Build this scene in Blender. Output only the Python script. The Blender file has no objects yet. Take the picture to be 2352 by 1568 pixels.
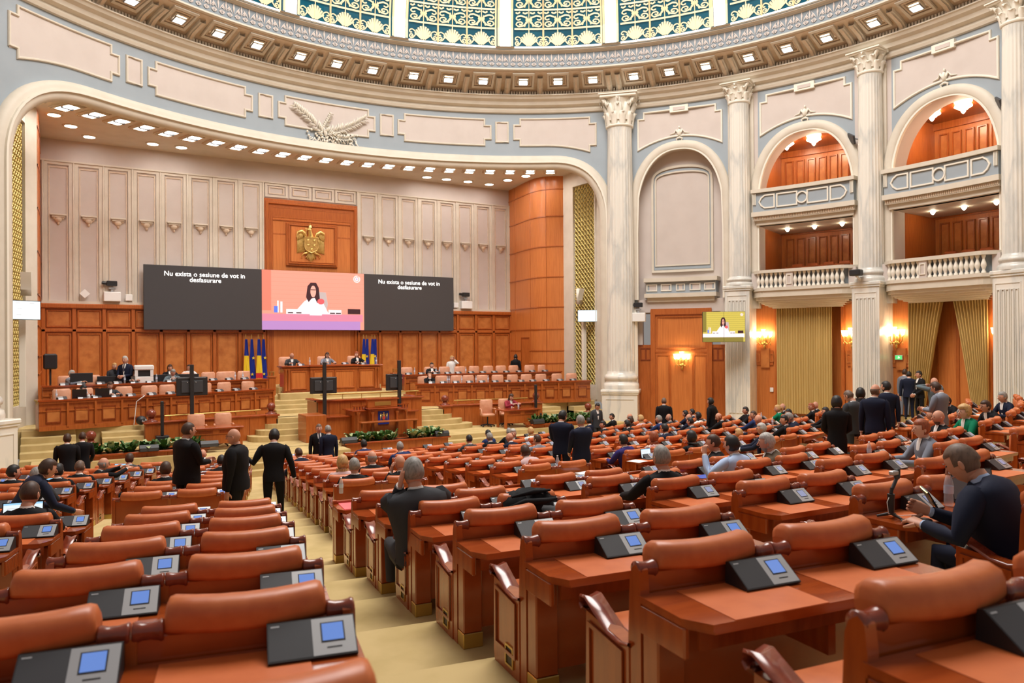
import bpy, math, random
from math import sin, cos, pi, radians as R, sqrt, atan2
from mathutils import Vector, Matrix
random.seed(7)
scene = bpy.context.scene
COL = scene.collection
# ---------------------------------------------------------------- camera, world, light, exposure
CAM = Vector((-9.97, -14.8, 3.82)); YAW = R(30.9); FPX = 1750.0
cd = bpy.data.cameras.new('camera'); cam = bpy.data.objects.new('camera', cd); COL.objects.link(cam)
cd.sensor_width = 36; cd.lens = FPX/2352*36; cd.clip_end = 200
cam.matrix_world = Matrix.Translation(CAM) @ Matrix.Rotation(-YAW, 4, 'Z') @ Matrix.Rotation(R(90.2), 4, 'X') @ Matrix.Rotation(R(-.37), 4, 'Z')
cd.dof.use_dof = True; cd.dof.focus_distance = 9.0; cd.dof.aperture_fstop = 2.8
scene.camera = cam
w = bpy.data.worlds.new('world'); scene.world = w; w.use_nodes = True
w.node_tree.nodes['Background'].inputs[0].default_value = (1.0, .93, .88, 1)
w.node_tree.nodes['Background'].inputs[1].default_value = .26
def area(name, loc, size, power, color, rot=(0, 0, 0), shape='DISK', sy=None):
    l = bpy.data.lights.new(name, 'AREA'); l.shape = shape; l.size = size; l.energy = power; l.color = color
    if sy: l.size_y = sy
    o = bpy.data.objects.new(name, l); COL.objects.link(o); o.location = loc; o.rotation_euler = rot; return o
area('dome_skylight', (0, 0, 24.3), 15, 7600, (1, .94, .89))
scene.view_settings.view_transform = 'Standard'; scene.view_settings.look = 'None'
scene.view_settings.gamma = 1; scene.view_settings.exposure = 0.0; scene.view_settings.use_curve_mapping = False
# ---------------------------------------------------------------- materials
MAT = {}
def mat(name, col, rough=.5, metal=0, emit=None, es=1, noise=None, nscale=5, stretch=(1, 1, 1), coat=0, bump=0, alpha=1, trans=0, spec=.5, vein=False, ndet=4):
    m = bpy.data.materials.new(name); m.use_nodes = True; nt = m.node_tree; b = nt.nodes['Principled BSDF']
    b.inputs['Base Color'].default_value = (*col, 1); b.inputs['Roughness'].default_value = rough; b.inputs['Metallic'].default_value = metal
    b.inputs['Specular IOR Level'].default_value = spec
    if coat: b.inputs['Coat Weight'].default_value = coat; b.inputs['Coat Roughness'].default_value = .12
    if trans: b.inputs['Transmission Weight'].default_value = trans
    if alpha < 1: b.inputs['Alpha'].default_value = alpha
    if emit: b.inputs['Emission Color'].default_value = (*emit, 1); b.inputs['Emission Strength'].default_value = es
    if noise:
        tc = nt.nodes.new('ShaderNodeTexCoord'); mp = nt.nodes.new('ShaderNodeMapping'); mp.inputs['Scale'].default_value = stretch
        nz = nt.nodes.new('ShaderNodeTexNoise'); nz.inputs['Scale'].default_value = nscale; nz.inputs['Detail'].default_value = ndet
        cr = nt.nodes.new('ShaderNodeValToRGB'); cr.color_ramp.elements[0].color = (*noise, 1); cr.color_ramp.elements[1].color = (*col, 1)
        cr.color_ramp.elements[0].position = .3; cr.color_ramp.elements[1].position = .6
        if vein:
            cr.color_ramp.elements[0].position = .44; cr.color_ramp.elements[1].position = .56
            e = cr.color_ramp.elements.new(.5); e.color = (*noise, 1); cr.color_ramp.elements[0].color = (*col, 1)
        nt.links.new(tc.outputs['Object'], mp.inputs[0]); nt.links.new(mp.outputs[0], nz.inputs[0])
        nt.links.new(nz.outputs[0], cr.inputs[0]); nt.links.new(cr.outputs[0], b.inputs['Base Color'])
        if bump:
            bp = nt.nodes.new('ShaderNodeBump'); bp.inputs['Strength'].default_value = bump; bp.inputs['Distance'].default_value = .01
            nt.links.new(nz.outputs[0], bp.inputs['Height']); nt.links.new(bp.outputs[0], b.inputs['Normal'])
    MAT[name] = m; return m
mat('wood', (.46, .125, .025), .3, noise=(.36, .085, .014), nscale=4, stretch=(6, 6, .5), coat=.25)
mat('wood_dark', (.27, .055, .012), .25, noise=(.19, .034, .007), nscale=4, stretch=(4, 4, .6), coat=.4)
mat('wood_red', (.38, .072, .012), .2, noise=(.28, .047, .008), nscale=3, stretch=(1, 5, 1), coat=.5)
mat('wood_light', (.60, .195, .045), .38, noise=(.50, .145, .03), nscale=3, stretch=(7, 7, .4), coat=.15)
mat('burl', (.56, .20, .05), .36, noise=(.40, .115, .024), nscale=3.2, coat=.2, ndet=8)
mat('desk_leather', (.63, .155, .04), .45, noise=(.57, .13, .032), nscale=9, spec=.35)
mat('cushion_leather', (.58, .15, .042), .4, noise=(.51, .12, .032), nscale=14, bump=.12, spec=.45)
mat('tan_leather', (.68, .33, .20), .42, noise=(.60, .27, .15), nscale=9)
mat('lacquer', (.25, .045, .02), .22, coat=.35, noise=(.17, .03, .012), nscale=20)
mat('brass', (.62, .43, .13), .3, .85)
mat('gold', (.80, .56, .20), .28, .8, noise=(.62, .40, .11), nscale=12)
mat('black_plastic', (.018, .018, .02), .45)
mat('dark_grey_plastic', (.045, .048, .055), .5)
mat('silver', (.50, .52, .54), .35, .5)
mat('console_screen', (.05, .09, .25), .2, emit=(.18, .34, .85), es=.62)
mat('console_screen_dim', (.22, .25, .38), .15, emit=(.25, .30, .50), es=.5)
mat('cream', (.67, .61, .51), .6, noise=(.62, .56, .46), nscale=2)
mat('cream_shade', (.70, .58, .45), .6, noise=(.63, .51, .38), nscale=6, bump=.3)
mat('pink_plaster', (.60, .53, .485), .7, noise=(.57, .50, .455), nscale=1.5)
mat('blue_plaster', (.33, .38, .42), .6, noise=(.31, .36, .40), nscale=1.5)
mat('relief_white', (.80, .76, .66), .5)
mat('marble', (.80, .77, .69), .22, noise=(.62, .62, .58), nscale=.8, stretch=(1.4, 1.4, .35), vein=True, ndet=7)
mat('marble_flute', (.74, .71, .63), .3, noise=(.60, .60, .57), nscale=1.2, stretch=(3, 3, .3), ndet=6)
mat('carpet', (.60, .46, .22), .95, noise=(.49, .37, .16), nscale=2.3, ndet=7, bump=.3, spec=.1)
mat('lattice_back', (.30, .25, .10), .7)
mat('lattice_gold', (.60, .48, .16), .4, .45)
mat('lamp', (1, 1, 1), .5, emit=(1, .96, .9), es=14)
mat('lamp_soffit', (1, 1, 1), .5, emit=(1, .92, .85), es=17)
mat('lamp_stage', (1, 1, 1), .5, emit=(1, .93, .88), es=38)
mat('sconce_glass', (1, .95, .85), .4, emit=(1, .82, .55), es=22)
mat('gallery_glass', (1, .95, .85), .4, emit=(1, .84, .6), es=46)
mat('glass_teal', (.01, .07, .10), .08, emit=(.006, .05, .075), es=1.0, noise=(.003, .03, .05), nscale=.7)
mat('dome_white_glow', (.9, .9, .88), .5, emit=(1, .98, .95), es=1.6)  # ribs and base strips emit light, standing in for bars around the glass
mat('frieze_blue', (.22, .26, .29), .6)
mat('dome_gold_glow', (.70, .54, .28), .4, .2, emit=(1, .80, .50), es=.3)  # gold scrollwork is no lamp; a weak backlit glow is put into its colour
mat('screen_black', (.02, .018, .018), .35, emit=(.042, .034, .032), es=1)
mat('screen_text', (1, 1, 1), .5, emit=(.95, 1, 1), es=1)
def em(name, c, s=1): mat(name, tuple(x*.3 for x in c), .4, emit=c, es=s)
em('vid_orange', (.90, .33, .24)); em('vid_orange_dark', (.84, .22, .15)); em('vid_pink', (.72, .24, .34)); em('vid_violet', (.48, .25, .55))
em('vid_white', (.93, .84, .86)); em('vid_skin', (.9, .42, .33)); em('vid_dark', (.05, .015, .02)); em('vid_grey', (.55, .44, .42)); em('vid_blue', (.12, .2, .75)); em('vid_red', (.8, .12, .13)); em('vid_yellow', (.62, .5, .09)); em('vid_olive', (.25, .2, .04))
em('tv_white', (.80, .92, .96)); em('sky_screen', (.35, .68, .95)); em('green_sign', (.1, .75, .2)); em('cyan_screen', (.2, .8, .9))
mat('curtain', (.60, .42, .15), .75, noise=(.52, .35, .115), nscale=3, stretch=(4, 4, .3))
mat('curtain2', (.44, .29, .09), .75)
mat('flag_blue', (.01, .03, .30), .7); mat('flag_yellow', (.85, .62, .03), .7); mat('flag_red', (.65, .03, .04), .7)
mat('white', (.85, .85, .83), .5); mat('paper', (.88, .88, .88), .6); mat('grey', (.32, .32, .32), .5)
mat('leaf', (.05, .15, .03), .4, noise=(.03, .09, .02), nscale=9); mat('leaf_light', (.42, .50, .25), .4); mat('soil', (.05, .03, .02), .9)
mat('skin', (.60, .30, .20), .5, spec=.3); mat('skin_pale', (.72, .42, .31), .5, spec=.3); mat('skin_dark', (.42, .19, .12), .5, spec=.3)
mat('eye', (.03, .02, .015), .2); mat('lip', (.45, .14, .12), .5)
for n, c in dict(hair_black=(.012, .01, .01), hair_brown=(.06, .025, .012), hair_grey=(.30, .29, .27), hair_silver=(.5, .48, .45), hair_blond=(.62, .38, .15), hair_red=(.36, .09, .03), hair_stub=(.16, .10, .07)).items(): mat(n, c, .55, noise=tuple(x*.6 for x in c), nscale=60, stretch=(1, 1, .3))
for n, c in dict(suit_black=(.008, .008, .010), suit_navy=(.010, .014, .034), suit_blue=(.018, .035, .12), suit_grey=(.045, .048, .055), suit_light=(.20, .22, .27), suit_brown=(.12, .085, .055), cloth_green=(.0, .17, .08), cloth_white=(.78, .78, .76), cloth_pink=(.62, .44, .44), cloth_red=(.30, .03, .05), cloth_violet=(.035, .025, .15), jeans=(.025, .05, .09), cloth_denim=(.12, .16, .18)).items(): mat(n, c, .8, spec=.2)
mat('shirt_blue', (.42, .55, .8), .7); mat('tie_dark', (.05, .05, .07), .5); mat('tie_red', (.4, .03, .04), .5)
m = mat('cloth_pattern', (.62, .48, .42), .8)
nt = m.node_tree; b = nt.nodes['Principled BSDF']; tc = nt.nodes.new('ShaderNodeTexCoord'); mp = nt.nodes.new('ShaderNodeMapping'); mp.inputs['Rotation'].default_value = (R(45), R(45), R(0)); mp.inputs['Scale'].default_value = (11, 11, 11)
ck = nt.nodes.new('ShaderNodeTexChecker'); ck.inputs[1].default_value = (.62, .50, .42, 1); ck.inputs[2].default_value = (.42, .2, .2, 1); ck.inputs['Scale'].default_value = 1
nt.links.new(tc.outputs['Object'], mp.inputs[0]); nt.links.new(mp.outputs[0], ck.inputs[0]); nt.links.new(ck.outputs[0], b.inputs['Base Color'])
mat('bottle', (.75, .8, .85), .1, alpha=.35); mat('cap_white', (.8, .8, .8), .5); mat('cap_blue', (.05, .1, .5), .5); mat('label', (.6, .7, .85), .6)
mat('gold_case', (.85, .66, .22), .2, .9, noise=(.12, .07, .02), nscale=40)
mat('shoe', (.01, .01, .01), .3); mat('glasses', (.02, .02, .02), .3)
# ---------------------------------------------------------------- mesh builder
class MB:
    def __init__(s): s.v = []; s.f = []; s.m = []; s.names = []; s.cur = 0; s.sm = []; s.smooth = False
    def use(s, name, smooth=None):
        if name not in s.names: s.names.append(name)
        s.cur = s.names.index(name)
        if smooth is not None: s.smooth = smooth
        return s
    def add(s, vs, fs):
        b = len(s.v); s.v += [tuple(p) for p in vs]
        for f in fs: s.f.append([b+i for i in f]); s.m.append(s.cur); s.sm.append(s.smooth)
        return s
    def box(s, x0, x1, y0, y1, z0, z1, ch=0, M=None):
        if ch:
            c = min(ch, (x1-x0)/2.01, (y1-y0)/2.01, (z1-z0)/2.01); vs = []; idx = {}
            for i, x in enumerate((x0, x1)):
                for j, y in enumerate((y0, y1)):
                    for k, z in enumerate((z0, z1)):
                        dx, dy, dz = (c, -c)[i], (c, -c)[j], (c, -c)[k]
                        idx[i, j, k] = len(vs); vs += [(x, y+dy, z+dz), (x+dx, y, z+dz), (x+dx, y+dy, z)]
            I = lambda i, j, k, a: idx[i, j, k]+a
            fs = []
            for i in (0, 1):
                q = [I(i, 0, 0, 0), I(i, 1, 0, 0), I(i, 1, 1, 0), I(i, 0, 1, 0)]; fs.append(q if i else q[::-1])
                q = [I(0, i, 0, 1), I(1, i, 0, 1), I(1, i, 1, 1), I(0, i, 1, 1)]; fs.append(q if not i else q[::-1])
                q = [I(0, 0, i, 2), I(1, 0, i, 2), I(1, 1, i, 2), I(0, 1, i, 2)]; fs.append(q if i else q[::-1])
            for a in (0, 1):
                for b_ in (0, 1):
                    q = [I(a, b_, 0, 0), I(a, b_, 0, 1), I(a, b_, 1, 1), I(a, b_, 1, 0)]; fs.append(q if a != b_ else q[::-1])
                    q = [I(a, 0, b_, 0), I(a, 0, b_, 2), I(a, 1, b_, 2), I(a, 1, b_, 0)]; fs.append(q if a == b_ else q[::-1])
                    q = [I(0, a, b_, 1), I(0, a, b_, 2), I(1, a, b_, 2), I(1, a, b_, 1)]; fs.append(q if a != b_ else q[::-1])
            for k3, b3 in idx.items():
                q = [b3, b3+1, b3+2]; fs.append(q if sum(k3) % 2 else q[::-1])
        else:
            vs = [(x, y, z) for x in (x0, x1) for y in (y0, y1) for z in (z0, z1)]
            fs = [(0, 1, 3, 2), (4, 6, 7, 5), (0, 4, 5, 1), (2, 3, 7, 6), (0, 2, 6, 4), (1, 5, 7, 3)]
        if M is not None: vs = [M @ Vector(p) for p in vs]
        return s.add(vs, fs)
    def grid(s, rows, closed=False, flip=False):
        n = len(rows[0]); vs = [p for r in rows for p in r]; fs = []
        for i in range(len(rows)-1):
            for j in range(n if closed else n-1):
                a, b, c, d = i*n+j, i*n+(j+1) % n, (i+1)*n+(j+1) % n, (i+1)*n+j
                fs.append((a, d, c, b) if flip else (a, b, c, d))
        return s.add(vs, fs)
    def lathe(s, prof, n=16, c=(0, 0, 0), a0=0, a1=360, M=None, cap=True):
        closed = abs(a1-a0-360) < .01; k = n if closed else n+1; rows = []
        for r, z in prof:
            row = [Vector((c[0]+r*cos(R(a0+(a1-a0)*i/n)), c[1]+r*sin(R(a0+(a1-a0)*i/n)), c[2]+z)) for i in range(k)]
            if M is not None: row = [M @ p for p in row]
            rows.append(row)
        s.grid(rows, closed)
        if cap and closed:
            if prof[0][0] > 1e-4: s.add(rows[0], [list(range(k))[::-1]])
            if prof[-1][0] > 1e-4: s.add(rows[-1], [list(range(k))])
        return s
    def arc(s, prof, a0, a1, n, c=(0, 0), flip=False):
        """sweep a profile of (radius, z) about a vertical axis; angle measured clockwise from +Y"""
        rows = [[(c[0]+r*sin(R(a0+(a1-a0)*i/n)), c[1]+r*cos(R(a0+(a1-a0)*i/n)), z) for i in range(n+1)] for r, z in prof]
        return s.grid(rows, flip=flip)
    def cbox(s, r0, r1, a0, a1, z0, z1, n=1, c=(0, 0)):
        """box bent round a vertical axis"""
        s.arc([(r0, z0), (r1, z0), (r1, z1), (r0, z1), (r0, z0)], a0, a1, n, c)
        for a, fl in ((a0, 0), (a1, 1)):
            q = [(c[0]+r*sin(R(a)), c[1]+r*cos(R(a)), z) for r, z in ((r0, z0), (r1, z0), (r1, z1), (r0, z1))]
            s.add(q, [(0, 1, 2, 3) if fl else (3, 2, 1, 0)])
        return s
    def tube(s, pts, r, n=8, cap=True, flat=None, up=None):
        pts = [Vector(p) for p in pts]; rr = r if isinstance(r, (list, tuple)) else [r]*len(pts); rows = []; u = None
        for i, p in enumerate(pts):
            t = (pts[min(i+1, len(pts)-1)]-pts[max(i-1, 0)]); t = t.normalized() if t.length > 1e-9 else Vector((0, 0, 1))
            if u is None:
                u = Vector(up) if up is not None else (Vector((0, 0, 1)) if abs(t.z) < .9 else Vector((0, 1, 0)))
            u = (u-t*u.dot(t)); u = u.normalized() if u.length > 1e-6 else t.orthogonal().normalized()
            w_ = t.cross(u); ri = rr[i]; ra, rb = ri if isinstance(ri, tuple) else (ri, ri*(flat or 1))
            rows.append([p+w_*ra*cos(2*pi*k/n)+u*rb*sin(2*pi*k/n) for k in range(n)])
        s.grid(rows, True)
        if cap: s.add(rows[0], [list(range(n))[::-1]]); s.add(rows[-1], [list(range(n))])
        return s
    def ball(s, c, r, n=12, m=8, M=None):
        rx, ry, rz = r if isinstance(r, tuple) else (r, r, r); rows = []
        for i in range(m+1):
            t = pi*i/m; row = [Vector((rx*sin(t)*cos(2*pi*k/n), ry*sin(t)*sin(2*pi*k/n), -rz*cos(t))) for k in range(n)]
            rows.append([(M @ p if M is not None else p)+Vector(c) for p in row])
        return s.grid(rows, True)
    def prism(s, poly, h0, h1, f=lambda x, y, z: (x, y, z)):
        n = len(poly); a = [f(x, y, h0) for x, y in poly]; b = [f(x, y, h1) for x, y in poly]
        s.add(a, [list(range(n))[::-1]]); s.add(b, [list(range(n))]); s.grid([a, b], True); return s
    def mould(s, pts, nrm, w, h, closed=True, base=0.0, rounded=False):
        """raised moulding of width w and height h swept along pts; nrm(p) = outward normal"""
        P = [Vector(p) for p in pts]; n = len(P); rows = []
        prof = [(-w/2, 0), (-w/2, h*.6), (-w/4, h), (w/4, h), (w/2, h*.6), (w/2, 0)] if rounded else [(-w/2, 0), (-w/2, h), (w/2, h), (w/2, 0)]
        for i in range(n):
            N = Vector(nrm(P[i]))
            d0 = (P[i]-P[i-1]) if (closed or i > 0) else None; d1 = (P[(i+1) % n]-P[i]) if (closed or i < n-1) else None
            d0 = d0 or d1; d1 = d1 or d0
            d0 = (d0-N*d0.dot(N)).normalized(); d1 = (d1-N*d1.dot(N)).normalized()
            s0, s1 = N.cross(d0), N.cross(d1); sd = (s0+s1)
            sd = sd.normalized() if sd.length > 1e-6 else s0
            k = 1/max(.35, sd.dot(s0)); rows.append([P[i]+sd*a*k+N*(b+base) for a, b in prof])
        if closed: rows.append(rows[0])
        return s.grid(rows)
    def build(s, name, parent=None, loc=None, rot=None, smooth=None):
        me = bpy.data.meshes.new(name); me.from_pydata(s.v, [], s.f)
        for n in s.names: me.materials.append(MAT[n])
        me.polygons.foreach_set('material_index', s.m); me.polygons.foreach_set('use_smooth', [True]*len(s.f) if smooth else s.sm)
        import bmesh; bm = bmesh.new(); bm.from_mesh(me); bmesh.ops.recalc_face_normals(bm, faces=bm.faces); bm.to_mesh(me); bm.free()
        me.update(); o = bpy.data.objects.new(name, me); COL.objects.link(o)
        if parent: o.parent = parent
        if loc: o.location = loc
        if rot is not None: o.rotation_euler = (0, 0, rot)
        return o
def thing(name, label, cat, loc=(0, 0, 0), rz=0, group=None):
    o = bpy.data.objects.new(name, None); COL.objects.link(o); o.location = loc; o.rotation_euler = (0, 0, rz); o.empty_display_size = .1
    tag(o, label, cat, group); return o
def tag(o, label, cat, group=None, kind=None):
    if label: o['label'] = label
    if cat: o['category'] = cat
    if group: o['group'] = group
    if kind: o['kind'] = kind
    return o
def struct(mb, name, smooth=None, parent=None):
    o = mb.build(name, parent, smooth=smooth)
    if not parent: o['kind'] = 'structure'
    return o
def dup(o, parent=None):
    c = o.copy(); COL.objects.link(c); c.parent = parent
    for ch in KIDS.get(o, []): dup(ch, c)
    return c
KIDS = {}
def index_children():
    KIDS.clear()
    for o in scene.objects:
        if o.parent: KIDS.setdefault(o.parent, []).append(o)
def cyl(a, r, z): return (r*sin(R(a)), r*cos(R(a)), z)
def cnrm(p): v = Vector((-p[0], -p[1], 0)); return v.normalized()
def ordn(i): return ['first', 'second', 'third', 'fourth', 'fifth', 'sixth', 'seventh', 'eighth', 'ninth', 'tenth', 'eleventh', 'twelfth', 'thirteenth', 'fourteenth', 'fifteenth', 'sixteenth', 'seventeenth', 'eighteenth', 'nineteenth', 'twentieth', 'twenty-first', 'twenty-second', 'twenty-third', 'twenty-fourth'][i]
def px_ray(x, y):
    l = (x-1176)/FPX; v = (790-.0065*(x-1176)-y)/FPX
    return Vector((sin(YAW)+l*cos(YAW), cos(YAW)-l*sin(YAW), v))
def proj(p):
    X, Y, Z = p[0]-CAM.x, p[1]-CAM.y, p[2]-CAM.z; d = X*sin(YAW)+Y*cos(YAW); l = X*cos(YAW)-Y*sin(YAW)
    if d < .3: return (-9999, -9999, d)
    u = 1176+FPX*l/d; return (u, 790-.0065*(u-1176)-FPX*Z/d, d)
def at_y(x, y, Y): r = px_ray(x, y); return CAM+r*((Y-CAM.y)/r.y)
def at_d(x, y, d): return CAM+px_ray(x, y)*d
def at_z(x, y, z): r = px_ray(x, y); return CAM+r*((z-CAM.z)/r.z)
# ---------------------------------------------------------------- floor: carpeted terraces
CF = (-1.41, 25.46); RK = 29.44; PF = 1.038; ZK = .90; DZF = .0996
CB = (-2.79, 22.36); RA = 36.18; PB = 1.133; ZA = 2.23; DZB = .1525
def front_r(n): return RK-n*PF
def back_r(n): return RA-n*PB
m = MB().use('carpet')
def terr(c, r0, r1, z, zl, a=62):
    m.arc([(r1, z), (r0, z), (r0, zl)], 180-a, 180+a, 90, c, flip=True)
for n in range(9, -1, -1): terr(CF, front_r(n)-.42, front_r(n)-.42+(PF if n else 9), ZK-n*DZF if n < 9 else .003, ZK-(n+1)*DZF-.01)
for n in range(7, -1, -1): terr(CB, back_r(n)-(.42 if n < 7 else .12), back_r(n)-.42+(PB if n else 9), ZA-n*DZB, (ZA-(n+1)*DZB-.01) if n < 7 else -.1)
m.add([(-20, -10, 0), (20, -10, 0), (20, 11, 0), (-20, 11, 0)], [(0, 1, 2, 3)])
struct(m, 'floor')
def floor_z(x, y):
    rb = math.hypot(x-CB[0], y-CB[1]); rf = math.hypot(x-CF[0], y-CF[1]); z = 0
    for n in range(9, -1, -1):
        if rf > front_r(n)-.42: z = max(z, ZK-n*DZF)
    for n in range(7, -1, -1):
        if rb > back_r(n)-(.42 if n < 7 else .12): z = ZA-n*DZB
    if y > 10.2: z = .53
    return z
# ---------------------------------------------------------------- stage levels
m = MB().use('carpet')
def slab(x0, x1, y0, y1, z0, z1): m.box(x0, x1, y0, y1, z0, z1, .015)
slab(-10.6, 10.6, 10.2, 13.2, -.1, .53)
for s in (-1, 1):
    for k in range(2): slab(min(s*1.85, s*6.1), max(s*1.85, s*6.1), 9.5+.35*k, 10.25, -.1, .18+.175*k)
def round_step(hx, y0, y1, z):
    poly = [(-hx, y1)]+[(-hx+.7+.7*cos(R(180+a)), y0+.5+.5*sin(R(180+a))) for a in range(0, 91, 15)]+[(hx-.7+.7*cos(R(270+a)), y0+.5+.5*sin(R(270+a))) for a in range(0, 91, 15)]+[(hx, y1)]
    m.prism(poly, .4, z)
round_step(4.3, 11.75, 12.75, .71); round_step(4.0, 12.05, 12.78, .885); round_step(3.68, 12.35, 12.8, 1.06)
slab(-6.7, -1.95, 8.6, 10.3, -.1, .53)
for k in range(2): slab(-6.5+.1*k, -1.95, 8.1+.25*k, 8.7, -.1, .18+.175*k)
slab(-3.3, 3.3, 12.65, 13.2, .4, 1.25)
slab(-11, 11, 12.95, 15.25, .4, 1.25); slab(-11, 11, 15.24, 19.6, .4, 1.60)
for k in range(3): slab(-2.88, 2.88, 14.3+.33*k, 16, 1.2, 1.40+.15*k)
slab(-2.9, 2.9, 15.6, 19.6, 1.5, 1.85); slab(-2.5, -1.2, 15.25, 15.7, 1.6, 1.95) ; slab(-2.2, 2.2, 16.7, 19.6, 1.8, 2.12)
for s in (-1, 1):
    for k in range(4): slab(min(s*7.55, s*8.75), max(s*7.55, s*8.75), 11.5+.3*k, 13.1, .4, .68+.145*k)
    for k in range(7): slab(min(s*9.45, s*10.9), max(s*9.45, s*10.9), 10.3+.42*k, 13.4, -.1, .18*(k+1))
struct(m, 'floor_stage')
# ---------------------------------------------------------------- back wall of the stage
BY = 19.5
m = MB().use('pink_plaster'); m.box(-10.6, 10.6, BY, BY+.25, 5.4, 11.95)
N = lambda p: Vector((0, -1, 0))
def rect(x0, x1, z0, z1, y): return [(x0, y, z0), (x0, y, z1), (x1, y, z1), (x1, y, z0)]
edges = [2.15+1.03*i for i in range(9)]
for s in (-1, 1):
    for i in range(8):
        a, b_ = sorted((s*edges[i], s*edges[i+1])); m.use('cream'); m.mould(rect(a+.10, b_-.10, 5.55, 10.93, BY), N, .12, .07)
        m.use('cream_shade'); m.mould(rect(a+.21, b_-.21, 5.55, 10.78, BY), N, .045, .035)
    for i in range(9): m.use('cream'); m.box(s*edges[i]-.035, s*edges[i]+.035, BY-.1, BY, 5.55, 11.0, .01)
for i in range(4):
    a = -2.1+1.05*i; m.use('cream'); m.mould(rect(a+.08, a+.97, 10.42, 10.93, BY), N, .09, .06); m.use('cream_shade'); m.mould(rect(a+.22, a+.83, 10.54, 10.81, BY), N, .05, .05)
m.use('cream'); m.box(-10.5, 10.5, BY-.12, BY, 10.98, 11.04); m.box(-10.45, -2.2, BY-.16, BY, 5.5, 5.6); m.box(2.2, 10.45, BY-.16, BY, 5.5, 5.6)
struct(m, 'wall_back')
br = None
for s in (-1, 1):
    for i in range(8):
        x = s*(edges[i]+.515)
        if br is None:
            b = MB().use('cream'); b.box(-.27, .27, -.16, 0, 0, .06, .01); b.box(-.22, .22, -.12, 0, -.07, 0, .01)
            b.use('cream_shade', True); b.ball((0, -.05, -.14), (.13, .08, .12)); b.ball((0, -.03, -.27), (.05, .05, .09)); b.ball((-.13, -.03, -.1), (.07, .05, .05)); b.ball((.13, -.03, -.1), (.07, .05, .05))
            br = b.build('wall_bracket', loc=(x, BY, 8.9)); o = br
        else: o = dup(br); o.location = (x, BY, 8.9)
        tag(o, 'cream plaster wall bracket in the %s tall panel %s of the wooden niche' % (ordn(i), 'left' if s < 0 else 'right'), 'bracket', 'plaster brackets on the stage wall')
# wooden wainscot
m = MB().use('wood_light'); m.box(-10.6, 10.6, BY-.1, BY+.2, 1.6, 5.42)
for s in (-1, 1):
    for i in range(8):
        a, b_ = sorted((s*edges[i], s*edges[i+1]))
        m.use('burl'); m.box(a+.16, b_-.16, BY-.12, BY-.09, 2.0, 4.28); m.box(a+.16, b_-.16, BY-.12, BY-.09, 4.66, 5.2)
        m.use('wood'); m.mould(rect(a+.13, b_-.13, 1.95, 4.32, BY-.1), N, .07, .06, rounded=True); m.mould(rect(a+.13, b_-.13, 4.62, 5.24, BY-.1), N, .07, .06, rounded=True)
    for i in range(9): m.box(s*edges[i]-.07, s*edges[i]+.07, BY-.2, BY-.1, 1.6, 5.36, .015)
    a, b_ = sorted((s*2.1, s*10.5)); m.use('wood'); m.box(a, b_, BY-.26, BY-.1, 5.32, 5.5, .03); m.box(a, b_, BY-.2, BY-.1, 4.4, 4.52, .02)
struct(m, 'wall_wainscot')
# niche behind the president
m = MB().use('wood'); m.box(-2.12, 2.12, BY-.125, BY+.1, 1.8, 10.3)
m.use('wood_light'); m.box(-1.75, 1.75, BY-.135, BY-.05, 1.8, 9.5)
m.use('wood'); m.mould([(-2.0, BY-.06, 1.8), (-2.0, BY-.06, 10.12), (2.0, BY-.06, 10.12), (2.0, BY-.06, 1.8)], N, .14, .14, False, rounded=True); m.mould([(-1.8, BY-.06, 1.8), (-1.8, BY-.06, 9.95), (1.8, BY-.06, 9.95), (1.8, BY-.06, 1.8)], N, .07, .08, False)
for z in (9.35, 9.47, 9.58): m.box(-1.78, 1.78, BY-.17+(z-9.35)*.2, BY-.05, z, z+.06, .01)
for s in (-1, 1): m.box(min(s*1.13, s*1.78), max(s*1.13, s*1.78), BY-.14, BY-.05, 8.72, 8.8, .01)
for s in (-1, 1): m.box(s*1.12-.05, s*1.12+.05, BY-.13, BY-.05, 1.8, 7.3, .02)
struct(m, 'wall_niche')
m = MB().use('wood'); m.box(-1.2, 1.14, BY-.24, BY-.1, 7.36, 9.3, .03); m.mould(rect(-1.08, 1.02, 7.48, 9.18, BY-.24), N, .06, .05, rounded=True)
m.use('wood_light'); m.box(-1.0, .94, BY-.27, BY-.24, 7.54, 9.12, .015)
o = m.build('emblem_backboard'); tag(o, 'raised square wooden board behind the golden eagle emblem', 'board')
# golden eagle emblem
e = thing('eagle_emblem', 'golden eagle coat of arms with crown and quartered shield on the wooden niche', 'emblem', (-.13, BY-.29, 8.36))
b = MB().use('gold', True)
def wing(s):
    b.tube([(s*.20, 0, .26), (s*.28, -.03, .44), (s*.42, -.04, .56), (s*.56, -.03, .50), (s*.63, 0, .28)], [.05, .10, .10, .09, .03], 8)
    for k in range(4): b.tube([(s*(.33+.06*k), -.05, .48), (s*(.40+.06*k), -.06, .32), (s*(.47+.05*k), -.04, .20-.02*k)], [.03, .05, .012], 6, flat=.5)
    for k in range(7): x = .24+.055*k; b.tube([(s*x, -.01, .34-.03*k), (s*(x+.01), -.025, .0), (s*(x+.015), -.01, -.28-.01*k), (s*(x+.05), 0, -.36-.012*k)], [.04, .045, .04, .008], 6, flat=.5)
for s in (-1, 1): wing(s)
b.ball((0, 0, .02), (.26, .09, .40)); b.tube([(0, 0, .3), (-.02, -.02, .5), (-.05, -.04, .62)], [.13, .1, .09], 8); b.ball((-.06, -.05, .64), (.1, .08, .09))
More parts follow.
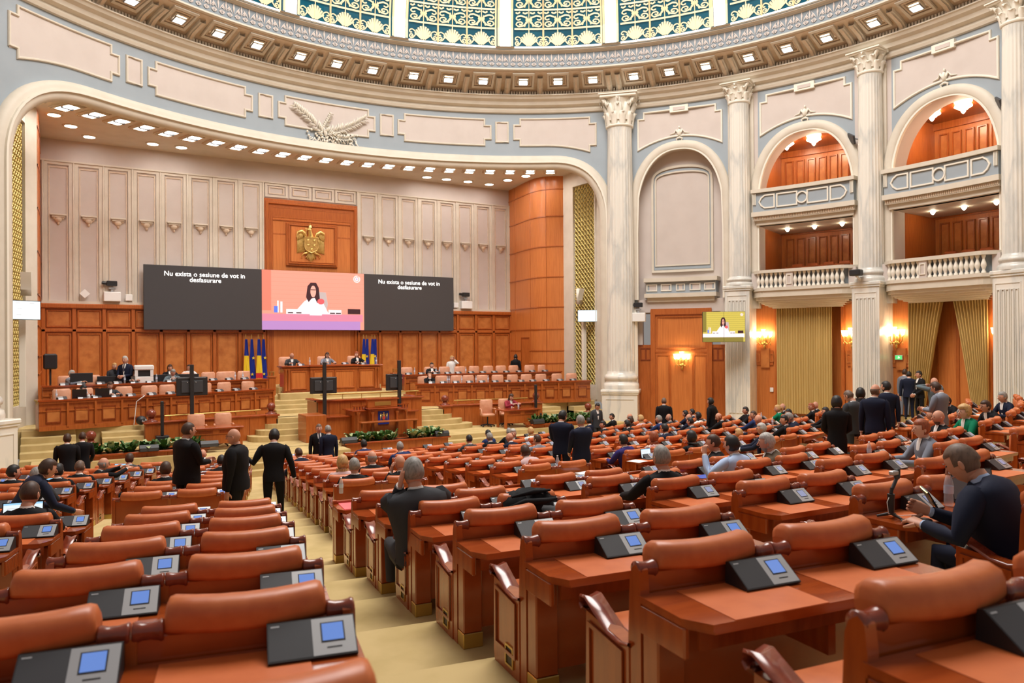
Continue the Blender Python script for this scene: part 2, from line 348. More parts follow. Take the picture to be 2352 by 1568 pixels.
b.tube([(-.13, -.07, .66), (-.22, -.09, .63), (-.24, -.09, .58)], [.035, .025, .006], 6); b.tube([(-.24, -.1, .72), (-.23, -.1, .44)], .022, 6); b.tube([(-.30, -.1, .66), (-.16, -.1, .66)], .02, 6)
for s in (-1, 1):
    b.tube([(s*.12, -.04, -.34), (s*.22, -.05, -.42), (s*.34, -.06, -.44)], [.07, .06, .03], 6)
    for k in range(3): b.tube([(s*.33, -.06, -.44), (s*(.38+.03*k), -.08, -.48-.04*k), (s*(.36), -.06, -.56-.02*k)], [.03, .022, .006], 5)
for k in range(-3, 4): b.tube([(k*.03, -.02, -.36), (k*.07, -.03, -.58), (k*.085, -.01, -.80+abs(k)*.055)], [.03, .055, .012], 6, flat=.5)
bd = b.build('eagle', e)
b = MB().use('gold', True); b.prism([(-.30, .30), (.30, .30), (.31, -.15), (.24, -.29), (0, -.40), (-.24, -.29), (-.31, -.15)], .07, .12, lambda x, y, z: (x, -z, y))
b.use('gold', True)
for x, z in ((-.14, .15), (.14, .15), (-.14, -.07), (.14, -.07), (0, -.26)): b.ball((x, -.13, z), (.055, .02, .065), 8, 6); b.ball((x+.03, -.14, z+.04), (.03, .02, .03), 6, 4); b.tube([(x-.05, -.13, z-.06), (x+.05, -.13, z-.03)], .014, 5)
b.mould([(-.30, -.12, .30), (.30, -.12, .30), (.31, -.12, -.15), (.24, -.12, -.29), (0, -.12, -.40), (-.24, -.12, -.29), (-.31, -.12, -.15)], N, .03, .02); b.build('shield', e)
b = MB().use('gold', True); b.lathe([(.09, 0), (.1, .04), (.07, .06), (.09, .12), (.03, .16), (0, .17)], 10, (-.03, -.03, .71)); b.tube([(-.03, -.03, .87), (-.03, -.03, .95)], .012, 5); b.tube([(-.06, -.03, .92), (0, -.03, .92)], .012, 5); b.build('crown', e)
# ---------------------------------------------------------------- curved wooden side walls of the stage, reveals, lattice
def side(s):
    nm = 'left' if s < 0 else 'right'
    pts = [(10.42, 19.55), (10.3, 18.7), (10.12, 17.6), (10.02, 16.8), (10.05, 16.2), (10.25, 15.75), (10.6, 15.4), (11.02, 15.2)]
    pts = [(s*x, y) for x, y in pts]
    if s < 0: pts = [(-10.47, 19.55), (-10.47, 18.6), (-10.46, 17.6), (-10.46, 16.8), (-10.46, 16.2), (-10.47, 15.9), (-10.48, 15.6), (-10.5, 15.3)]
    m = MB().use('wood_light', True); m.grid([[(x, y, 1.2) for x, y in pts], [(x, y, 11.9) for x, y in pts]])
    m.use('wood', False)
    for z in (2.9, 3.5, 4.53, 5.6, 7.04, 8.5, 9.95, 11.24): m.mould([(x, y, z) for x, y in pts], lambda p: Vector((-s, -.35, 0)).normalized(), .05, .03, False)
    for i in (1, 3, 5): m.mould([(pts[i][0], pts[i][1], 1.3), (pts[i][0], pts[i][1], 11.8)], lambda p: Vector((-s, -.5, 0)).normalized(), .03, .012, False)
    struct(m, 'wall_'+nm)
    Q = [(10.92, 15.25), (10.95, 14.5), (11.02, 12.9), (11.06, 11.85)] if s > 0 else [(-10.5, 15.3), (-10.82, 14.9), (-11.34, 12.35), (-11.42, 11.75)]
    def fr(i):   # frame on strip i: origin, direction, length, normal towards the axis
        p, q = Vector((*Q[i], 0)), Vector((*Q[i+1], 0)); d = q-p; L_ = d.length; d.normalize(); n = Vector((-d.y, d.x, 0)); n = n if n.x*s < 0 else -n; return p, d, L_, n
    def sb(m, i, u0, u1, o0, o1, z0, z1):
        p, d, L_, n = fr(i); m.box(u0, u1 if u1 > 0 else L_+u1, o0, o1, z0, z1, M=Matrix.Translation(p) @ Matrix(((d.x, n.x, 0, 0), (d.y, n.y, 0, 0), (0, 0, 1, 0), (0, 0, 0, 1))))
    m = MB().use('cream'); sb(m, 0, 0, -.0001, -.4, 0, 1.2, 11.9); sb(m, 2, 0, -.0001, -.4, 0, 1.2, 11.9); sb(m, 1, 0, -.0001, -.4, 0, 1.2, 1.95); sb(m, 1, 0, -.0001, -.4, 0, 11.2, 11.9)
    m.use('cream_shade'); p, d, L_, n = fr(2)
    for k in range(52): sb(m, 2, .55, .85, 0, .03, 2.1+.17*k, 2.19+.17*k)
    N2 = lambda p_: n
    m.use('cream')
    for u, w_ in ((.42, .10), (.06, .07)): q = p+d*u; m.mould([(q.x, q.y, 1.3), (q.x, q.y, 11.3)], N2, w_, .05, False)
    struct(m, 'trim_'+nm)
    m = MB().use('lattice_back'); sb(m, 1, 0, -.0001, -.3, -.15, 1.95, 11.2)
    m.use('lattice_gold'); p, d, L_, n = fr(1); st = .22*L_/1.65
    def seg(u0, z0, u1, z1):
        sl = (z1-z0)/(u1-u0)
        for lim in (1.95, 11.2):
            if (z0-lim)*(z1-lim) < 0:
                uc = u0+(lim-z0)/sl
                if (z0 < lim) == (lim == 1.95): u0, z0 = uc, lim
                else: u1, z1 = uc, lim
        if 1.9 < z0 < 11.25 and 1.9 < z1 < 11.25: a_, b_ = p+d*u0-n*.1, p+d*u1-n*.1; m.tube([(a_.x, a_.y, z0), (b_.x, b_.y, z1)], .022, 4)
    for k in range(-12, 44): z0 = 1.95+k*.22; seg(0, z0, L_, z0+L_); seg(0, z0+L_, L_, z0)
    m.use('lattice_gold', True); nj = int(L_/.22)
    for j in range(nj):
        for k in range(42):
            q = p+d*(.11+.22*j)-n*.1; z = 2.06+.22*k
            if z < 11.15: m.ball((q.x, q.y, z), (.045, .045, .05), 6, 4)
    struct(m, 'trim_lattice_'+nm)
side(1); side(-1)
# ---------------------------------------------------------------- stage ceiling with coffers and lamps
m = MB().use('cream'); 
CZ = 11.86; RW0 = 16.0
AC = [-43+86*i/60 for i in range(61)]
m.grid([[cyl(a, RW0, CZ) for a in AC], [(max(-11.2, min(11.2, 19.8*math.tan(R(a)))), 19.7, CZ) for a in AC]])
up = lambda p: Vector((0, 0, -1))
cof = []
for i in range(24):
    a = -36.4+3.05*i; x, y, _ = cyl(a, 17.5, 0); cof.append((x, y, a))
ceilm = m
ceilm.use('cream_shade')
def rotz(x, y, a, lx, ly): return (x+lx*cos(R(a))+ly*sin(R(a)), y-lx*sin(R(a))+ly*cos(R(a)), CZ)
for x, y, a in cof:
    ceilm.use('cream'); ceilm.mould([rotz(x, y, a, *q) for q in ((-.24, -.42), (.24, -.42), (.24, .42), (-.24, .42))], up, .07, .07)
    ceilm.use('cream_shade'); ceilm.mould([rotz(x, y, a, *q) for q in ((-.31, -.6), (-.2, -.7), (.2, -.7), (.31, -.6), (.31, .5), (.2, .6), (-.2, .6), (-.31, .5))], up, .04, .05)
m.use('cream_shade'); m.arc([(16.02, CZ-.05), (16.5, CZ-.05), (16.55, CZ-.1), (16.62, CZ-.1), (16.66, CZ)], -41, 41, 50); 
struct(m, 'ceiling_stage')
pj = []
for i, (x, y, a) in enumerate(cof):
    side_w = 'left' if x < -1 else 'right' if x > 1 else 'middle'
    t = thing('ceiling_floodlight', 'twin bright floodlights in the %s stage ceiling coffer from the left' % ordn(i), 'ceiling light', (x, y, CZ), R(-a), 'floodlights in the stage ceiling coffers')
    if not pj:
        b = MB().use('lamp_stage'); b.box(-.17, .17, -.33, -.06, -.05, -.02); l1 = b.build('lamp', t); b = MB().use('lamp_stage'); b.box(-.17, .17, .06, .33, -.05, -.02); l2 = b.build('lamp', t)
        b = MB().use('black_plastic'); b.box(-.2, .2, -.04, .04, -.11, -.01, .01); b.box(-.21, -.18, -.36, .36, -.04, 0); b.box(.18, .21, -.36, .36, -.04, 0); bb = b.build('housing', t); pj = [l1, l2, bb]
    else:
        for q in pj: c = q.copy(); COL.objects.link(c); c.parent = t
first = None
for i, (x, y) in enumerate([(-10.0, 15.84), (-9.48, 17.1), (-8.85, 18.4), (-6.65, 18.34), (-5.6, 18.36), (5.29, 18.53), (6.32, 18.5), (7.46, 18.45), (8.69, 18.5), (9.0, 17.2), (9.3, 16.0)]):
    t = thing('ceiling_downlight', 'round white downlight %s in the stage ceiling near the %s end' % (ordn(i if i < 5 else i-5), 'left' if i < 5 else 'right'), 'ceiling light', (x, y, CZ), 0, 'round downlights in the stage ceiling')
    if not first:
        b = MB().use('lamp_stage'); b.lathe([(0, -.035), (.2, -.035), (.2, -.02)], 20); l1 = b.build('lamp', t); b = MB().use('cream'); b.lathe([(.2, -.045), (.26, -.03), (.27, 0)], 20, cap=False); l2 = b.build('trim_ring', t); first = [l1, l2]
    else:
        for q in first: c = q.copy(); COL.objects.link(c); c.parent = t
# ---------------------------------------------------------------- the round hall: wall cylinder
RW = 16.0
COLA = [44.8, 63.1, 81.6, 99.8, 118.0]
def opening(a):  # lower edge of the wall over the stage opening
    A = 42.7 if a > 0 else 45.2; x = abs(a)
    if x >= A: return None
    if x < 33.5: return 11.83
    return 9.2+2.63*(1-((x-33.5)/(A-33.5))**2.6)**(1/2.2)
ZT = 14.2
m = MB().use('blue_plaster')
aa = [-45.2+87.9*i/120 for i in range(121)]; aa = sorted(set([round(x, 3) for x in aa]+[41.9, 42.3, 42.55, 42.65, -44.4, -44.8, -45.05, -45.15]))
lo = [(opening(a) or 9.2) for a in aa]
m.grid([[cyl(a, RW, z) for a, z in zip(aa, lo)], [cyl(a, RW, ZT) for a in aa]], flip=False)
m.cbox(RW, RW+.6, 42.6, 46.5, -.2, ZT, 3); m.cbox(RW, RW+.6, -47.5, -45.1, -.2, ZT, 3)
m.use('cream_shade'); m.grid([[cyl(a, RW-.02, z) for a, z in zip(aa, lo)], [cyl(a, RW+.9, z+.02) for a, z in zip(aa, lo)]])
path = [cyl(-45.2, RW, 1.2+.5*i) for i in range(0, 16)]+[cyl(a, RW, z) for a, z in zip(aa, lo)]+[cyl(42.7, RW, 8.7-.5*i) for i in range(0, 16)]
m.use('cream', True); m.mould(path, cnrm, .62, .24, False, rounded=True); m.use('relief_white', False); m.mould(path, cnrm, .07, .32, False)
def notch(a0, a1, z0, z1, r=RW, da=1.0, dz=.28, n=10, zb=None, zt=None):
    """stepped-corner panel outline on the cylinder"""
    seg = []
    zb = zb or (lambda a: z0); zt = zt or (lambda a: z1)
    for i in range(n+1): a = a0+da+(a1-a0-2*da)*i/n; seg.append(cyl(a, r, zb(a)))
    seg += [cyl(a1-da, r, zb(a1-da)+dz), cyl(a1, r, zb(a1-da)+dz), cyl(a1, r, zt(a1)-dz), cyl(a1-da, r, zt(a1)-dz)]
    for i in range(n+1): a = a1-da-(a1-a0-2*da)*i/n; seg.append(cyl(a, r, zt(a)))
    return seg+[cyl(a0+da, r, zt(a0)-dz), cyl(a0, r, zt(a0)-dz), cyl(a0, r, zb(a0+da)+dz), cyl(a0+da, r, zb(a0+da)+dz)]
def face(seg, r=RW-.012):
    c = Vector((0, 0, 0)); k = len(seg)
    for p in seg: c += Vector(p)
    # fan by vertical strips
    return seg
m.smooth = False
def panel(a0, a1, z0, z1, da=1.0, dz=.28, zb=None, n=14, fill='pink_plaster', plain=False):
    zbf = zb or (lambda a: z0); m.use(fill)
    cols = [a0, a0+da]+[a0+da+(a1-a0-2*da)*i/n for i in range(1, n)]+[a1-da, a1]
    if plain: m.grid([[cyl(a, RW-.015, zbf(a)) for a in cols], [cyl(a, RW-.015, z1) for a in cols]]); seg = [cyl(a, RW, zbf(a)) for a in cols]+[cyl(a, RW, z1) for a in cols[::-1]]
    else:
        for i in range(len(cols)-1):
            a, b_ = cols[i], cols[i+1]; e_ = dz if i in (0, len(cols)-2) else 0
            m.add([cyl(a, RW-.015, zbf(a)+e_), cyl(b_, RW-.015, zbf(b_)+e_), cyl(b_, RW-.015, z1-e_), cyl(a, RW-.015, z1-e_)], [(0, 1, 2, 3)])
        seg = notch(a0, a1, z0, z1, RW, da, dz, n, zb)
    m.use('cream'); m.mould(seg, cnrm, .075, .07, rounded=True)
for a0, a1 in ((-26.7, -12.4), (-8.5, 6.0), (9.7, 24.3)): panel(a0, a1, 12.62, 13.76)
def sag(a): x = abs(a); return 12.62 if x < 33 else 12.62-.42*((x-33)/8)**2
panel(28.0, 41.0, 12.6, 13.8, zb=sag, n=10); 
seg = None
panel(-44.0, -30.6, 12.6, 13.8, zb=lambda a: 12.62 if abs(a) < 35 else 12.62-.42*((abs(a)-35)/9)**2)
for a in (-28.6, -10.4, 7.9, 26.1): panel(a-.95, a+.95, 12.78, 13.64, plain=True, n=3)
struct(m, 'wall_proscenium')
# laurel relief
b = MB().use('relief_white', True)
def leafy(p0, p1, bend, n, L):
    a0, z0 = p0; a1, z1 = p1
    for i in range(n):
        t = i/(n-1); a = a0+(a1-a0)*t; z = z0+(z1-z0)*t+bend*sin(pi*t)
        for s in (-1, 1):
            ang = atan2(z1-z0, (a1-a0)*.279)+s*R(48+random.uniform(-12, 12)); l = L*(1.1-.4*t)
            q0 = Vector(cyl(a, RW-.04, z)); q1 = Vector(cyl(a+cos(ang)*l*.5/.279, RW-.14-.05*random.random(), z+sin(ang)*l*.5)); q2 = Vector(cyl(a+cos(ang)*l/.279, RW-.08, z+sin(ang)*l))
            b.tube([q0, q1, q2], [.015, .06, .005], 5, flat=.35)
leafy((-1.5, 12.35), (-6.2, 13.4), .12, 20, .33); leafy((-1.8, 12.5), (4.4, 13.35), -.1, 22, .33); leafy((-1.2, 12.5), (2.6, 12.5), -.12, 18, .26); leafy((-2, 12.6), (-.8, 13.3), 0, 9, .2)
for k in range(40): a = random.gauss(-.8, 1.5); z = 12.45+random.gauss(0, .13); b.ball(cyl(a, RW-.09, z), (.05, .05, .05), 6, 4)
for k in range(26): a = -4.2+7.4*random.random(); b.tube([cyl(a, RW-.05, 12.3), cyl(a+.3*random.uniform(-1, 1), RW-.1, 12.2+.2*random.random()), cyl(a+.5*random.uniform(-1, 1), RW-.07, 12.12+.1*random.random())], [.02, .035, .01], 5)
o = b.build('laurel_relief'); tag(o, 'white plaster relief of crossed laurel and oak branches over the stage opening', 'relief')
# ---------------------------------------------------------------- ring entablature, coffered soffit, frieze and dome
A0, A1 = -75, 150
m = MB().use('cream')
m.arc([(16.1, 14.02), (15.9, 14.06), (15.86, 14.16), (15.95, 14.2), (15.95, 14.3), (15.78, 14.36), (15.74, 14.5), (15.6, 14.58), (15.55, 14.68), (15.5, 14.7), (15.5, 14.74), (15.9, 14.74)], A0, A1, 150)
struct(m, 'trim_cornice')
m = MB().use('cream_shade')
m.arc([(15.9, 14.7), (15.85, 14.9), (15.3, 15.16), (14.55, 15.38), (14.5, 15.46)], A0, A1, 150)
m.use('cream')
n = int((A1-A0)/.42)
for i in range(n):
    a = A0+(A1-A0)*i/n
    m.cbox(15.66, 15.86, a-.13, a+.13, 14.74, 14.92)
BAY0 = 8.1
lights = []
for k in range(-5, 9):
    c = BAY0+9+18*k
    for j, d in enumerate((-6.0, 0, 6.0)): lights.append(c+d*.95)
brk = []
for k in range(-5, 9):
    b0 = BAY0+18*k; brk += [b0-.75, b0+.75, b0+9-2.95, b0+9+2.95]
N3 = lambda p: (Vector((-p[0], -p[1], -18))).normalized()
def sof(a, r): # point on the sloping soffit
    z = 15.16+(15.3-r)*.293 if r < 15.3 else 14.9+(15.85-r)*.47
    return cyl(a, r, z)
for a in brk:
    m.use('cream')
    for da in (0,):
        w_ = .42
        P1 = [(15.75, 14.66), (15.6, 14.86), (15.42, 15.0), (15.1, 15.1), (14.75, 15.2)]
        m.grid([[cyl(a-w_, r, z-.02) for r, z in P1], [cyl(a+w_, r, z-.02) for r, z in P1]], flip=True)
        m.grid([[cyl(a-w_, r, z-.02) for r, z in P1], [cyl(a-w_, r, z+.22) for r, z in P1]]); m.grid([[cyl(a+w_, r, z-.02) for r, z in P1], [cyl(a+w_, r, z+.22) for r, z in P1]])
        m.use('cream_shade'); m.grid([[cyl(a-w_*.45, r-.03, z-.055) for r, z in P1], [cyl(a+w_*.45, r-.03, z-.055) for r, z in P1]], flip=True); m.use('cream')
for c in lights:
    m.use('cream'); q = [sof(c-1.55, 15.5), sof(c+1.55, 15.5), sof(c+1.65, 14.65), sof(c-1.65, 14.65)]; m.mould(q, N3, .09, .09)
    m.use('cream_shade'); q = [sof(c-1.2, 15.38), sof(c+1.2, 15.38), sof(c+1.3, 14.78), sof(c-1.3, 14.78)]; m.mould(q, N3, .07, .07, rounded=True)
    m.use('cream'); q = [sof(c-.75, 15.25), sof(c+.75, 15.25), sof(c+.8, 14.9), sof(c-.8, 14.9)]; m.mould(q, N3, .05, .1)
struct(m, 'ceiling_soffit')
first = None
for i, c in enumerate(lights):
    if not (-32 < c < 112): continue
    p = sof(c, 15.08); 
    t = thing('soffit_light', 'square white light in the round cornice, %s from the left end of the ring' % ordn(i-9 if i-9 < 24 else 23), 'ceiling light', (p[0], p[1], p[2]-.10), -R(c), 'square lights round the dome cornice'); t.rotation_euler = (R(-16.3), 0, -R(c))
    if not first:
        b = MB().use('lamp_soffit'); b.box(-.17, .17, -.13, .13, -.015, .01); l1 = b.build('lamp', t); b = MB().use('grey'); b.mould([(-.19, -.15, 0), (.19, -.15, 0), (.19, .15, 0), (-.19, .15, 0)], lambda p: Vector((0, 0, -1)), .03, .05); first = [l1, b.build('frame', t)]
    else:
        for q in first: c2 = q.copy(); COL.objects.link(c2); c2.parent = t
m = MB().use('cream')
for c in lights:
    if not (-32 < c < 112): m.use('lamp_soffit'); p = sof(c, 15.08); m.box(p[0]-.15, p[0]+.15, p[1]-.15, p[1]+.15, p[2]-.08, p[2]-.06)
# frieze
m.use('frieze_blue'); m.arc([(14.5, 15.46), (14.5, 16.2)], A0, A1, 150)
m.use('cream'); m.arc([(14.5, 15.40), (14.42, 15.44), (14.42, 15.5), (14.5, 15.53)], A0, A1, 150); m.arc([(14.5, 16.12), (14.3, 16.2), (14.3, 16.28), (14.2, 16.32), (14.5, 16.34)], A0, A1, 150)
m.use('blue_plaster'); m.arc([(14.42, 16.15), (14.27, 16.24)], A0, A1, 150)
m.use('pink_plaster')
pit = 1.18; k = int((115+45)/pit)
for i in range(k):
    a = -45+pit*i; r = 14.47
    pts5 = (-2, -1, 0, 1, 2) if i % 2 else (-1.6, -.8, 0, .8, 1.6)
    for j in pts5:
        th = R(j*(34 if i % 2 else 30)); L_ = .42-.05*abs(j)-(0 if i % 2 else .02); ox = j*.035
        if j == 0 or i % 2: q = [(ox, 0), (ox+sin(th)*L_*.55-.035*cos(th), cos(th)*L_*.55), (ox+sin(th)*L_, cos(th)*L_), (ox+sin(th)*L_*.55+.035*cos(th), cos(th)*L_*.55)]
        else:
            s_ = 1 if j > 0 else -1; q = [(ox, .02+.05*(2-abs(j))), (s_*(.07+.03*abs(j)), .13+.06*(2-abs(j))), (s_*(.13+.02*abs(j)), .06+.09*(2-abs(j))), (s_*.06, .04+.05*(2-abs(j)))]
        m.add([cyl(a+x/.2525, r, 15.74+z) for x, z in q], [(0, 1, 2, 3)])
    for s_ in (-1, 1):
        sp = []
        for t in range(15):
            th = t*.62; rr = .105*(1-t/17); sp.append((a+s_*(.147-rr*cos(th)*.95)/.2525, 15.665+rr*sin(th)*.75))
        for t in range(14):
            (x0, z0), (x1, z1) = sp[t], sp[t+1]; dx, dz = (x1-x0)*.2525, z1-z0; l = math.hypot(dx, dz) or 1; nx, nz = -dz/l*.014/.2525, dx/l*.014
            m.add([cyl(x0-nx, r, z0-nz), cyl(x1-nx, r, z1-nz), cyl(x1+nx, r, z1+nz), cyl(x0+nx, r, z0+nz)], [(0, 1, 2, 3)])
struct(m, 'trim_frieze')
# dome of leaded glass
def dome(a, t, off=0):  # t = rows above the springing
    th = t*.082; return cyl(a, (14.28-off)*cos(th)**.9, 16.3+9.2*sin(th)*(1-off*.01))
m = MB().use('glass_teal'); m.grid([[dome(-60+2*i, .5*j) for i in range(96)] for j in range(0, 32)], flip=True)
struct(m, 'ceiling_glass')
m = MB()
def dstrip(a0, t0, a1, t1, w_, off, matn, n=1):
    m.use(matn)
    for i in range(n):
        ta, tb = t0+(t1-t0)*i/n, t0+(t1-t0)*(i+1)/n; xa, xb = a0+(a1-a0)*i/n, a0+(a1-a0)*(i+1)/n
        p, q = Vector(dome(xa, ta, off)), Vector(dome(xb, tb, off)); d = (q-p).normalized(); nn = Vector((-p.x, -p.y, -1)).normalized(); s_ = d.cross(nn).normalized()*w_/2
        m.add([p-s_, q-s_, q+s_, p+s_], [(0, 1, 2, 3)])
RIB0 = 8.4
TM = 5
for k in range(-3, 6):
    c = RIB0+18*k
    if k in range(-2, 6): 
        pass
ribs = [RIB0-.1+17.9*k for k in range(-3, 7)]
for c in ribs:
    dstrip(c, 0, c, TM+1, .46, .16, 'dome_white_glow', 6)
    for d in (-1.15, 1.15): dstrip(c+d, 0, c+d, TM+1, .09, .2, 'dome_gold_glow', 6)
    for t in range(18): dstrip(c-.35, t*.33+.15, c+.35, t*.33+.15, .02, .18, 'grey')
W_ = (17.9-3.2)/3
scr = [[(0, -.06), (.04, .14), (.18, .33), (.36, .38), (.45, .27), (.40, .14), (.27, .11), (.20, .20), (.26, .27), (.33, .24)],
       [(0, .0), (.10, -.14), (.26, -.22), (.40, -.18), (.45, -.06), (.37, .02), (.28, -.03)],
       [(.03, .05), (.10, .2), (.14, .38)], [(.02, -.4), (.12, -.33), (.2, -.4)], [(.30, -.42), (.40, -.33), (.46, -.40)]]
for c in ribs[:-1]:
    for j in range(3):
        b0 = c+1.6+W_*j
        for d in (0, W_):
            if not (j == 0 and d == 0) : dstrip(b0+d, 0, b0+d, TM+1, .07, .08, 'dome_gold_glow', 6)
        dstrip(b0+W_/2, 0, b0+W_/2, TM+1, .035, .06, 'dome_gold_glow', 6)
        for t in range(TM+1):
            dstrip(b0, t, b0+W_, t, .07, .07, 'dome_white_glow' if t == 0 else 'dome_gold_glow', 3)
            cx = b0+W_/2; hw = W_/2
            if t == 0:
                for q in range(-4, 5):
                    th = R(q*17); dstrip(cx+sin(th)*.10*hw, .12, cx+sin(th)*.62*hw, .2+cos(th)*.62, .075, .05, 'dome_gold_glow', 1)
                for s_ in (-1, 1):
                    for sp in scr[:2]:
                        for u in range(len(sp)-1): dstrip(cx+s_*hw*(.5+sp[u][0]), .42-sp[u][1]*.8, cx+s_*hw*(.5+sp[u+1][0]), .42-sp[u+1][1]*.8, .045, .05, 'dome_gold_glow')
            else:
                for s_ in (-1, 1):
                    for sp in scr:
                        for u in range(len(sp)-1): dstrip(cx+s_*hw*(.04+sp[u][0]*1.9), t+.5-sp[u][1]*.95, cx+s_*hw*(.04+sp[u+1][0]*1.9), t+.5-sp[u+1][1]*.95, .062 if u < 3 else .05, .05, 'dome_gold_glow')
                    m.use('dome_gold_glow'); p = [dome(cx+s_*hw*(.12+x), t+.5+z, .05) for x, z in ((0, -.15), (.12, -.02), (.02, .2), (-.06, .02))]; m.add(p, [(0, 1, 2, 3)])
dm = struct(m, 'ceiling_dome_tracery')
m = MB().use('cream'); m.arc([(13.9, 21.6), (9, 24.9)], -180, 180, 60); m.arc([(16.3, 14.9), (16.3, 26)], -75, 150, 60); struct(m, 'ceiling_outer')
# ---------------------------------------------------------------- columns
def column(a, rad, r, base_z, cap0, cap1, label, pw, ph):
    t = thing('column', label, 'column', cyl(a, r, 0), -R(a))
    b = MB().use('marble'); z0 = -.1
    # pedestal
    b.box(-pw/2, pw/2, -pw/2, pw*.6, z0, ph-.12, .01); b.box(-pw/2-.07, pw/2+.07, -pw/2-.07, pw*.6, ph-.14, ph, .03); b.box(-pw/2-.04, pw/2+.04, -pw/2-.04, pw*.6, ph-.2, ph-.14, .01)
    b.mould([(-pw*.4, -pw/2, .3), (-pw*.4, -pw/2, ph-.4), (pw*.4, -pw/2, ph-.4), (pw*.4, -pw/2, .3)], lambda p: Vector((0, -1, 0)), .03, .02)
    if ph > 4:
        b.use('marble_flute')
        for q in range(5): x = (q-2)*pw*.145; b.mould([(x-.045, -pw/2, 1.0), (x-.045, -pw/2, ph-.6), (x+.045, -pw/2, ph-.6), (x+.045, -pw/2, 1.0)], lambda p: Vector((0, -1, 0)), .025, .03)
    b.build('pedestal', t)
    b = MB().use('marble', True); h = base_z-ph; q = rad*1.0
    b.lathe([(q*1.28, 0), (q*1.30, h*.18), (q*1.24, h*.33), (q*1.12, h*.38), (q*1.10, h*.5), (q*1.2, h*.56), (q*1.22, h*.68), (q*1.14, h*.8), (q*1.04, h*.84), (q, h)], 36, (0, 0, ph)); b.build('base', t)
    b = MB().use('marble', True); rows = []
    for z, k in ((base_z, 1.0), (base_z+(cap0-base_z)*.4, .985), (cap0-.25, .88), (cap0-.12, .88), (cap0, .9)):
        row = []
        for i in range(96):
            th = 2*pi*i/96; d = (0, .05, .075, .05)[i % 4] if z < cap0-.2 else 0
            row.append((rad*k*(1-d)*cos(th), rad*k*(1-d)*sin(th), z))
        rows.append(row)
    b.grid(rows, True); b.smooth = False; o = b.build('shaft', t)
    b = MB().use('relief_white', True); H = cap1-cap0
    b.lathe([(rad*.93, 0), (rad*1.0, .03), (rad*1.0, .08), (rad*.93, .11), (rad*.9, .13)], 36, (0, 0, cap0-.06)); b.lathe([(rad*.88, 0), (rad*.9, H*.4), (rad*1.0, H*.7), (rad*1.25, H*.86)], 24, (0, 0, cap0))
    for tier, (n, z1, out, wd) in enumerate(((10, .42, .20, .19), (10, .70, .30, .2), (8, .88, .42, .13))):
        for i in range(n):
            th = 2*pi*(i+.5*tier)/n; d = Vector((cos(th), sin(th), 0)); tz = z1*H
            p = [d*rad*.92+Vector((0, 0, cap0+.02+.25*tier*H*.6)), d*rad*.97+Vector((0, 0, cap0+tz*.7)), d*rad*(1.02+out*.5)+Vector((0, 0, cap0+tz)), d*rad*(1.02+out)+Vector((0, 0, cap0+tz*.97)), d*rad*(1.0+out)+Vector((0, 0, cap0+tz*.88))]
            b.tube(p, [wd*rad*1.1, wd*rad*1.5, wd*rad*1.3, wd*rad*.7, .01], 7, flat=.4, up=d)
    for i in range(4):
        th = pi/4+pi/2*i; d = Vector((cos(th), sin(th), 0))
        b.tube([d*rad*1.1+Vector((0, 0, cap0+H*.6)), d*rad*1.4+Vector((0, 0, cap0+H*.86)), d*rad*1.55+Vector((0, 0, cap0+H*.8)), d*rad*1.45+Vector((0, 0, cap0+H*.72))], [.06, .07, .06, .04], 6)
    b.smooth = False; A = rad*1.3
    b.box(-A, A, -A, A, cap1-H*.13, cap1-.04, .03); b.box(-A*1.06, A*1.06, -A*1.06, A*1.06, cap1-.05, cap1, .01); b.build('capital', t)
    return t
column(44.8, .60, 15.75, 2.62, 13.2, 14.5, 'tall fluted marble column right of the stage opening', 1.5, 1.85)
column(-49.3, .60, 15.75, 2.62, 13.2, 14.5, 'fluted marble column at the left edge of the photo, left of the stage', 1.5, 1.85)
column(63.1, .45, 15.75, 6.5, 13.6, 14.35, 'fluted marble column between the blind arch and the first balcony', 1.0, 6.12)
column(81.6, .45, 15.75, 6.5, 13.6, 14.35, 'fluted marble column between the two arched balconies', 1.0, 6.0)
column(99.8, .45, 15.75, 6.5, 13.6, 14.35, 'fluted marble column at the right edge of the photo', 1.0, 6.0)
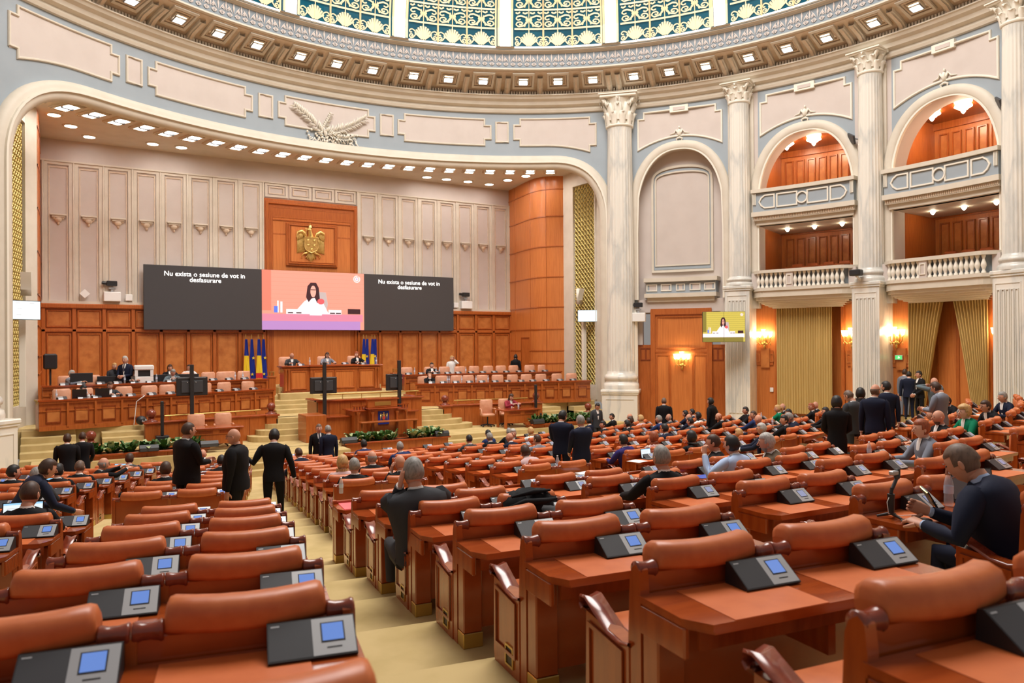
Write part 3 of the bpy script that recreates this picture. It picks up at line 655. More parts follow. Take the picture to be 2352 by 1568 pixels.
# marble pilaster faces under the small columns
# ---------------------------------------------------------------- wall bays on the right
def ell(a, c, hw, zs, h):  # arch crown curve: springing zs, rise h
    x = min(1, abs(a-c)/hw); return zs+h*(1-x**2.3)**(1/2.0)
def bay(c, hw, n_, blind=False):
    a0, a1 = c-9.15+1.6, c+9.15-1.6; L_, R_ = c-9.15, c+9.15
    m = MB().use('blue_plaster'); zs, h = 9.6, 2.55
    AA = [c-hw+2*hw*i/40 for i in range(41)]; AA = sorted(AA+[c-hw*.995, c+hw*.995, c-hw*.98, c+hw*.98])
    m.grid([[cyl(a, RW, ell(a, c, hw, zs, h)) for a in AA], [cyl(a, RW, ZT) for a in AA]])
    m.use('pink_plaster' if not blind else 'blue_plaster')
    for x0, x1 in ((L_, c-hw), (c+hw, R_)): m.arc([(RW, 5.2 if not blind else -.1), (RW, ZT)], x0, x1, 3, flip=True)
    # reveal
    m.use('pink_plaster', True); z0 = 5.2 if not blind else 5.7; dep = .9 if not blind else .5
    prof = [(c-hw, z0)]+[(a, ell(a, c, hw, zs, h)) for a in AA]+[(c+hw, z0)]
    m.grid([[cyl(a, RW, z) for a, z in prof], [cyl(a, RW+dep, z) for a, z in prof]])
    pathp = [cyl(c-hw-.5, RW, z) for z in (z0, 8.6)]+[cyl(c+(a-c)*1.07, RW, z+.12) for a, z in zip(AA, [ell(q, c, hw, zs, h) for q in AA]) if 0 < abs(a-c) <= hw*.995 or a == c]+[cyl(c+hw+.5, RW, z) for z in (8.6, z0)]
    m.use('cream', True); m.mould(pathp, cnrm, .38, .16, False, rounded=True)
    pathq = [cyl(c-hw+.05, RW, z) for z in (z0, 8.6)]+[cyl(c+(a-c)*.985, RW, z-.03) for a, z in zip(AA, [ell(q, c, hw, zs, h) for q in AA]) if abs(a-c) <= hw*.995]+[cyl(c+hw-.05, RW, z) for z in (8.6, z0)]
    m.use('relief_white', False); m.mould(pathq, cnrm, .07, .13, False)
    # upper blue field panel with arched lower edge
    def zb(a): return 12.2+.48*(1-(abs(a-c)/6.4)**2)
    pw_ = 6.35; cols = [c-pw_, c-pw_+.9]+[c-pw_+.9+(2*pw_-1.8)*i/14 for i in range(1, 14)]+[c+pw_-.9, c+pw_]
    m.use('pink_plaster')
    for i in range(len(cols)-1):
        a, b_ = cols[i], cols[i+1]; e_ = .28 if i in (0, len(cols)-2) else 0
        m.add([cyl(a, RW-.012, zb(a)), cyl(b_, RW-.012, zb(b_)), cyl(b_, RW-.012, 13.8-e_), cyl(a, RW-.012, 13.8-e_)], [(0, 1, 2, 3)])
    seg = [cyl(a, RW, zb(a)) for a in cols]+[cyl(c+pw_, RW, 13.52), cyl(c+pw_-.9, RW, 13.52), cyl(c+pw_-.9, RW, 13.8), cyl(c-pw_+.9, RW, 13.8), cyl(c-pw_+.9, RW, 13.52), cyl(c-pw_, RW, 13.52)]
    m.use('relief_white'); m.mould(seg, cnrm, .075, .07, rounded=True)
    m.cbox(15.86, RW, c-1.4, c+1.4, 13.68, 13.96, 3); m.use('pink_plaster'); m.cbox(15.84, 15.87, c-.9, c+.9, 13.75, 13.88, 2)
    m.use('relief_white', True); m.ball(cyl(c, RW-.06, 12.8), (.11, .08, .17), 8, 6); m.ball(cyl(c, RW-.05, 13.03), (.05, .04, .06), 6, 5)
    for s_ in (-1, 1):
        m.tube([cyl(c, RW-.05, 12.7), cyl(c+s_*.5, RW-.07, 12.92), cyl(c+s_*.75, RW-.05, 12.8), cyl(c+s_*1.5, RW-.03, 12.76)], [.04, .05, .035, .01], 5); m.tube([cyl(c, RW-.05, 12.6), cyl(c+s_*.45, RW-.07, 12.55), cyl(c+s_*.3, RW-.04, 12.42)], [.05, .04, .015], 5)
    # plaster strips beside the columns
    m.use('cream', False)
    for x in (L_+1.55, R_-1.55): m.cbox(RW-.08, RW, x-.28, x+.28, -.1 if blind else 5.2, 13.9, 1)
    struct(m, 'wall_bay_%d' % n_)
    return AA
bay(53.95, 6.6, 1, True); bay(72.35, 6.75, 2); bay(90.7, 6.75, 3); bay(109.0, 6.75, 4); bay(127, 6.75, 5)
# blind arch bay
c = 53.95; m = MB().use('pink_plaster'); m.arc([(RW+.5, 5.1), (RW+.5, 12.3)], c-7, c+7, 12, flip=True)
def frame_path(hw, z0, zs, h, r, n=16): return [cyl(c-hw, r, z0), cyl(c-hw, r, zs)]+[cyl(c-hw*cos(R(180*i/n)), r, zs+h*sin(R(180*i/n))**.55) for i in range(1, n)]+[cyl(c+hw, r, zs), cyl(c+hw, r, z0)]
m.use('cream'); m.mould(frame_path(4.45, 6.95, 10.7, .78, RW+.5), cnrm, .10, .09); m.use('blue_plaster'); m.mould(frame_path(4.2, 7.1, 10.75, .55, RW+.5), cnrm, .16, .03); m.use('cream'); m.mould(frame_path(4.0, 7.2, 10.8, .45, RW+.5), cnrm, .06, .07)
m.use('cream'); m.cbox(RW-.15, RW+.5, c-5.6, c+5.6, 6.45, 6.62, 8); m.use('blue_plaster'); m.cbox(RW, RW+.5, c-5.3, c+5.3, 5.95, 6.45, 8)
m.use('pink_plaster')
for i in range(5):
    x = c-4.4+2.2*i; w_ = .75 if i != 2 else .6; q = [cyl(x-w_, RW, 6.08), cyl(x+w_, RW, 6.08), cyl(x+w_, RW, 6.34), cyl(x-w_, RW, 6.34)]; m.add(q, [(0, 1, 2, 3)]); m.use('relief_white'); m.mould(q, cnrm, .04, .04); m.use('pink_plaster')
m.use('cream'); m.cbox(RW-.2, RW+.5, c-5.5, c+5.5, 5.78, 5.95, 8); m.cbox(RW-.05, RW+.5, c-5.1, c+5.1, 5.6, 5.78, 8)
m.use('pink_plaster'); m.cbox(RW+.05, RW+.5, c-7.3, c+7.3, 5.15, 5.7, 8); m.cbox(RW+.05, RW+.5, c-7.3, c-5.9, 3.75, 5.2, 2); m.cbox(RW+.05, RW+.5, c+5.9, c+7.3, 3.75, 5.2, 2)
struct(m, 'wall_blind_arch')
m = MB().use('wood'); m.cbox(RW+.12, RW+.5, c-7.5, c+7.5, -.1, 3.75, 8); m.use('wood_light'); m.cbox(RW+.06, RW+.2, c-4.0, c+4.0, -.1, 5.2, 6)
m.use('wood')
for s_ in (-1, 1): m.cbox(RW-.02, RW+.2, c+s_*4.3-.35, c+s_*4.3+.35, -.1, 5.25, 1)
m.cbox(RW-.02, RW+.2, c-4.6, c+4.6, 5.05, 5.3, 6); m.cbox(RW+.02, RW+.2, c-4, c+4, 3.42, 3.5, 5)
for a_, b_, z0, z1 in ((-3.7, 3.7, 3.62, 4.95), (-3.7, -1.9, .4, 3.3), (-1.7, 1.7, .4, 3.3), (1.9, 3.7, .4, 3.3)): m.mould([cyl(c+a_, RW+.06, z0), cyl(c+a_, RW+.06, z1), cyl(c+b_, RW+.06, z1), cyl(c+b_, RW+.06, z0)], cnrm, .05, .03)
m.use('wood_dark')
for a_, b_ in ((-6.2, -5.5), (-5.4, -4.75), (4.75, 5.4), (5.5, 6.2)): m.mould([cyl(c+a_, RW+.12, 3.1), cyl(c+a_, RW+.12, 3.6), cyl(c+b_, RW+.12, 3.6), cyl(c+b_, RW+.12, 3.1)], cnrm, .04, .03)
struct(m, 'door_1')
# balcony bays
def gallery(c, k, curtain_open):
    which = ('left', 'right', 'far right', 'hidden')[k]
    m = MB().use('wood')
    def room(z0, z1, r1):   # recessed panelled gallery
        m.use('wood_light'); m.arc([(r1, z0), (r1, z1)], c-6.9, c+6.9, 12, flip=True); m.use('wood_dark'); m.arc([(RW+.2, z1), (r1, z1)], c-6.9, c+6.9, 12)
        m.use('carpet'); m.arc([(RW, z0), (r1, z0)], c-6.9, c+6.9, 12)
        m.use('wood')
        for s_ in (-1, 1): m.grid([[cyl(c+s_*6.85, RW+.1, z0), cyl(c+s_*6.85, RW+.1, z1)], [cyl(c+s_*6.6, r1, z0), cyl(c+s_*6.6, r1, z1)]])
        nn = 9; w_ = 12.4/nn
        for i in range(nn):
            x0 = c-6.2+w_*i; m.use('burl'); q = [cyl(x0+.25, r1-.03, z0+.95), cyl(x0+.25, r1-.03, z1-.45), cyl(x0+w_-.25, r1-.03, z1-.45), cyl(x0+w_-.25, r1-.03, z0+.95)]; m.add(q, [(0, 1, 2, 3)]); m.use('wood'); m.mould(q, cnrm, .06, .06, rounded=True)
        m.use('wood'); m.cbox(r1-.1, r1, c-6.8, c+6.8, z1-.25, z1, 10); m.cbox(r1-.08, r1, c-6.8, c+6.8, z0+.6, z0+.75, 10)
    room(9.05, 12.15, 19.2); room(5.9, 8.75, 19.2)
    m.use('cream'); m.cbox(RW-.02, RW+3, c-6.9, c+6.9, 8.55, 9.05, 10)
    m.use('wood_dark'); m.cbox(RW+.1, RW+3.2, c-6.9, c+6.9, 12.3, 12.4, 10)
    struct(m, 'wall_gallery_%d' % (k+1))
    # upper parapet
    t = thing('balcony_parapet', 'solid plaster parapet with a central ring on the %s upper balcony' % which, 'balcony', cyl(c, 15.6, 9.0), -R(c), None)
    inv = Matrix.Rotation(R(c), 4, 'Z') @ Matrix.Translation(-Vector(cyl(c, 15.6, 9.0)))
    def loc(mb): mb.v = [tuple(inv @ Vector(p)) for p in mb.v]; return mb
    b = MB().use('cream'); H_ = 7.35
    b.use('blue_plaster'); b.cbox(15.62, 16.2, c-H_+.2, c+H_-.2, 8.95, 9.8, 12)
    b.use('cream'); b.cbox(15.5, 16.2, c-H_, c+H_, 9.82, 9.96, 12); b.cbox(15.55, 16.2, c-H_, c+H_, 8.88, 9.06, 12); b.cbox(15.66, 16.2, c-H_+.2, c+H_-.2, 8.72, 8.9, 12); b.cbox(15.78, 16.2, c-H_+.5, c+H_-.5, 8.55, 8.73, 12)
    b.use('cream_shade')
    for i in range(60): a = c-H_+.4+(2*H_-.8)*i/59; b.cbox(15.63, 15.7, a-.07, a+.07, 8.76, 8.86)
    loc(b).build('wall_face', t)
    b = MB().use('relief_white')
    for s_ in (-1, 1):
        b.mould([cyl(c+s_*x, 15.62, z) for x, z in ((4.0, 9.2), (4.0, 9.7), (5.4, 9.7), (5.9, 9.6), (6.2, 9.45), (5.9, 9.3), (5.4, 9.2))], cnrm, .05, .05)
        b.mould([cyl(c+s_*x, 15.62, z) for x, z in ((.75, 9.2), (.75, 9.7), (3.6, 9.7), (3.6, 9.2))], cnrm, .05, .05)
        for q in range(3): b.cbox(15.56, 15.62, c+s_*(6.75+q*.16)-.05, c+s_*(6.75+q*.16)+.05, 9.35, 9.8)
    b.mould([cyl(c+.75*cos(R(i*22.5)), 15.6, 9.45+.21*sin(R(i*22.5))) for i in range(16)], cnrm, .05, .05)
    loc(b).build('relief_frames', t)
    # lower balustrade
    t = thing('balcony_balustrade', 'plaster balustrade with turned balusters on the %s lower balcony' % which, 'balcony', cyl(c, 15.3, 5.9), -R(c), None)
    inv = Matrix.Rotation(R(c), 4, 'Z') @ Matrix.Translation(-Vector(cyl(c, 15.3, 5.9)))
    r0 = 15.3; H_ = 7.5
    def rr(a):  # bowed plan
        x = abs(a-c)/H_; return r0+(.55*max(0, (x-.72)/.28)**1.7)
    def band(mb, dr0, dr1, z0, z1, hh=H_):
        AAA = [c-hh+2*hh*i/28 for i in range(29)]; mb.grid([[cyl(a, rr(a)+dr0, z0) for a in AAA], [cyl(a, rr(a)+dr0, z1) for a in AAA], [cyl(a, 16.2, z1+dr1) for a in AAA]]); mb.grid([[cyl(a, 16.2, z0) for a in AAA], [cyl(a, rr(a)+dr0, z0) for a in AAA]])
    b = MB().use('cream'); band(b, -.08, 0, 6.56, 6.68)
    AAA = [c-H_+2*H_*i/28 for i in range(29)]
    b.grid([[cyl(a, rr(a)+.25, 6.56) for a in AAA], [cyl(a, rr(a)+.25, 6.68) for a in AAA]])
    loc(b).build('handrail', t)
    b = MB().use('cream'); band(b, -.06, 0, 5.86, 5.98); band(b, 0, 0, 5.62, 5.86)
    band(b, .12, 0, 5.5, 5.62, 7.0); 
    for i in range(5): band(b, .22+.13*i, 0, 5.42-.06*i, 5.5-.06*i, 6.6-.42*i)
    b.use('blue_plaster'); b.grid([[cyl(a, rr(a)+.3, 5.98) for a in AAA], [cyl(a, rr(a)+.3, 6.6) for a in AAA]])
    b.use('pink_plaster')
    for a in (c-1.5, c+6.9, c-6.9): b.cbox(rr(a)-.03, rr(a)+.2, a-.5, a+.5, 5.95, 6.6, 1)
    b.use('relief_white'); b.mould([cyl(c-1.5+x, r0-.03, z) for x, z in ((-.3, 6.1), (-.3, 6.45), (.3, 6.45), (.3, 6.1))], cnrm, .03, .03)
    loc(b).build('slab', t)
    bal = MB().use('relief_white', True); bal.lathe([(.07, 0), (.07, .05), (.04, .09), (.05, .14), (.085, .24), (.075, .32), (.04, .42), (.035, .47), (.06, .52), (.065, .58)], 10)
    pr = None
    for a in [c-6.2+.66*i for i in range(7)]+[c-.75+.66*i for i in range(11)]:
        if abs(a-(c-1.5)) < .6 or abs(a-c) > 6.6: continue
        p = inv @ Vector(cyl(a, rr(a)+.06, 5.98))
        if pr is None: pr = bal.build('baluster', t, p)
        else: q = pr.copy(); COL.objects.link(q); q.parent = t; q.location = p
    # lower wall
    m = MB().use('wood_light'); m.arc([(RW+.65, -.1), (RW+.65, 5.5)], c-8, c+8, 14, flip=True)
    m.use('wood_light')
    for s_ in (-1, 1):
        m.cbox(RW+.3, RW+.7, c+s_*6.3-1.5, c+s_*6.3+1.5, -.1, 5.4, 3)
        m.use('wood'); m.cbox(RW+.22, RW+.4, c+s_*4.55-.22, c+s_*4.55+.22, -.1, 5.3, 1)
        m.cbox(RW+.26, RW+.4, c+s_*6.4-1.3, c+s_*6.4+1.3, 2.9, 3.5, 3); m.use('burl'); m.cbox(RW+.22, RW+.3, c+s_*6.2-.6, c+s_*6.2+.6, 2.8, 3.58, 1)
        for d in (-1.0, 1.0): m.mould([cyl(c+s_*6.3+d-.22, RW+.26, 3.05), cyl(c+s_*6.3+d-.22, RW+.26, 3.35), cyl(c+s_*6.3+d+.22, RW+.26, 3.35), cyl(c+s_*6.3+d+.22, RW+.26, 3.05)], cnrm, .03, .02)
        m.use('wood_light')
    m.use('wood'); 
    for x in (-2.4, -.1, .1, 2.4): m.mould([cyl(c+x-.05, RW+.65, .5), cyl(c+x-.05, RW+.65, 5.0)], cnrm, .06, .03, False)
    struct(m, 'wall_lower_%d' % (k+1))
    # curtains
    def cur(a0, a1, pinch, side_):
        b = MB(); nf = 96; rows = []
        for z_ in range(0, 9):
            z = 5.25-(5.25-1.0)*z_/8; row = []
            for i in range(nf+1):
                u = i/nf
                if pinch:
                    f_ = 1-.62*(z_/8)**.9; a = (a0+(a1-a0)*u*f_) if side_ < 0 else (a1-(a1-a0)*(1-u)*f_)
                else: a = a0+(a1-a0)*u
                fold = sin(u*2*pi*(22 if not pinch else 11)+sin(u*9)*.8+z*.15)
                row.append(cyl(a, RW+.12-.07*fold, z))
            rows.append(row)
        b.use('curtain', True); b.grid(rows, flip=True); return b
    if curtain_open:
        for s_, nm in ((-1, 'left'), (1, 'right')):
            o = cur(*(((c-5.0, c-.6, True, -1)) if s_ < 0 else (c+.5, c+4.6, True, 1))).build('curtain'); tag(o, 'gold curtain drawn to the %s side of the open doorway' % nm if k == 1 else 'gold curtain beyond the right edge, drawn to the %s' % nm, 'curtain')
    else:
        o = cur(c-4.4, c+3.3, False, 0).build('curtain'); tag(o, 'gold pleated curtain closed under the left balcony', 'curtain')
gallery(72.35, 0, False); gallery(90.7, 1, True); gallery(109.0, 2, True)
m = MB().use('wood_light'); m.arc([(RW+.65, -.1), (RW+.65, 14.5)], 118, 150, 14, flip=True); m.arc([(RW+.65, -.1), (RW+.65, 14.5)], -80, -46, 14, flip=True); struct(m, 'wall_side')
m = MB().use('brass'); m.tube([cyl(85.6+.5*i, RW+.05, 5.28) for i in range(21)], .02, 6); o = m.build('curtain_rod'); tag(o, 'brass curtain rod over the drawn gold curtains', 'curtain rod')
# sconces
sc0 = None
for a, z, lb in ((54.1, 3.05, 'on the wooden door of the blind arch'), (66.1, 3.95, 'left of the closed curtain'), (78.2, 3.95, 'right of the closed curtain'), (84.0, 3.95, 'left of the drawn curtains'), (97.0, 3.95, 'right of the drawn curtains'), (102.6, 3.95, 'past the right edge column')):
    t = thing('wall_sconce', 'brass wall sconce with lit glass shades '+lb, 'wall lamp', cyl(a, RW+.24 if a > 60 else RW+.06, z), -R(a), 'brass sconces along the curved wall')
    if sc0 is None:
        b = MB().use('brass', True); b.ball((0, -.03, -.05), (.1, .04, .22)); b.ball((0, -.06, -.3), (.05, .05, .08))
        P4 = [(-.27, -.16), (-.12, -.26), (.12, -.26), (.27, -.16)]
        for x, y in P4+[(0, -.2)]:
            zt = .1 if (x, y) != (0, -.2) else .2
            b.tube([(0, -.05, -.1), (x*.5, y*.7, -.2), (x*.95, y, -.1), (x, y, zt-.03)], [.02, .018, .015, .02], 6); b.lathe([(.05, 0), (.035, .02)], 8, (x, y, zt-.04)); b.ball((x, y, -.2), (.02, .02, .06), 6, 5)
        s1 = b.build('bracket', t); b = MB().use('sconce_glass', True)
        for x, y in P4+[(0, -.2)]: zt = .1 if (x, y) != (0, -.2) else .2; b.lathe([(.035, 0), (.06, .06), (.065, .14), (.085, .2)], 10, (x, y, zt))
        s2 = b.build('shade', t); sc0 = [s1, s2]
    else:
        for q in sc0: c2 = q.copy(); COL.objects.link(c2); c2.parent = t
# gallery lamps and seats
gl0 = None; gb0 = None
for k, c in enumerate((72.35, 90.7, 109.0)):
    for lv, (z, y) in enumerate(((12.1, 'upper'), (8.7, 'lower'))):
        for j, d in enumerate((-4.2, -.6, 3.0)):
            t = thing('gallery_lamp', 'scalloped glass ceiling lamp, %s of three in the %s gallery of the %s bay' % (('left', 'middle', 'right')[j], y, ('left', 'right', 'far right')[k]), 'ceiling light', cyl(c+d, 17.4, z), -R(c), 'glass lamps in the balcony galleries')
            if gl0 is None:
                b = MB().use('gallery_glass', True); b.lathe([(.02, -.28), (.07, -.22), (.09, -.14), (.16, -.13), (.18, -.07), (.28, -.05), (.27, 0)], 14); gl0 = b.build('shade', t)
            else: q = gl0.copy(); COL.objects.link(q); q.parent = t
    for lv, (z0, rws) in enumerate(((9.05, 2), (5.9, 3))):
        for j in range(rws):
            t = thing('gallery_bench', 'orange leather gallery seats, %s row, %s gallery, %s bay' % (ordn(j), ('upper', 'lower')[lv], ('left', 'right', 'far right')[k]), 'bench', cyl(c, 16.6+.75*j, z0+.22*j), -R(c), 'leather seat rows in the balcony galleries')
            if gb0 is None:
                b = MB().use('wood'); b.box(-1.65, 1.65, -.06, .02, 0, .62, .01); b.box(-1.7, 1.7, -.3, .02, .6, .65, .01); f1 = b.build('desk_front', t)
                b = MB().use('wood_dark'); b.box(-1.6, 1.6, .42, .5, 0, .68, .01); f2 = b.build('back_board', t); f3 = []
                for i in range(5):
                    b = MB().use('cushion_leather', True); b.box(-.24, .24, -.06, .06, -.16, .1, .05); o = b.build('backrest', t, (-1.3+.65*i, .38, .72)); f3.append(o)
                    b = MB().use('cushion_leather', True); b.box(-.24, .24, -.2, .2, -.05, .05, .04); o = b.build('seat', t, (-1.3+.65*i, .18, .38)); f3.append(o)
                gb0 = [f1, f2]+f3
            else:
                for q in gb0: c2 = q.copy(); COL.objects.link(c2); c2.parent = t
# ---------------------------------------------------------------- benches with desks (two seats each)
S = .363; HALF = 2*S   # seat half pitch, bench half width
def end_profile(): return [(-.045, 0), (.045, 0), (.05, .5), (.035, .76), (.02, .80), (-.01, .82), (-.035, .80), (-.045, .72)]
FY = lambda x, y, z: (z, x, y)  # profile (y, z) extruded along x
def mk_bench(kind):
    """kind: 'full' seat + desk, 'bare' seats with a plain back, 'desk' desk without seats"""
    t = thing('desk_bench', None, 'desk bench')
    b = MB().use('wood_red')
    for s in (-1, 1): b.prism(end_profile() if kind != 'desk' else [(-.04, 0), (.03, 0), (.03, .74), (-.04, .74)], s*HALF-.022*(1+s), s*HALF+.022*(1-s), FY)
    b.use('wood_red'); H = .79 if kind != 'desk' else .74
    b.box(-HALF+.04, HALF-.04, -.02, .02, .10 if kind != 'full' else .30, H-.005, .006)
    b.use('wood'); b.box(-.02, .02, -.03, .03, .06, H, .005)
    b.build('frame', t)
    if kind != 'bare':
        b = MB().use('wood_red'); c = .07
        poly = [(-HALF-.005, -.03), (-HALF-.005, -.40+c), (-HALF+c*.9, -.435), (HALF-c*.9, -.435), (HALF+.005, -.40+c), (HALF+.005, -.03)]
        b.prism(poly, .672, .70); b.prism([(x*.985, y*.985-.004) for x, y in poly], .66, .676); b.build('desktop', t)
        for s in (-1, 1): b = MB().use('desk_leather'); b.box(s*S-.235+s*(-.04), s*S+.235+s*(-.04), -.432, -.06, .698, .7025); b.build('leather_inlay', t)
        b = MB().use('wood_red')
        for s in (-1, 1): b.box(*sorted((s*HALF, s*(HALF-.03))), -.34, -.03, .54, .665, .008)
        b.box(-HALF+.03, HALF-.03, -.13, -.105, .12, .66); b.box(-.02, .02, -.36, -.1, .45, .66); b.use('wood_dark'); b.box(-HALF+.05, HALF-.05, -.37, -.355, .58, .665); b.build('modesty_panel', t)
        for s in (-1, 1):
            b = MB().use('wood_red'); x0, x1 = sorted((s*(HALF-.005), s*(HALF-.14))); b.box(x0, x1, -.16, -.05, .1, .60, .008); b.use('brass'); b.box(x0-.003, x1+.003, -.164, -.047, 0, .1, .004); b.build('leg', t)
        b = MB().use('silver'); b.box(-.07, .09, -.145, -.13, .5, .545, .004); b.use('black_plastic')
        for i in range(4): b.lathe([(.013, 0), (.013, .003)], 10, M=Matrix.Translation((-.045+.037*i, -.146, .522)) @ Matrix.Rotation(R(90), 4, 'X'))
        b.build('socket_strip', t)
        for s in (-1, 1):
            vc = MB().use('black_plastic'); cx = s*S+.205; W2 = .145
            prof = [(-.06, .703), (-.20, .703), (-.205, .712), (-.085, .80), (-.065, .795)]
            vc.prism(prof, cx-W2, cx+W2, FY); o = vc.build('voting_console', t)
            def onslope(x, u, off):  # u 0 at the foot .. 1 at the top
                return (cx+x, -.205+.12*u, .712+.088*u+off)
            v = MB().use('dark_grey_plastic'); v.add([onslope(-W2+.004, .03, .001), onslope(.0, .03, .001), onslope(.0, .97, .001), onslope(-W2+.004, .97, .001)], [(0, 1, 2, 3)])
            v.use('silver'); v.add([onslope(.0, .03, .0015), onslope(W2-.004, .03, .0015), onslope(W2-.004, .97, .0015), onslope(.0, .97, .0015)], [(0, 1, 2, 3)])
            v.use('black_plastic'); v.add([onslope(.028, .33, .002), onslope(.108, .33, .002), onslope(.108, .85, .002), onslope(.028, .85, .002)], [(0, 1, 2, 3)])
            v.add([onslope(.045, .18, .002), onslope(.095, .18, .002), onslope(.095, .22, .002), onslope(.045, .22, .002)], [(0, 1, 2, 3)]); v.use('silver'); v.add([onslope(-W2+.012, .86, .002), onslope(-W2+.04, .86, .002), onslope(-W2+.04, .9, .002), onslope(-W2+.012, .9, .002)], [(0, 1, 2, 3)])
            v.build('faceplate', o)
            v = MB().use('console_screen'); v.add([onslope(.033, .37, .0035), onslope(.103, .37, .0035), onslope(.103, .81, .0035), onslope(.033, .81, .0035)], [(0, 1, 2, 3)]); v.build('screen', o)
        b = MB().use('brass'); b.box(-.10, -.02, -.075, -.05, .7, .7035); b.build('name_plate', t)
    if kind == 'desk': return t
    for s in (-1, 1):
        b = MB().use('cushion_leather', True); rows = []   # headrest: bowed roll of leather
        for u in (-1, -.985, -.95, -.88, -.65, -.35, 0, .35, .65, .88, .95, .985, 1):
            x = s*S+.264*u; e_ = .45 if abs(u) == 1 else .72 if abs(u) == .985 else .92 if abs(u) == .95 else 1
            y0 = -.045*(1-u*u)+.035; row = []
            for y, z in ((-.055, .782), (-.062, .80), (-.060, .845), (-.045, .875), (-.01, .889), (.04, .884), (.065, .862), (.06, .80), (.04, .782)):
                row.append((x, y0+y*(.7+.3*e_), .775+(z-.775)*e_+.008*u*u))
            rows.append(row)
        b.grid(rows, True, flip=False); b.add(rows[0], [list(range(9))]); b.add(rows[-1], [list(range(9))[::-1]]); b.build('headrest', t)
        b = MB().use('cushion_leather', True); b.box(s*S-.26, s*S+.26, .03, .10, .42, .79, .03); b.build('backrest', t)
        b = MB().use('cushion_leather', True); b.box(s*S-.27, s*S+.27, .06, .50, .36, .44, .035); b.build('seat', t)
        for e_ in (-1, 1):
            b = MB().use('lacquer', True); x = s*S+e_*.312; M_ = Matrix.Translation((x-.048, .0, .795)) @ Matrix.Rotation(R(90), 4, 'Y')
            b.lathe([(.0, 0), (.034, 0), (.037, .008), (.031, .03), (.030, .055), (.034, .08), (.038, .088), (.034, .096), (0, .096)], 12, M=M_); b.build('bolster', t)
    for x, e_ in ((-HALF+.03, 1), (0, 1), (HALF-.03, 1)):
        b = MB().use('wood_red'); w_ = .035
        poly = [(.04, 0), (.40, 0), (.415, .06), (.405, .50), (.04, .46)]
        b.prism(poly, x-w_, x+w_, FY)
        if x:
            o_ = x-w_-.004 if x < 0 else x+w_; b.mould([(o_+(.002 if x > 0 else 0), .09, .12), (o_, .09, .42), (o_, .37, .45), (o_, .37, .12)], lambda p: Vector((-1 if x < 0 else 1, 0, 0)), .02, .008)
        b.build('side_panel', t)
        b = MB().use('lacquer', True); pts = [(.03, .47), (.10, .455), (.2, .465), (.32, .52), (.40, .56), (.445, .555), (.45, .52), (.43, .50), (.41, .515)]
        b.grid([[(x-.05, y, z) for y, z in pts], [(x-.045, y, z+.012) for y, z in pts], [(x, y, z-.004) for y, z in pts], [(x+.045, y, z+.012) for y, z in pts], [(x+.05, y, z) for y, z in pts]]); b.grid([[(x-.05, y, z) for y, z in pts], [(x, y, z-.035) for y, z in pts], [(x+.05, y, z) for y, z in pts]], flip=True)
        b.build('armrest', t)
    for s in (-1, 1):
        b = MB().use('brass'); xo = s*(HALF-.03)+s*.036; N_ = lambda p: Vector((s, 0, 0)); b.mould([(xo, .12, .05), (xo, .12, .16), (xo, .22, .16), (xo, .22, .05)], N_, .012, .008); b.use('black_plastic'); b.add([(xo+s*.001, .12, .05), (xo+s*.001, .22, .05), (xo+s*.001, .22, .16), (xo+s*.001, .12, .16)], [(0, 1, 2, 3)]); b.build('vent', t)
    return t
BF, BBARE, BDESK = mk_bench('full'), mk_bench('bare'), mk_bench('desk')
index_children()
for o in list(scene.objects):
    if o.name.startswith('desk_bench'): pass
def bench_pose(sec, row, ang):
    c, r, z = (CB, back_r(row), ZA-row*DZB) if sec == 'b' else (CF, front_r(row), ZK-row*DZF)
    t = R(ang); return Vector((c[0]+r*sin(t), c[1]-r*cos(t), max(z, .003))), t
BACK = {-3: -23.9, -2: -19.7, -1: -15.4, 0: -11.4, 1: -7.2, 2: -2.9, 3: 1.4, 4: 5.9, 5: 10.5, 6: 15.2, 7: 19.9, 8: 24.6, 9: 29.3}
BACK = {-3: -24.0, -2: -19.7, -1: -15.47, 0: -11.47, 1: -7.19, 2: -2.9, 3: 1.36, 4: 5.86, 5: 10.5, 6: 15.2, 7: 19.9, 8: 24.6}
BACK = {k-0: v for k, v in BACK.items()}
# block numbers: 0 = block left of the aisle in front of the camera, 1 = first block right of it
BACKA = {-1: -15.47, 0: -11.47, 1: -7.19, 2: -2.90, 3: 1.36, 4: 5.86, 5: 10.52, 6: 15.2, 7: 19.9, 8: 24.6, 9: 29.3, -2: -19.7, -3: -24}
FRONTA = {-2: -25.6, -1: -19.9, 0: -14.15, 1: -8.33, 2: -2.36, 3: 3.7, 4: 9.76, 5: 15.8, 6: 22.0, 7: 27.5, -3: -31.5}
def blk_name(k):
    return ('%s block left of the aisle' % ordn(-k)) if k <= 0 else ('%s block right of the aisle' % ordn(k-1))
BENCH = {}
def put(proto, sec, row, k, ang):
    p, t = bench_pose(sec, row, ang)
    o = dup(proto); o.location = p; o.rotation_euler = (0, 0, t); BENCH[sec, row, k] = o
    if k >= 2:
        for c_ in o.children_recursive:
            if c_.name.startswith('screen'): c_.material_slots[0].link = 'OBJECT'; c_.material_slots[0].material = MAT['console_screen_dim']
    lab = 'two-seat leather desk bench, %s row %s cross aisle, %s' % (ordn((6-row) if sec == 'b' and row < 7 else row), 'before' if sec == 'b' else 'beyond', blk_name(k))
    if proto is BDESK: lab = 'two-place desk without seats, foremost row %s cross aisle, %s' % ('before' if sec == 'b' else 'beyond', blk_name(k))
    tag(o, lab, 'desk bench', 'two-seat desk benches of the chamber'); return o
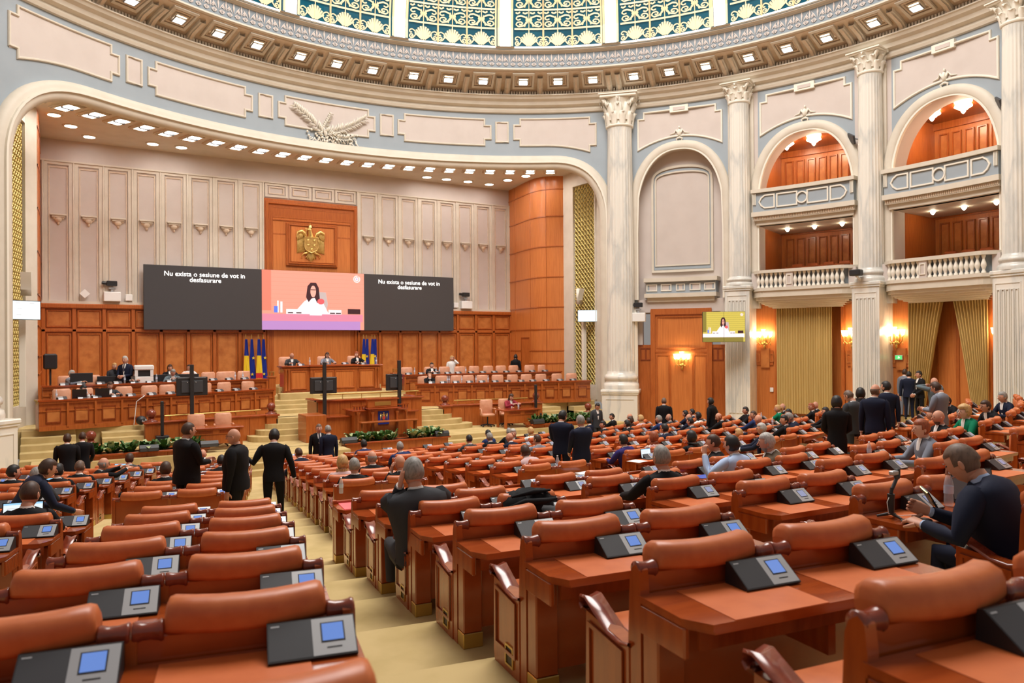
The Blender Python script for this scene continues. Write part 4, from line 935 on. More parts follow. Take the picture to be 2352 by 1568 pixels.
for sec, rows_, tab in (('b', range(0, 8), BACKA), ('f', range(0, 11), FRONTA)):
    for row in rows_:
        for k, ang in tab.items():
            p, t = bench_pose(sec, row, ang); u, v, d = proj((p.x, p.y, p.z+.8))
            if d < .9 or p.xy.length > (15.3 if (p-CAM).xy.length > 6 else 17.6) or (p-CAM).xy.length < 1.3: continue
            us = [proj((p.x+e*HALF*cos(t), p.y+e*HALF*sin(t), p.z+.8))[0] for e in (-1, 1)]
            if max(us) < -60 or min(us) > 2440 or v > 1900: continue
            if sec == 'f' and row >= 9 and abs(k) > 5: continue
            if sec == 'f' and k == 4 and row > 8: continue
            if sec == 'b' and row <= 1 and k >= 3: continue
            proto = BDESK if (sec == 'b' and row == 7) or (sec == 'f' and row == 10) else BBARE if (sec == 'f' and row == 0) else BF
            if sec == 'f' and row == 10 and (k <= 0): continue
            put(proto, sec, row, k, ang)
for pr in (BF, BBARE, BDESK):
    def rm(o):
        for ch in KIDS.get(o, []): rm(ch)
        bpy.data.objects.remove(o)
    rm(pr)
# ---------------------------------------------------------------- big screen
t = thing('video_wall', 'long black video wall with a bright picture of a seated woman in the middle', 'screen', (0, 19.08, 5.83))
b = MB().use('black_plastic'); b.box(-6.94, 6.94, .0, .14, -1.33, 1.3); b.build('screen_body', t)
for s in (-1, 1):
    b = MB().use('screen_black'); x0, x1 = sorted((s*2.32, s*6.93)); b.add([(x0, -.004, -1.32), (x1, -.004, -1.32), (x1, -.004, 1.29), (x0, -.004, 1.29)], [(0, 1, 2, 3)]); b.build('message_panel', t)
def text(s, size, x, y, z, matn, parent, name='lettering', off=.012, rz=0):
    cu = bpy.data.curves.new('txt', 'FONT'); cu.body = s; cu.size = size; cu.align_x = 'CENTER'; cu.offset = off*size/.4; cu.space_line = .85; cu.resolution_u = 3
    o = bpy.data.objects.new('txt', cu); COL.objects.link(o); bpy.context.view_layer.update(); dg = bpy.context.evaluated_depsgraph_get()
    me = bpy.data.meshes.new_from_object(o.evaluated_get(dg)); bpy.data.objects.remove(o); me.materials.clear(); me.materials.append(MAT[matn])
    q = bpy.data.objects.new(name, me); COL.objects.link(q); q.parent = parent; q.location = (x, y, z); q.rotation_euler = (R(90), 0, rz); return q
for s in (-1, 1): text('Nu exista o sesiune de vot in\ndesfasurare', .27, s*4.6, -.012, .88, 'screen_text', t, off=.0028)
pic = thing('x', None, None) if 0 else None
b = MB()
def q4(mn, x0, x1, z0, z1, y=-.006): b.use(mn); b.add([(x0, y, z0), (x1, y, z0), (x1, y, z1), (x0, y, z1)], [(0, 1, 2, 3)])
def poly(mn, pts, y): b.use(mn); b.add([(x, y, z) for x, z in pts], [list(range(len(pts)))])
def oval(mn, cx, cz, rx, rz, y, n=20, tilt=0): poly(mn, [(cx+rx*cos(2*pi*i/n), cz+rz*sin(2*pi*i/n)) for i in range(n)], y)
def video(W, Hh, c1, c2, deskc, deskc2, logo=True):
    q4(c1, -W, W, -Hh, Hh); q4(c2, -W, -W*.83, -Hh*.35, Hh, -.0065)
    for i in range(9): q4(c2, -W*.83, W, Hh*(.9-.14*i), Hh*(.9-.14*i)+.006, -.0066)
    q4(deskc, -W, W*.97, -Hh*.72, -Hh*.46, -.009); q4(deskc2, -W, W*.92, -Hh, -Hh*.70, -.0095)
    poly('vid_grey', [(-W*.08, -Hh*.42), (-W*.17, Hh*.02), (-W*.1, Hh*.32), (W*.22, Hh*.3), (W*.26, -Hh*.1), (W*.22, -Hh*.42)], -.0075)   # chair
    poly('vid_white', [(-W*.42, -Hh*.46), (-W*.3, -Hh*.22), (-W*.2, -Hh*.02), (-W*.08, Hh*.1), (W*.08, Hh*.1), (W*.16, -Hh*.05), (W*.28, -Hh*.46)], -.010)
    poly('vid_dark', [(-W*.12, -Hh*.05), (-W*.17, Hh*.12), (-W*.14, Hh*.5), (-W*.08, Hh*.62), (W*.03, Hh*.62), (W*.08, Hh*.45), (W*.1, Hh*.05), (W*.05, -Hh*.08), (0, Hh*.1), (-W*.06, Hh*.08)], -.011)
    oval('vid_skin', -W*.03, Hh*.32, W*.055, Hh*.2, -.012); oval('vid_red', W*.12, -Hh*.02, W*.07, Hh*.1, -.013); q4('vid_dark', -W*.08, W*.02, Hh*.36, Hh*.39, -.013)
    q4('vid_white', -W*.55, -W*.26, -Hh*.46, -Hh*.3, -.012); q4('vid_white', W*.27, W*.53, -Hh*.46, -Hh*.3, -.012); q4('vid_white', -W*.1, W*.14, -Hh*.5, -Hh*.36, -.0125)
    for x in (-.52, -.36, .30, .42): q4('vid_dark', W*x, W*(x+.1), -Hh*.44, -Hh*.40, -.0135)
    q4('vid_dark', W*.66, W*.92, -Hh*.44, -Hh*.26, -.012); q4('vid_blue', -W*.78, -W*.71, -Hh*.42, -Hh*.2, -.012); q4('vid_white', -W*.72, -W*.69, -Hh*.42, -Hh*.02, -.0115); q4('vid_white', -W*.66, -W*.62, -Hh*.42, -Hh*.05, -.0115)
    if logo:
        for i in range(14): th = R(20+i*24.6+65); oval('vid_white', W*.85+W*.062*cos(th), Hh*.8+W*.062*sin(th), W*.013, W*.013, -.012, 8)
        oval('vid_white', W*.85, Hh*.8, W*.038, W*.042, -.012, 10); q4('vid_violet', W*.84, W*.86, Hh*.77, Hh*.83, -.013)
video(2.31, 1.305, 'vid_orange', 'vid_orange_dark', 'vid_pink', 'vid_violet')
b.v = [(x, y, z-.01) for x, y, z in b.v]; b.build('live_picture', t)
# ---------------------------------------------------------------- stage desks
def pathf(p0, p1, bulge):
    p0, p1 = Vector(p0), Vector(p1); d = (p1-p0); n = Vector((-d.y, d.x)).normalized()
    if n.y > 0: n = -n
    return lambda u: p0+d*u+n*bulge*4*u*(1-u)
def long_desk(name, label, s, p0, p1, bulge, z0, z1, npan, depth=.55):
    f = pathf((s*p0[0], p0[1]), (s*p1[0], p1[1]), bulge); t = thing(name, label, 'desk', (0, 0, z0))
    def fr(u):  # frame: point, tangent angle
        a = f(max(0, u-.01)); c = f(min(1, u+.01)); d = (c-a).normalized(); n = Vector((d.y, -d.x))
        if n.y > 0: n = -n
        return f(u), d, n
    def strip(b, u0, u1, o0, o1, za, zb, k=3):   # curved box; o = offset towards the audience
        rows = []
        for o, z in ((o0, za), (o1, za), (o1, zb), (o0, zb), (o0, za)):
            row = []
            for i in range(k+1):
                p, d, n = fr(u0+(u1-u0)*i/k); q = p+n*o; row.append((q.x, q.y, z-z0))
            rows.append(row)
        b.grid(rows, flip=(s < 0))
        for u in (u0, u1):
            p, d, n = fr(u); b.add([(*(p+n*o), z-z0) for o, z in ((o0, za), (o1, za), (o1, zb), (o0, zb))], [(0, 1, 2, 3)])
    b = MB().use('wood_red'); strip(b, -.005, 1.005, -depth, .10, z1-.05, z1, 14); b.use('wood'); strip(b, 0, 1, -.02, .06, z1-.12, z1-.05, 12); b.build('desktop', t)
    b = MB().use('wood'); strip(b, .0, 1, -.1, .0, z0, z1-.05, 12); strip(b, 0, 1, -.02, .05, z0, z0+.14, 12); strip(b, 0, 1, 0, .035, z0+.62*(z1-z0), z0+.66*(z1-z0), 12); strip(b, 0, .004, -depth, 0, z0, z1-.05, 1); strip(b, .996, 1, -depth, 0, z0, z1-.05, 1); b.build('front', t)
    for i in range(npan):
        u0, u1 = i/npan, (i+1)/npan; w_ = (u1-u0); b = MB()
        b.use('burl'); strip(b, u0+w_*.28, u1-w_*.28, 0, .02, z0+.27, z1-.3, 1); b.use('wood_dark')
        strip(b, u0+w_*.24, u0+w_*.28, 0, .035, z0+.23, z1-.26, 1); strip(b, u1-w_*.28, u1-w_*.24, 0, .035, z0+.23, z1-.26, 1); strip(b, u0+w_*.24, u1-w_*.24, 0, .035, z0+.23, z0+.27, 1); strip(b, u0+w_*.24, u1-w_*.24, 0, .035, z1-.3, z1-.26, 1)
        b.use('wood'); strip(b, u0-w_*.03, u0+w_*.05, 0, .07, z0+.1, z1-.08, 1); b.build('panel', t)
    return f, fr
DF, FR = {}, {}
for s, nm in ((-1, 'left'), (1, 'right')):
    DF[s, 0], FR[s, 0] = long_desk('long_desk', 'long panelled wooden front desk on the %s side of the stage' % nm, s, (2.93, 14.58), (10.43, 12.53), .18, 1.25, 2.2, 10)
    DF[s, 1], FR[s, 1] = long_desk('long_desk', 'long panelled wooden rear desk on the %s side of the stage' % nm, s, (2.9, 15.72), (10.36, 14.75), .12, 1.6, 2.54, 9)
# president's desk
t = thing('president_desk', 'tall carved wooden desk of the presidium below the video wall', 'desk', (0, 16.8, 1.85))
b = MB().use('wood'); b.box(-2.05, 2.05, -.35, .3, 0, 1.07, .01); b.box(-1.0, 1.0, -.45, 0, 0, 1.08, .01); b.use('wood_dark'); b.box(-2.12, 2.12, -.42, .3, 0, .12, .01); b.build('body', t)
b = MB().use('wood_red'); b.box(-2.16, 2.16, -.46, .4, 1.08, 1.14, .015); b.box(-1.05, 1.05, -.56, .3, 1.09, 1.17, .015); b.use('wood'); b.box(-2.1, 2.1, -.4, .2, .98, 1.06, .02); b.box(-1.02, 1.02, -.5, 0, .98, 1.07, .02); b.build('desktop', t)
for x0, x1, y in ((-1.75, -1.15, -.35), (1.15, 1.75, -.35), (-.85, -.05, -.45), (.05, .85, -.45)):
    b = MB().use('wood_light'); b.box(x0, x1, y-.015, y, .22, .88); b.use('wood'); b.mould([(x0, y, .2), (x0, y, .9), (x1, y, .9), (x1, y, .2)], N, .06, .04, rounded=True); b.build('panel', t)
for x in (-1.98, -1.86, 1.86, 1.98):
    b = MB().use('wood', True); b.lathe([(.06, 0), (.06, .05), (.045, .08), (.04, .8), (.06, .84), (.06, .88)], 12, (x, -.38, .12)); b.build('pilaster', t)
for s in (-1, 1):
    t = thing('lamp_pedestal', 'small wooden pedestal with a brass lantern %s of the presidium desk' % ('left' if s < 0 else 'right'), 'pedestal', (s*2.62, 16.1, 1.6 if s < 0 else 1.6))
    b = MB().use('wood'); b.box(-.13, .13, -.13, .13, 0, 1.0, .01); b.box(-.17, .17, -.17, .17, .96, 1.02, .01); b.build('post', t)
    b = MB().use('brass'); b.box(-.1, .1, -.1, .1, 1.16, 1.19); b.build('cap', t); b = MB().use('brass')
    for x in (-.07, .07):
        for y in (-.07, .07): b.box(x-.012, x+.012, y-.012, y+.012, 1.02, 1.17)
    b.build('lantern', t)
# balustrades with newel balls
def newel(t, x, y, z0, z1):
    b = MB().use('wood'); b.box(x-.2, x+.2, y-.2, y+.2, z0, z1, .02); b.use('wood_red'); b.box(x-.25, x+.25, y-.25, y+.25, z1-.07, z1, .02); b.build('newel_post', t)
    b = MB().use('lacquer', True); b.lathe([(.2, 0), (.2, .03), (.12, .05), (.09, .09), (.1, .12)], 18, (x, y, z1)); b.ball((x, y, z1+.25), .15, 18, 12); b.build('ball_finial', t)
for s in (-1, 1):
    nm = 'left' if s < 0 else 'right'
    t = thing('stage_balustrade', 'curved wooden stage balustrade with ball finials and brass rail, %s of the lectern' % nm, 'balustrade', (0, 0, .53))
    f = pathf((s*3.45, 12.85), (s*7.3, 12.2), .0); p0, p1 = f(0), f(1)
    L_ = (p1-p0).length; a = atan2((p1-p0).y, (p1-p0).x); M_ = Matrix.Translation((p0.x, p0.y, 0)) @ Matrix.Rotation(a, 4, 'Z')
    sg = -1 if s > 0 else 1
    b = MB().use('wood'); b.box(0, L_, -.07, .07, 0, .80, M=M_); b.build('wall', t)
    b = MB().use('wood_dark')
    for i in range(1, 5): b.box(L_*i/5-.01, L_*i/5+.01, -.08, .08, .05, .78, M=M_)
    b.build('joints', t); b = MB().use('wood_red'); b.box(-.05, L_+.05, -.13, .13, .80, .88, .03, M=M_); b.build('capping', t)
    b = MB().use('brass', True); b.tube([M_ @ Vector((.35, 0, 1.03)), M_ @ Vector((L_-.35, 0, 1.03))], .025, 8)
    for i in range(5): q = .5+(L_-1)*i/4; b.tube([M_ @ Vector((q, 0, .87)), M_ @ Vector((q, 0, 1.03))], .012, 6)
    b.build('brass_rail', t); newel(t, s*3.42, 12.85, 0, .87); newel(t, s*7.35, 12.2, 0, .87)
    t = thing('newel_post', 'wooden newel post with a ball finial at the %s stage stair' % nm, 'post', (s*9.1, 10.9, 0)); newel(t, 0, 0, 0, .95)
# rostrum
t = thing('rostrum', 'carved wooden speaker lectern with side counters and a small blue coat of arms', 'lectern', (-.15, 10.75, .53))
b = MB().use('wood'); b.box(-.95, .95, -.1, .9, 0, .98, .01); b.box(-.5, .55, -.35, .2, 0, 1.08, .01); b.box(-1.9, -.95, .3, 1.1, 0, .78, .01); b.box(.95, 1.5, .3, 1.1, 0, .85, .01); b.use('wood_dark'); b.box(-1.0, 1.0, -.16, .9, 0, .1); b.build('body', t)
b = MB().use('wood_red'); b.box(-1.05, 1.0, -.2, .95, .98, 1.03, .015); b.box(-.6, .62, -.5, .2, 1.06, 1.1, .015); b.box(-1.98, -.9, .22, 1.15, .78, .83, .01); b.box(.9, 1.6, .22, 1.15, .85, .9, .01); b.build('counter', t)
b = MB().use('wood'); b.box(-.55, .55, -.3, -.1, 1.1, 1.4, .015); b.use('wood_red'); b.box(-.6, .6, -.34, -.05, 1.38, 1.42, .01); b.build('desk_front', t)
b = MB().use('brass'); b.box(-.3, .3, -.315, -.295, 1.17, 1.31, .004); b.build('plaque', t)
b = MB().use('flag_blue'); b.box(-.2, .2, -.375, -.35, .52, .98); b.build('crest_panel', t)
b = MB().use('gold', True); b.ball((0, -.385, .76), (.07, .015, .12), 8, 6); b.tube([(-.04, -.385, .86), (-.11, -.385, .9), (-.12, -.385, .68)], [.02, .04, .01], 6); b.tube([(.04, -.385, .86), (.11, -.385, .9), (.12, -.385, .68)], [.02, .04, .01], 6); b.ball((0, -.385, .91), (.03, .015, .035), 8, 5); b.use('flag_red', False); b.box(-.035, .035, -.402, -.398, .7, .8); b.build('crest', t)
b = MB().use('lacquer', True)
for x in [-.98+.1*i for i in range(5)]+[.6+.1*i for i in range(5)]: b.lathe([(.025, 0), (.015, .03), (.028, .07), (.015, .11), (.025, .13)], 8, (x, -.12, 1.03))
b.use('wood_red', False); b.box(-1.03, -.55, -.16, -.08, 1.16, 1.19); b.box(.56, 1.05, -.16, -.08, 1.16, 1.19); b.build('gallery_rail', t)
b = MB().use('wood', True)
for x in (-.88, -.42, .48, .88): b.lathe([(.07, 0), (.07, .06), (.045, .1), (.05, .5), (.04, .82), (.06, .86), (.07, .92)], 14, (x, -.28 if abs(x) > .6 else -.42, .05))
b.build('turned_columns', t)
b = MB().use('wood'); b.box(-.95, 1.15, -.75, -.45, .62, .67, .01)
for x in (-.9, 1.1): b.box(x-.04, x+.04, -.65, -.5, 0, .62)
b.build('front_shelf', t)
t = thing('clerk_enclosure', 'panelled wooden clerks enclosure with a brass rail behind the lectern', 'enclosure', (0, 12.3, .7))
b = MB().use('wood'); b.box(-2.75, -2.05, -1.5, -.5, -.17, .75, .01); b.box(-2.0, 2.0, -.35, -.2, 0, 1.1); b.box(-2.0, -1.85, -.3, 1.0, 0, 1.1); b.box(1.85, 2.0, -.3, 1.0, 0, 1.1); b.use('wood_dark')
for i in range(1, 10): b.box(-2+.4*i-.008, -2+.4*i+.008, -.36, -.35, .05, 1.05)
b.build('panels', t); b = MB().use('wood_red'); b.box(-2.08, 2.08, -.42, -.15, 1.1, 1.17, .02); b.box(-2.08, -1.8, -.4, 1.0, 1.1, 1.17, .02); b.box(1.8, 2.08, -.4, 1.0, 1.1, 1.17, .02); b.build('capping', t)
b = MB().use('brass', True); b.tube([(-1.9, -.28, 1.36), (1.9, -.28, 1.36)], .025, 8)
for i in range(6): b.tube([(-1.8+.72*i, -.28, 1.15), (-1.8+.72*i, -.28, 1.36)], .012, 6)
b.build('brass_rail', t)
# planters
def plant_tuft(b, x, y, z, n, sz):
    for i in range(n):
        a = random.uniform(0, 2*pi); l = sz*random.uniform(.7, 1.2); e_ = random.uniform(.5, 1.25); d = Vector((cos(a)*cos(e_), sin(a)*cos(e_), sin(e_))); p = Vector((x+random.uniform(-.1, .1), y+random.uniform(-.07, .07), z))
        side_ = d.cross(Vector((0, 0, 1))).normalized(); w_ = l*.17
        pts = [p, p+d*l*.45+Vector((0, 0, .02)), p+d*l*.8-Vector((0, 0, .01)), p+d*l-Vector((0, 0, l*.22))]
        wd = (.01, w_, w_*.8, .004)
        b.use('leaf' if random.random() < .72 else 'leaf_light', True)
        b.grid([[q-side_*k, q+Vector((0, 0, -.01)), q+side_*k] for q, k in zip(pts, wd)])
for nm, x, y, hw, h in (('left', -7.65, 10.6, 1.7, .70), ('centre', 0, 9.6, 1.85, .62), ('right', 7.65, 10.55, 1.7, .70)):
    t = thing('planter', 'long wooden planter box at the %s of the stage front' % nm, 'planter', (x, y, 0))
    b = MB().use('wood'); b.box(-hw, hw, -.25, .25, 0, h-.05, .01); b.use('wood_dark'); b.box(-hw-.02, hw+.02, -.27, .27, 0, .1, .01)
    for i in range(1, 6): b.box(-hw+2*hw*i/6-.008, -hw+2*hw*i/6+.008, -.258, -.25, .1, h-.06)
    b.build('box', t); b = MB().use('wood_red'); b.box(-hw-.07, hw+.07, -.32, -.2, h-.06, h, .015); b.box(-hw-.07, hw+.07, .2, .32, h-.06, h, .015); b.box(-hw-.07, -hw+.05, -.3, .3, h-.06, h, .015); b.box(hw-.05, hw+.07, -.3, .3, h-.06, h, .015); b.use('soil'); b.box(-hw+.04, hw-.04, -.21, .21, h-.08, h-.03); b.build('rim', t)
    nt_ = 7 if nm != 'centre' else 8
    for i in range(nt_):
        px = -hw+.35+(2*hw-.7)*i/(nt_-1)
        if nm == 'centre' and i in (4,): continue
        b = MB(); plant_tuft(b, 0, 0, 0, 34, .46); o = b.build('leafy_plant', loc=(x+px, y, h-.04)); tag(o, '%s leafy green plant from the left in the %s planter' % (ordn(i), nm), 'plant', 'plants in the stage planters')
for x, y, z, lb in ((-1.75, 9.4, .62, 'left end of the centre planter'), (1.6, 9.4, .62, 'right end of the centre planter'), (6.2, 10.3, .7, 'left end of the right planter'), (-7.6, 10.3, .7, 'middle of the left planter'), (-5.9, 10.35, .7, 'right end of the left planter')):
    t = thing('monitor_speaker', 'black wedge floor monitor at the '+lb, 'speaker', (x, y, z+.002)); b = MB().use('black_plastic'); b.prism([(-.12, 0), (.12, 0), (.12, .15), (-.04, .19), (-.12, .1)], -.26, .26, FY); b.build('cabinet', t); b = MB().use('dark_grey_plastic'); b.add([(-.24, -.121, .01), (.24, -.121, .01), (.24, -.121, .09), (-.24, -.121, .09)], [(0, 1, 2, 3)]); b.build('grille', t)
# screens on posts, seen from behind
def tv_stand(x, y, z0, ztop, tx0, tx1, tz0, tz1, lab):
    t = thing('screen_stand', lab, 'screen', (x, y, z0)); b = MB().use('black_plastic'); b.box(-.06, .06, -.05, .05, 0, ztop-z0, .008); b.box(-.3, .3, -.25, .25, 0, .04, .01); b.build('post', t)
    b = MB().use('black_plastic'); b.box(tx0-x, tx1-x, .06, .12, tz0-z0, tz1-z0, .02); b.use('dark_grey_plastic'); b.box(tx0-x+.15, tx1-x-.15, .03, .07, tz0-z0+.1, tz1-z0-.12, .01); b.build('display', t)
    b = MB().use('silver'); 
    for q in (-.13, .13): b.ball((q, .025, tz1-z0-.17), (.018, .012, .018), 8, 5)
    b.box(tx0-x+.05, tx0-x+.4, .055, .061, tz1-z0-.03, tz1-z0-.02); b.box(tx1-x-.4, tx1-x-.05, .055, .061, tz1-z0-.03, tz1-z0-.02); b.build('fittings', t)
tv_stand(-6.16, 12.0, .68, 3.22, -6.62, -5.66, 2.2, 2.81, 'black flat screen on a post, seen from behind, left of the lectern')
tv_stand(-1.87, 11.6, .53, 3.23, -2.36, -1.4, 2.12, 2.7, 'black flat screen on a post, seen from behind, before the presidium')
tv_stand(1.05, 11.85, .71, 3.24, .55, 1.2, 2.12, 2.74, 'black flat screen turned sideways on a post right of the lectern')
for x, y, h, lb in ((-7.08, 11.75, 2.08, 'left'), (6.95, 11.6, 2.15, 'right')):
    t = thing('column_loudspeaker', 'slim black column loudspeaker on a box base on the %s of the platform' % lb, 'speaker', (x, y, .53)); b = MB().use('black_plastic'); b.box(-.19, .19, -.17, .17, 0, .45, .01); b.build('base', t); b = MB().use('black_plastic'); b.box(-.05, .05, -.05, .05, .45, h-.53, .02); b.build('column', t)
# chairs
def mk_chair(sw=False):
    t = thing('office_chair', None, 'chair'); b = MB().use('tan_leather', True); b.box(-.27, .27, .16, .27, .38, 1.02, .05); b.build('backrest', t)
    b = MB().use('tan_leather', True); b.box(-.27, .27, -.26, .24, .40, .50, .04); b.build('seat', t)
    for s in (-1, 1): b = MB().use('tan_leather', True); b.tube([(s*.27, .2, .66), (s*.3, .05, .68), (s*.3, -.2, .66), (s*.29, -.22, .5)], .03, 6); b.build('armrest', t)
    b = MB().use('black_plastic', True); b.tube([(0, 0, .4), (0, 0, .08)], .03, 8)
    for i in range(5): a = R(72*i); b.tube([(0, 0, .1), (.28*cos(a), .28*sin(a), .05)], .022, 6); b.ball((.28*cos(a), .28*sin(a), .035), .035, 6, 5)
    b.build('swivel_base', t); return t
CH = mk_chair(); index_children()
def chair(x, y, z, rz, lab, grp='tan leather chairs behind the stage desks'):
    o = dup(CH); o.location = (x, y, z); o.rotation_euler = (0, 0, rz); o.scale = (.98, .95, 1.2 if 'desk' in grp else 1.05); tag(o, lab, 'chair', grp); return o
def find_u(f, px, zz, off):
    best = None
    for i in range(201):
        u = i/200; p, d, n = f(u); q = p+n*off; e_ = abs(proj((q.x, q.y, zz))[0]-px)
        if best is None or e_ < best[0]: best = (e_, u, q, atan2(d.y, d.x))
    return best
def desk_con():
    b = MB().use('silver'); b.prism([(-.07, 0), (.07, 0), (.07, .075), (-.06, .025)], -.12, .02, FY); b.use('dark_grey_plastic'); b.prism([(-.07, 0), (.07, 0), (.07, .075), (-.06, .025)], .02, .13, FY); b.use('black_plastic'); b.box(-.15, -.12, -.08, .09, 0, .05); return b
DC0 = None; CONS = []
CHX = {(-1, 1): [(155, 0), (213, 0), (262, 0), (308, 0), (340, 0), (436, 0), (483, 0), (515, 0), (528, 0), (566, 0)], (-1, 0): [(143, 0), (198, 0), (288, 0), (347, 0), (388, 0), (477, 0), (519, 0), (574, 0)], (1, 1): [(935, 0), (988, 0), (1023, 0), (1060, 0), (1092, 0), (1125, 0), (1154, 0), (1184, 0), (1219, 0), (1251, 0)], (1, 0): [(972, 0), (1014, 0), (1049, 0), (1078, 0), (1109, 0), (1143, 0), (1180, 0), (1212, 0), (1246, 0), (1283, 0), (1316, 0)]}
CNX = {(-1, 1): [147, 186, 232, 269, 308, 344, 391, 491, 527, 563], (-1, 0): [143, 188, 222, 263, 302, 350, 392, 503, 542, 582], (1, 1): [938, 968, 1000, 1028, 1053, 1082, 1109, 1135, 1164, 1192, 1222, 1252], (1, 0): [990, 1018, 1048, 1079, 1107, 1138, 1166, 1196, 1225, 1255, 1287, 1316]}
PEOPLE_SEATS = []
for (s, tier), xs in CHX.items():
    z = 1.25 if tier == 0 else 1.6; nm = ('left', 'right')[s > 0]; tn = ('front', 'rear')[tier]
    for i, (px, _) in enumerate(xs):
        e_, u, q, a = find_u(FR[s, tier], px, z+.95, -.9)
        chair(q.x, q.y, z, a+(pi if abs(a) > pi/2 else 0)+random.uniform(-.12, .12), 'tan leather office chair, %s from the left behind the %s %s stage desk' % (ordn(i), nm, tn))
for (s, tier), xs in CNX.items():
    z = 2.2 if tier == 0 else 2.54; nm = ('left', 'right')[s > 0]; tn = ('front', 'rear')[tier]
    for i, px in enumerate(xs):
        e_, u, q, a = find_u(FR[s, tier], px, z, -.18)
        if DC0 is None: DC0 = desk_con().build('microphone_console'); o = DC0
        else: o = DC0.copy(); COL.objects.link(o)
        o.location = (q.x, q.y, z+.002); o.rotation_euler = (0, 0, a+(pi if abs(a) > pi/2 else 0)); tag(o, 'grey microphone console, %s from the left on the %s %s stage desk' % (ordn(i), nm, tn), 'console', 'microphone consoles on the stage desks')
for i, (x, y) in enumerate(((-1.25, 16.8), (-.35, 16.55), (.55, 16.55), (1.45, 16.8))):
    o = DC0.copy(); COL.objects.link(o); o.location = (x, y, 2.995 if i in (0, 3) else 3.024); o.rotation_euler = (0, 0, 0); tag(o, 'grey microphone console, %s from the left on the presidium desk' % ordn(i), 'console', 'microphone consoles on the stage desks')
for i, (x, lb) in enumerate(((-1.55, 'left'), (.1, 'middle'), (1.45, 'right'))): 
    o = chair(x, 17.85, 2.12, 0, 'tall tan armchair in the %s seat of the presidium' % lb, 'presidium armchairs'); o.scale = (1.15, 1, 1.2)
# tables on the platform
for s, x, y, lb in ((-1, -5.65, 10.95, 'left'), (1, 5.8, 11.1, 'right')):
    t = thing('small_table', 'wooden clerks table on the %s side of the platform' % lb, 'table', (x, y, .535)); b = MB().use('wood_red'); b.box(-.85, .85, -.38, .38, .67, .72, .01); b.build('tabletop', t)
    b = MB().use('wood'); b.box(-.78, .78, -.3, -.27, .2, .66); b.box(-.78, .78, -.32, -.3, .5, .66, .005); b.use('wood_dark'); b.box(-.6, -.1, -.325, -.32, .54, .63); b.box(.1, .6, -.325, -.32, .54, .63); b.build('front_panel', t)
    for qx in (-.76, .76):
        for qy in (-.3, .3): b = MB().use('wood'); b.box(qx-.045, qx+.045, qy-.045, qy+.045, 0, .67, .008); b.build('leg', t)
    for j, dx in enumerate((-.42, .42) if s < 0 else (-1.0, -.15)): chair(x+dx, y+.72, .535, random.uniform(-.1, .1) if s < 0 else -.25, 'tan leather chair, %s one behind the %s clerks table' % (('left', 'right')[j], lb), 'chairs at the clerks tables')
for o_ in [CH]+KIDS[CH]: bpy.data.objects.remove(o_)
# flags
def flag(x, y, col, lab, tilt):
    t = thing('flag', lab, 'flag', (x, y, 1.85)); b = MB().use('brass', True); b.tube([(0, 0, 0), (tilt*.1, 0, 2.3)], .018, 8); b.lathe([(.02, 0), (.03, .03), (.012, .06), (.02, .1), (0, .17)], 8, (tilt*.1, 0, 2.3)); b.lathe([(.16, 0), (.15, .03), (.03, .06)], 12); b.build('pole', t)
    b = MB(); n = 14
    for (z0, z1, c_) in ((2.25, 1.55, 'flag_blue'), (1.55, .80, 'flag_yellow'), (.80, .12, 'flag_red')) if col == 'ro' else ((2.25, .12, 'flag_blue'),):
        b.use(c_, True); rows = []
        for j in range(5):
            z = z0+(z1-z0)*j/4; w_ = .05+.13*(2.25-z)/2.1; rows.append([(tilt*(.1*z/2.3)+w_*(-1+2*i/n)*1.0, -.05-.035*sin(i*1.7+z)-.03, z) for i in range(n+1)])
        b.grid(rows)
    if col == 'eu':
        b.use('flag_yellow', False)
        for sx, sz in ((.03, 1.45), (-.02, .75)): b.add([(sx+(.075 if k % 2 == 0 else .03)*sin(pi*k/5), -.125, sz+(.075 if k % 2 == 0 else .03)*cos(pi*k/5)) for k in range(10)], [list(range(10))])
    b.build('cloth', t)
for s, nm in ((-1, 'left'), (1, 'right')):
    for i, (dx, c_, cn) in enumerate(((-.28, 'ro', 'blue, yellow and red flag'), (-.02, 'eu', 'dark blue flag with gold stars'), (.24, 'ro', 'blue, yellow and red flag'), (.47, 'eu', 'dark blue flag with gold stars'))):
        flag(s*2.62+dx*(1 if s < 0 else .8)-(.1 if s < 0 else .25), 18.9 if c_ == 'ro' else 19.05, c_, '%s, %s from the left in the %s group of flags' % (cn, ordn(i), nm), .6 if s > 0 else -.3)
# wall screens
def wall_tv(lab, loc, rz, w_, h, scr):
    t = thing('wall_screen', lab, 'screen', loc, rz); b = MB().use('black_plastic'); b.box(-w_/2, w_/2, 0, .06, -h/2, h/2, .01); b.box(-.05, .05, .05, .35, -.05, .05); b.build('casing', t); b = MB().use(scr); b.add([(-w_/2+.02, -.002, -h/2+.02), (w_/2-.02, -.002, -h/2+.02), (w_/2-.02, -.002, h/2-.02), (-w_/2+.02, -.002, h/2-.02)], [(0, 1, 2, 3)])
    if lab.startswith('bright flat screen on the left'):
        b.use('vid_grey'); 
        for x, z in ((-.25, .2), (.15, .2), (-.2, .05), (-.22, -.15)): b.add([(x, -.003, z), (x+.14, -.003, z), (x+.14, -.003, z+.012), (x, -.003, z+.012)], [(0, 1, 2, 3)])
    b.build('screen', t)
wall_tv('bright flat screen on the left lattice', (-10.78, 12.2, 4.93), R(28), .95, .58, 'tv_white'); wall_tv('bright white flat screen on the right lattice', (10.75, 13.0, 5.08), R(-38), 1.05, .55, 'tv_white')
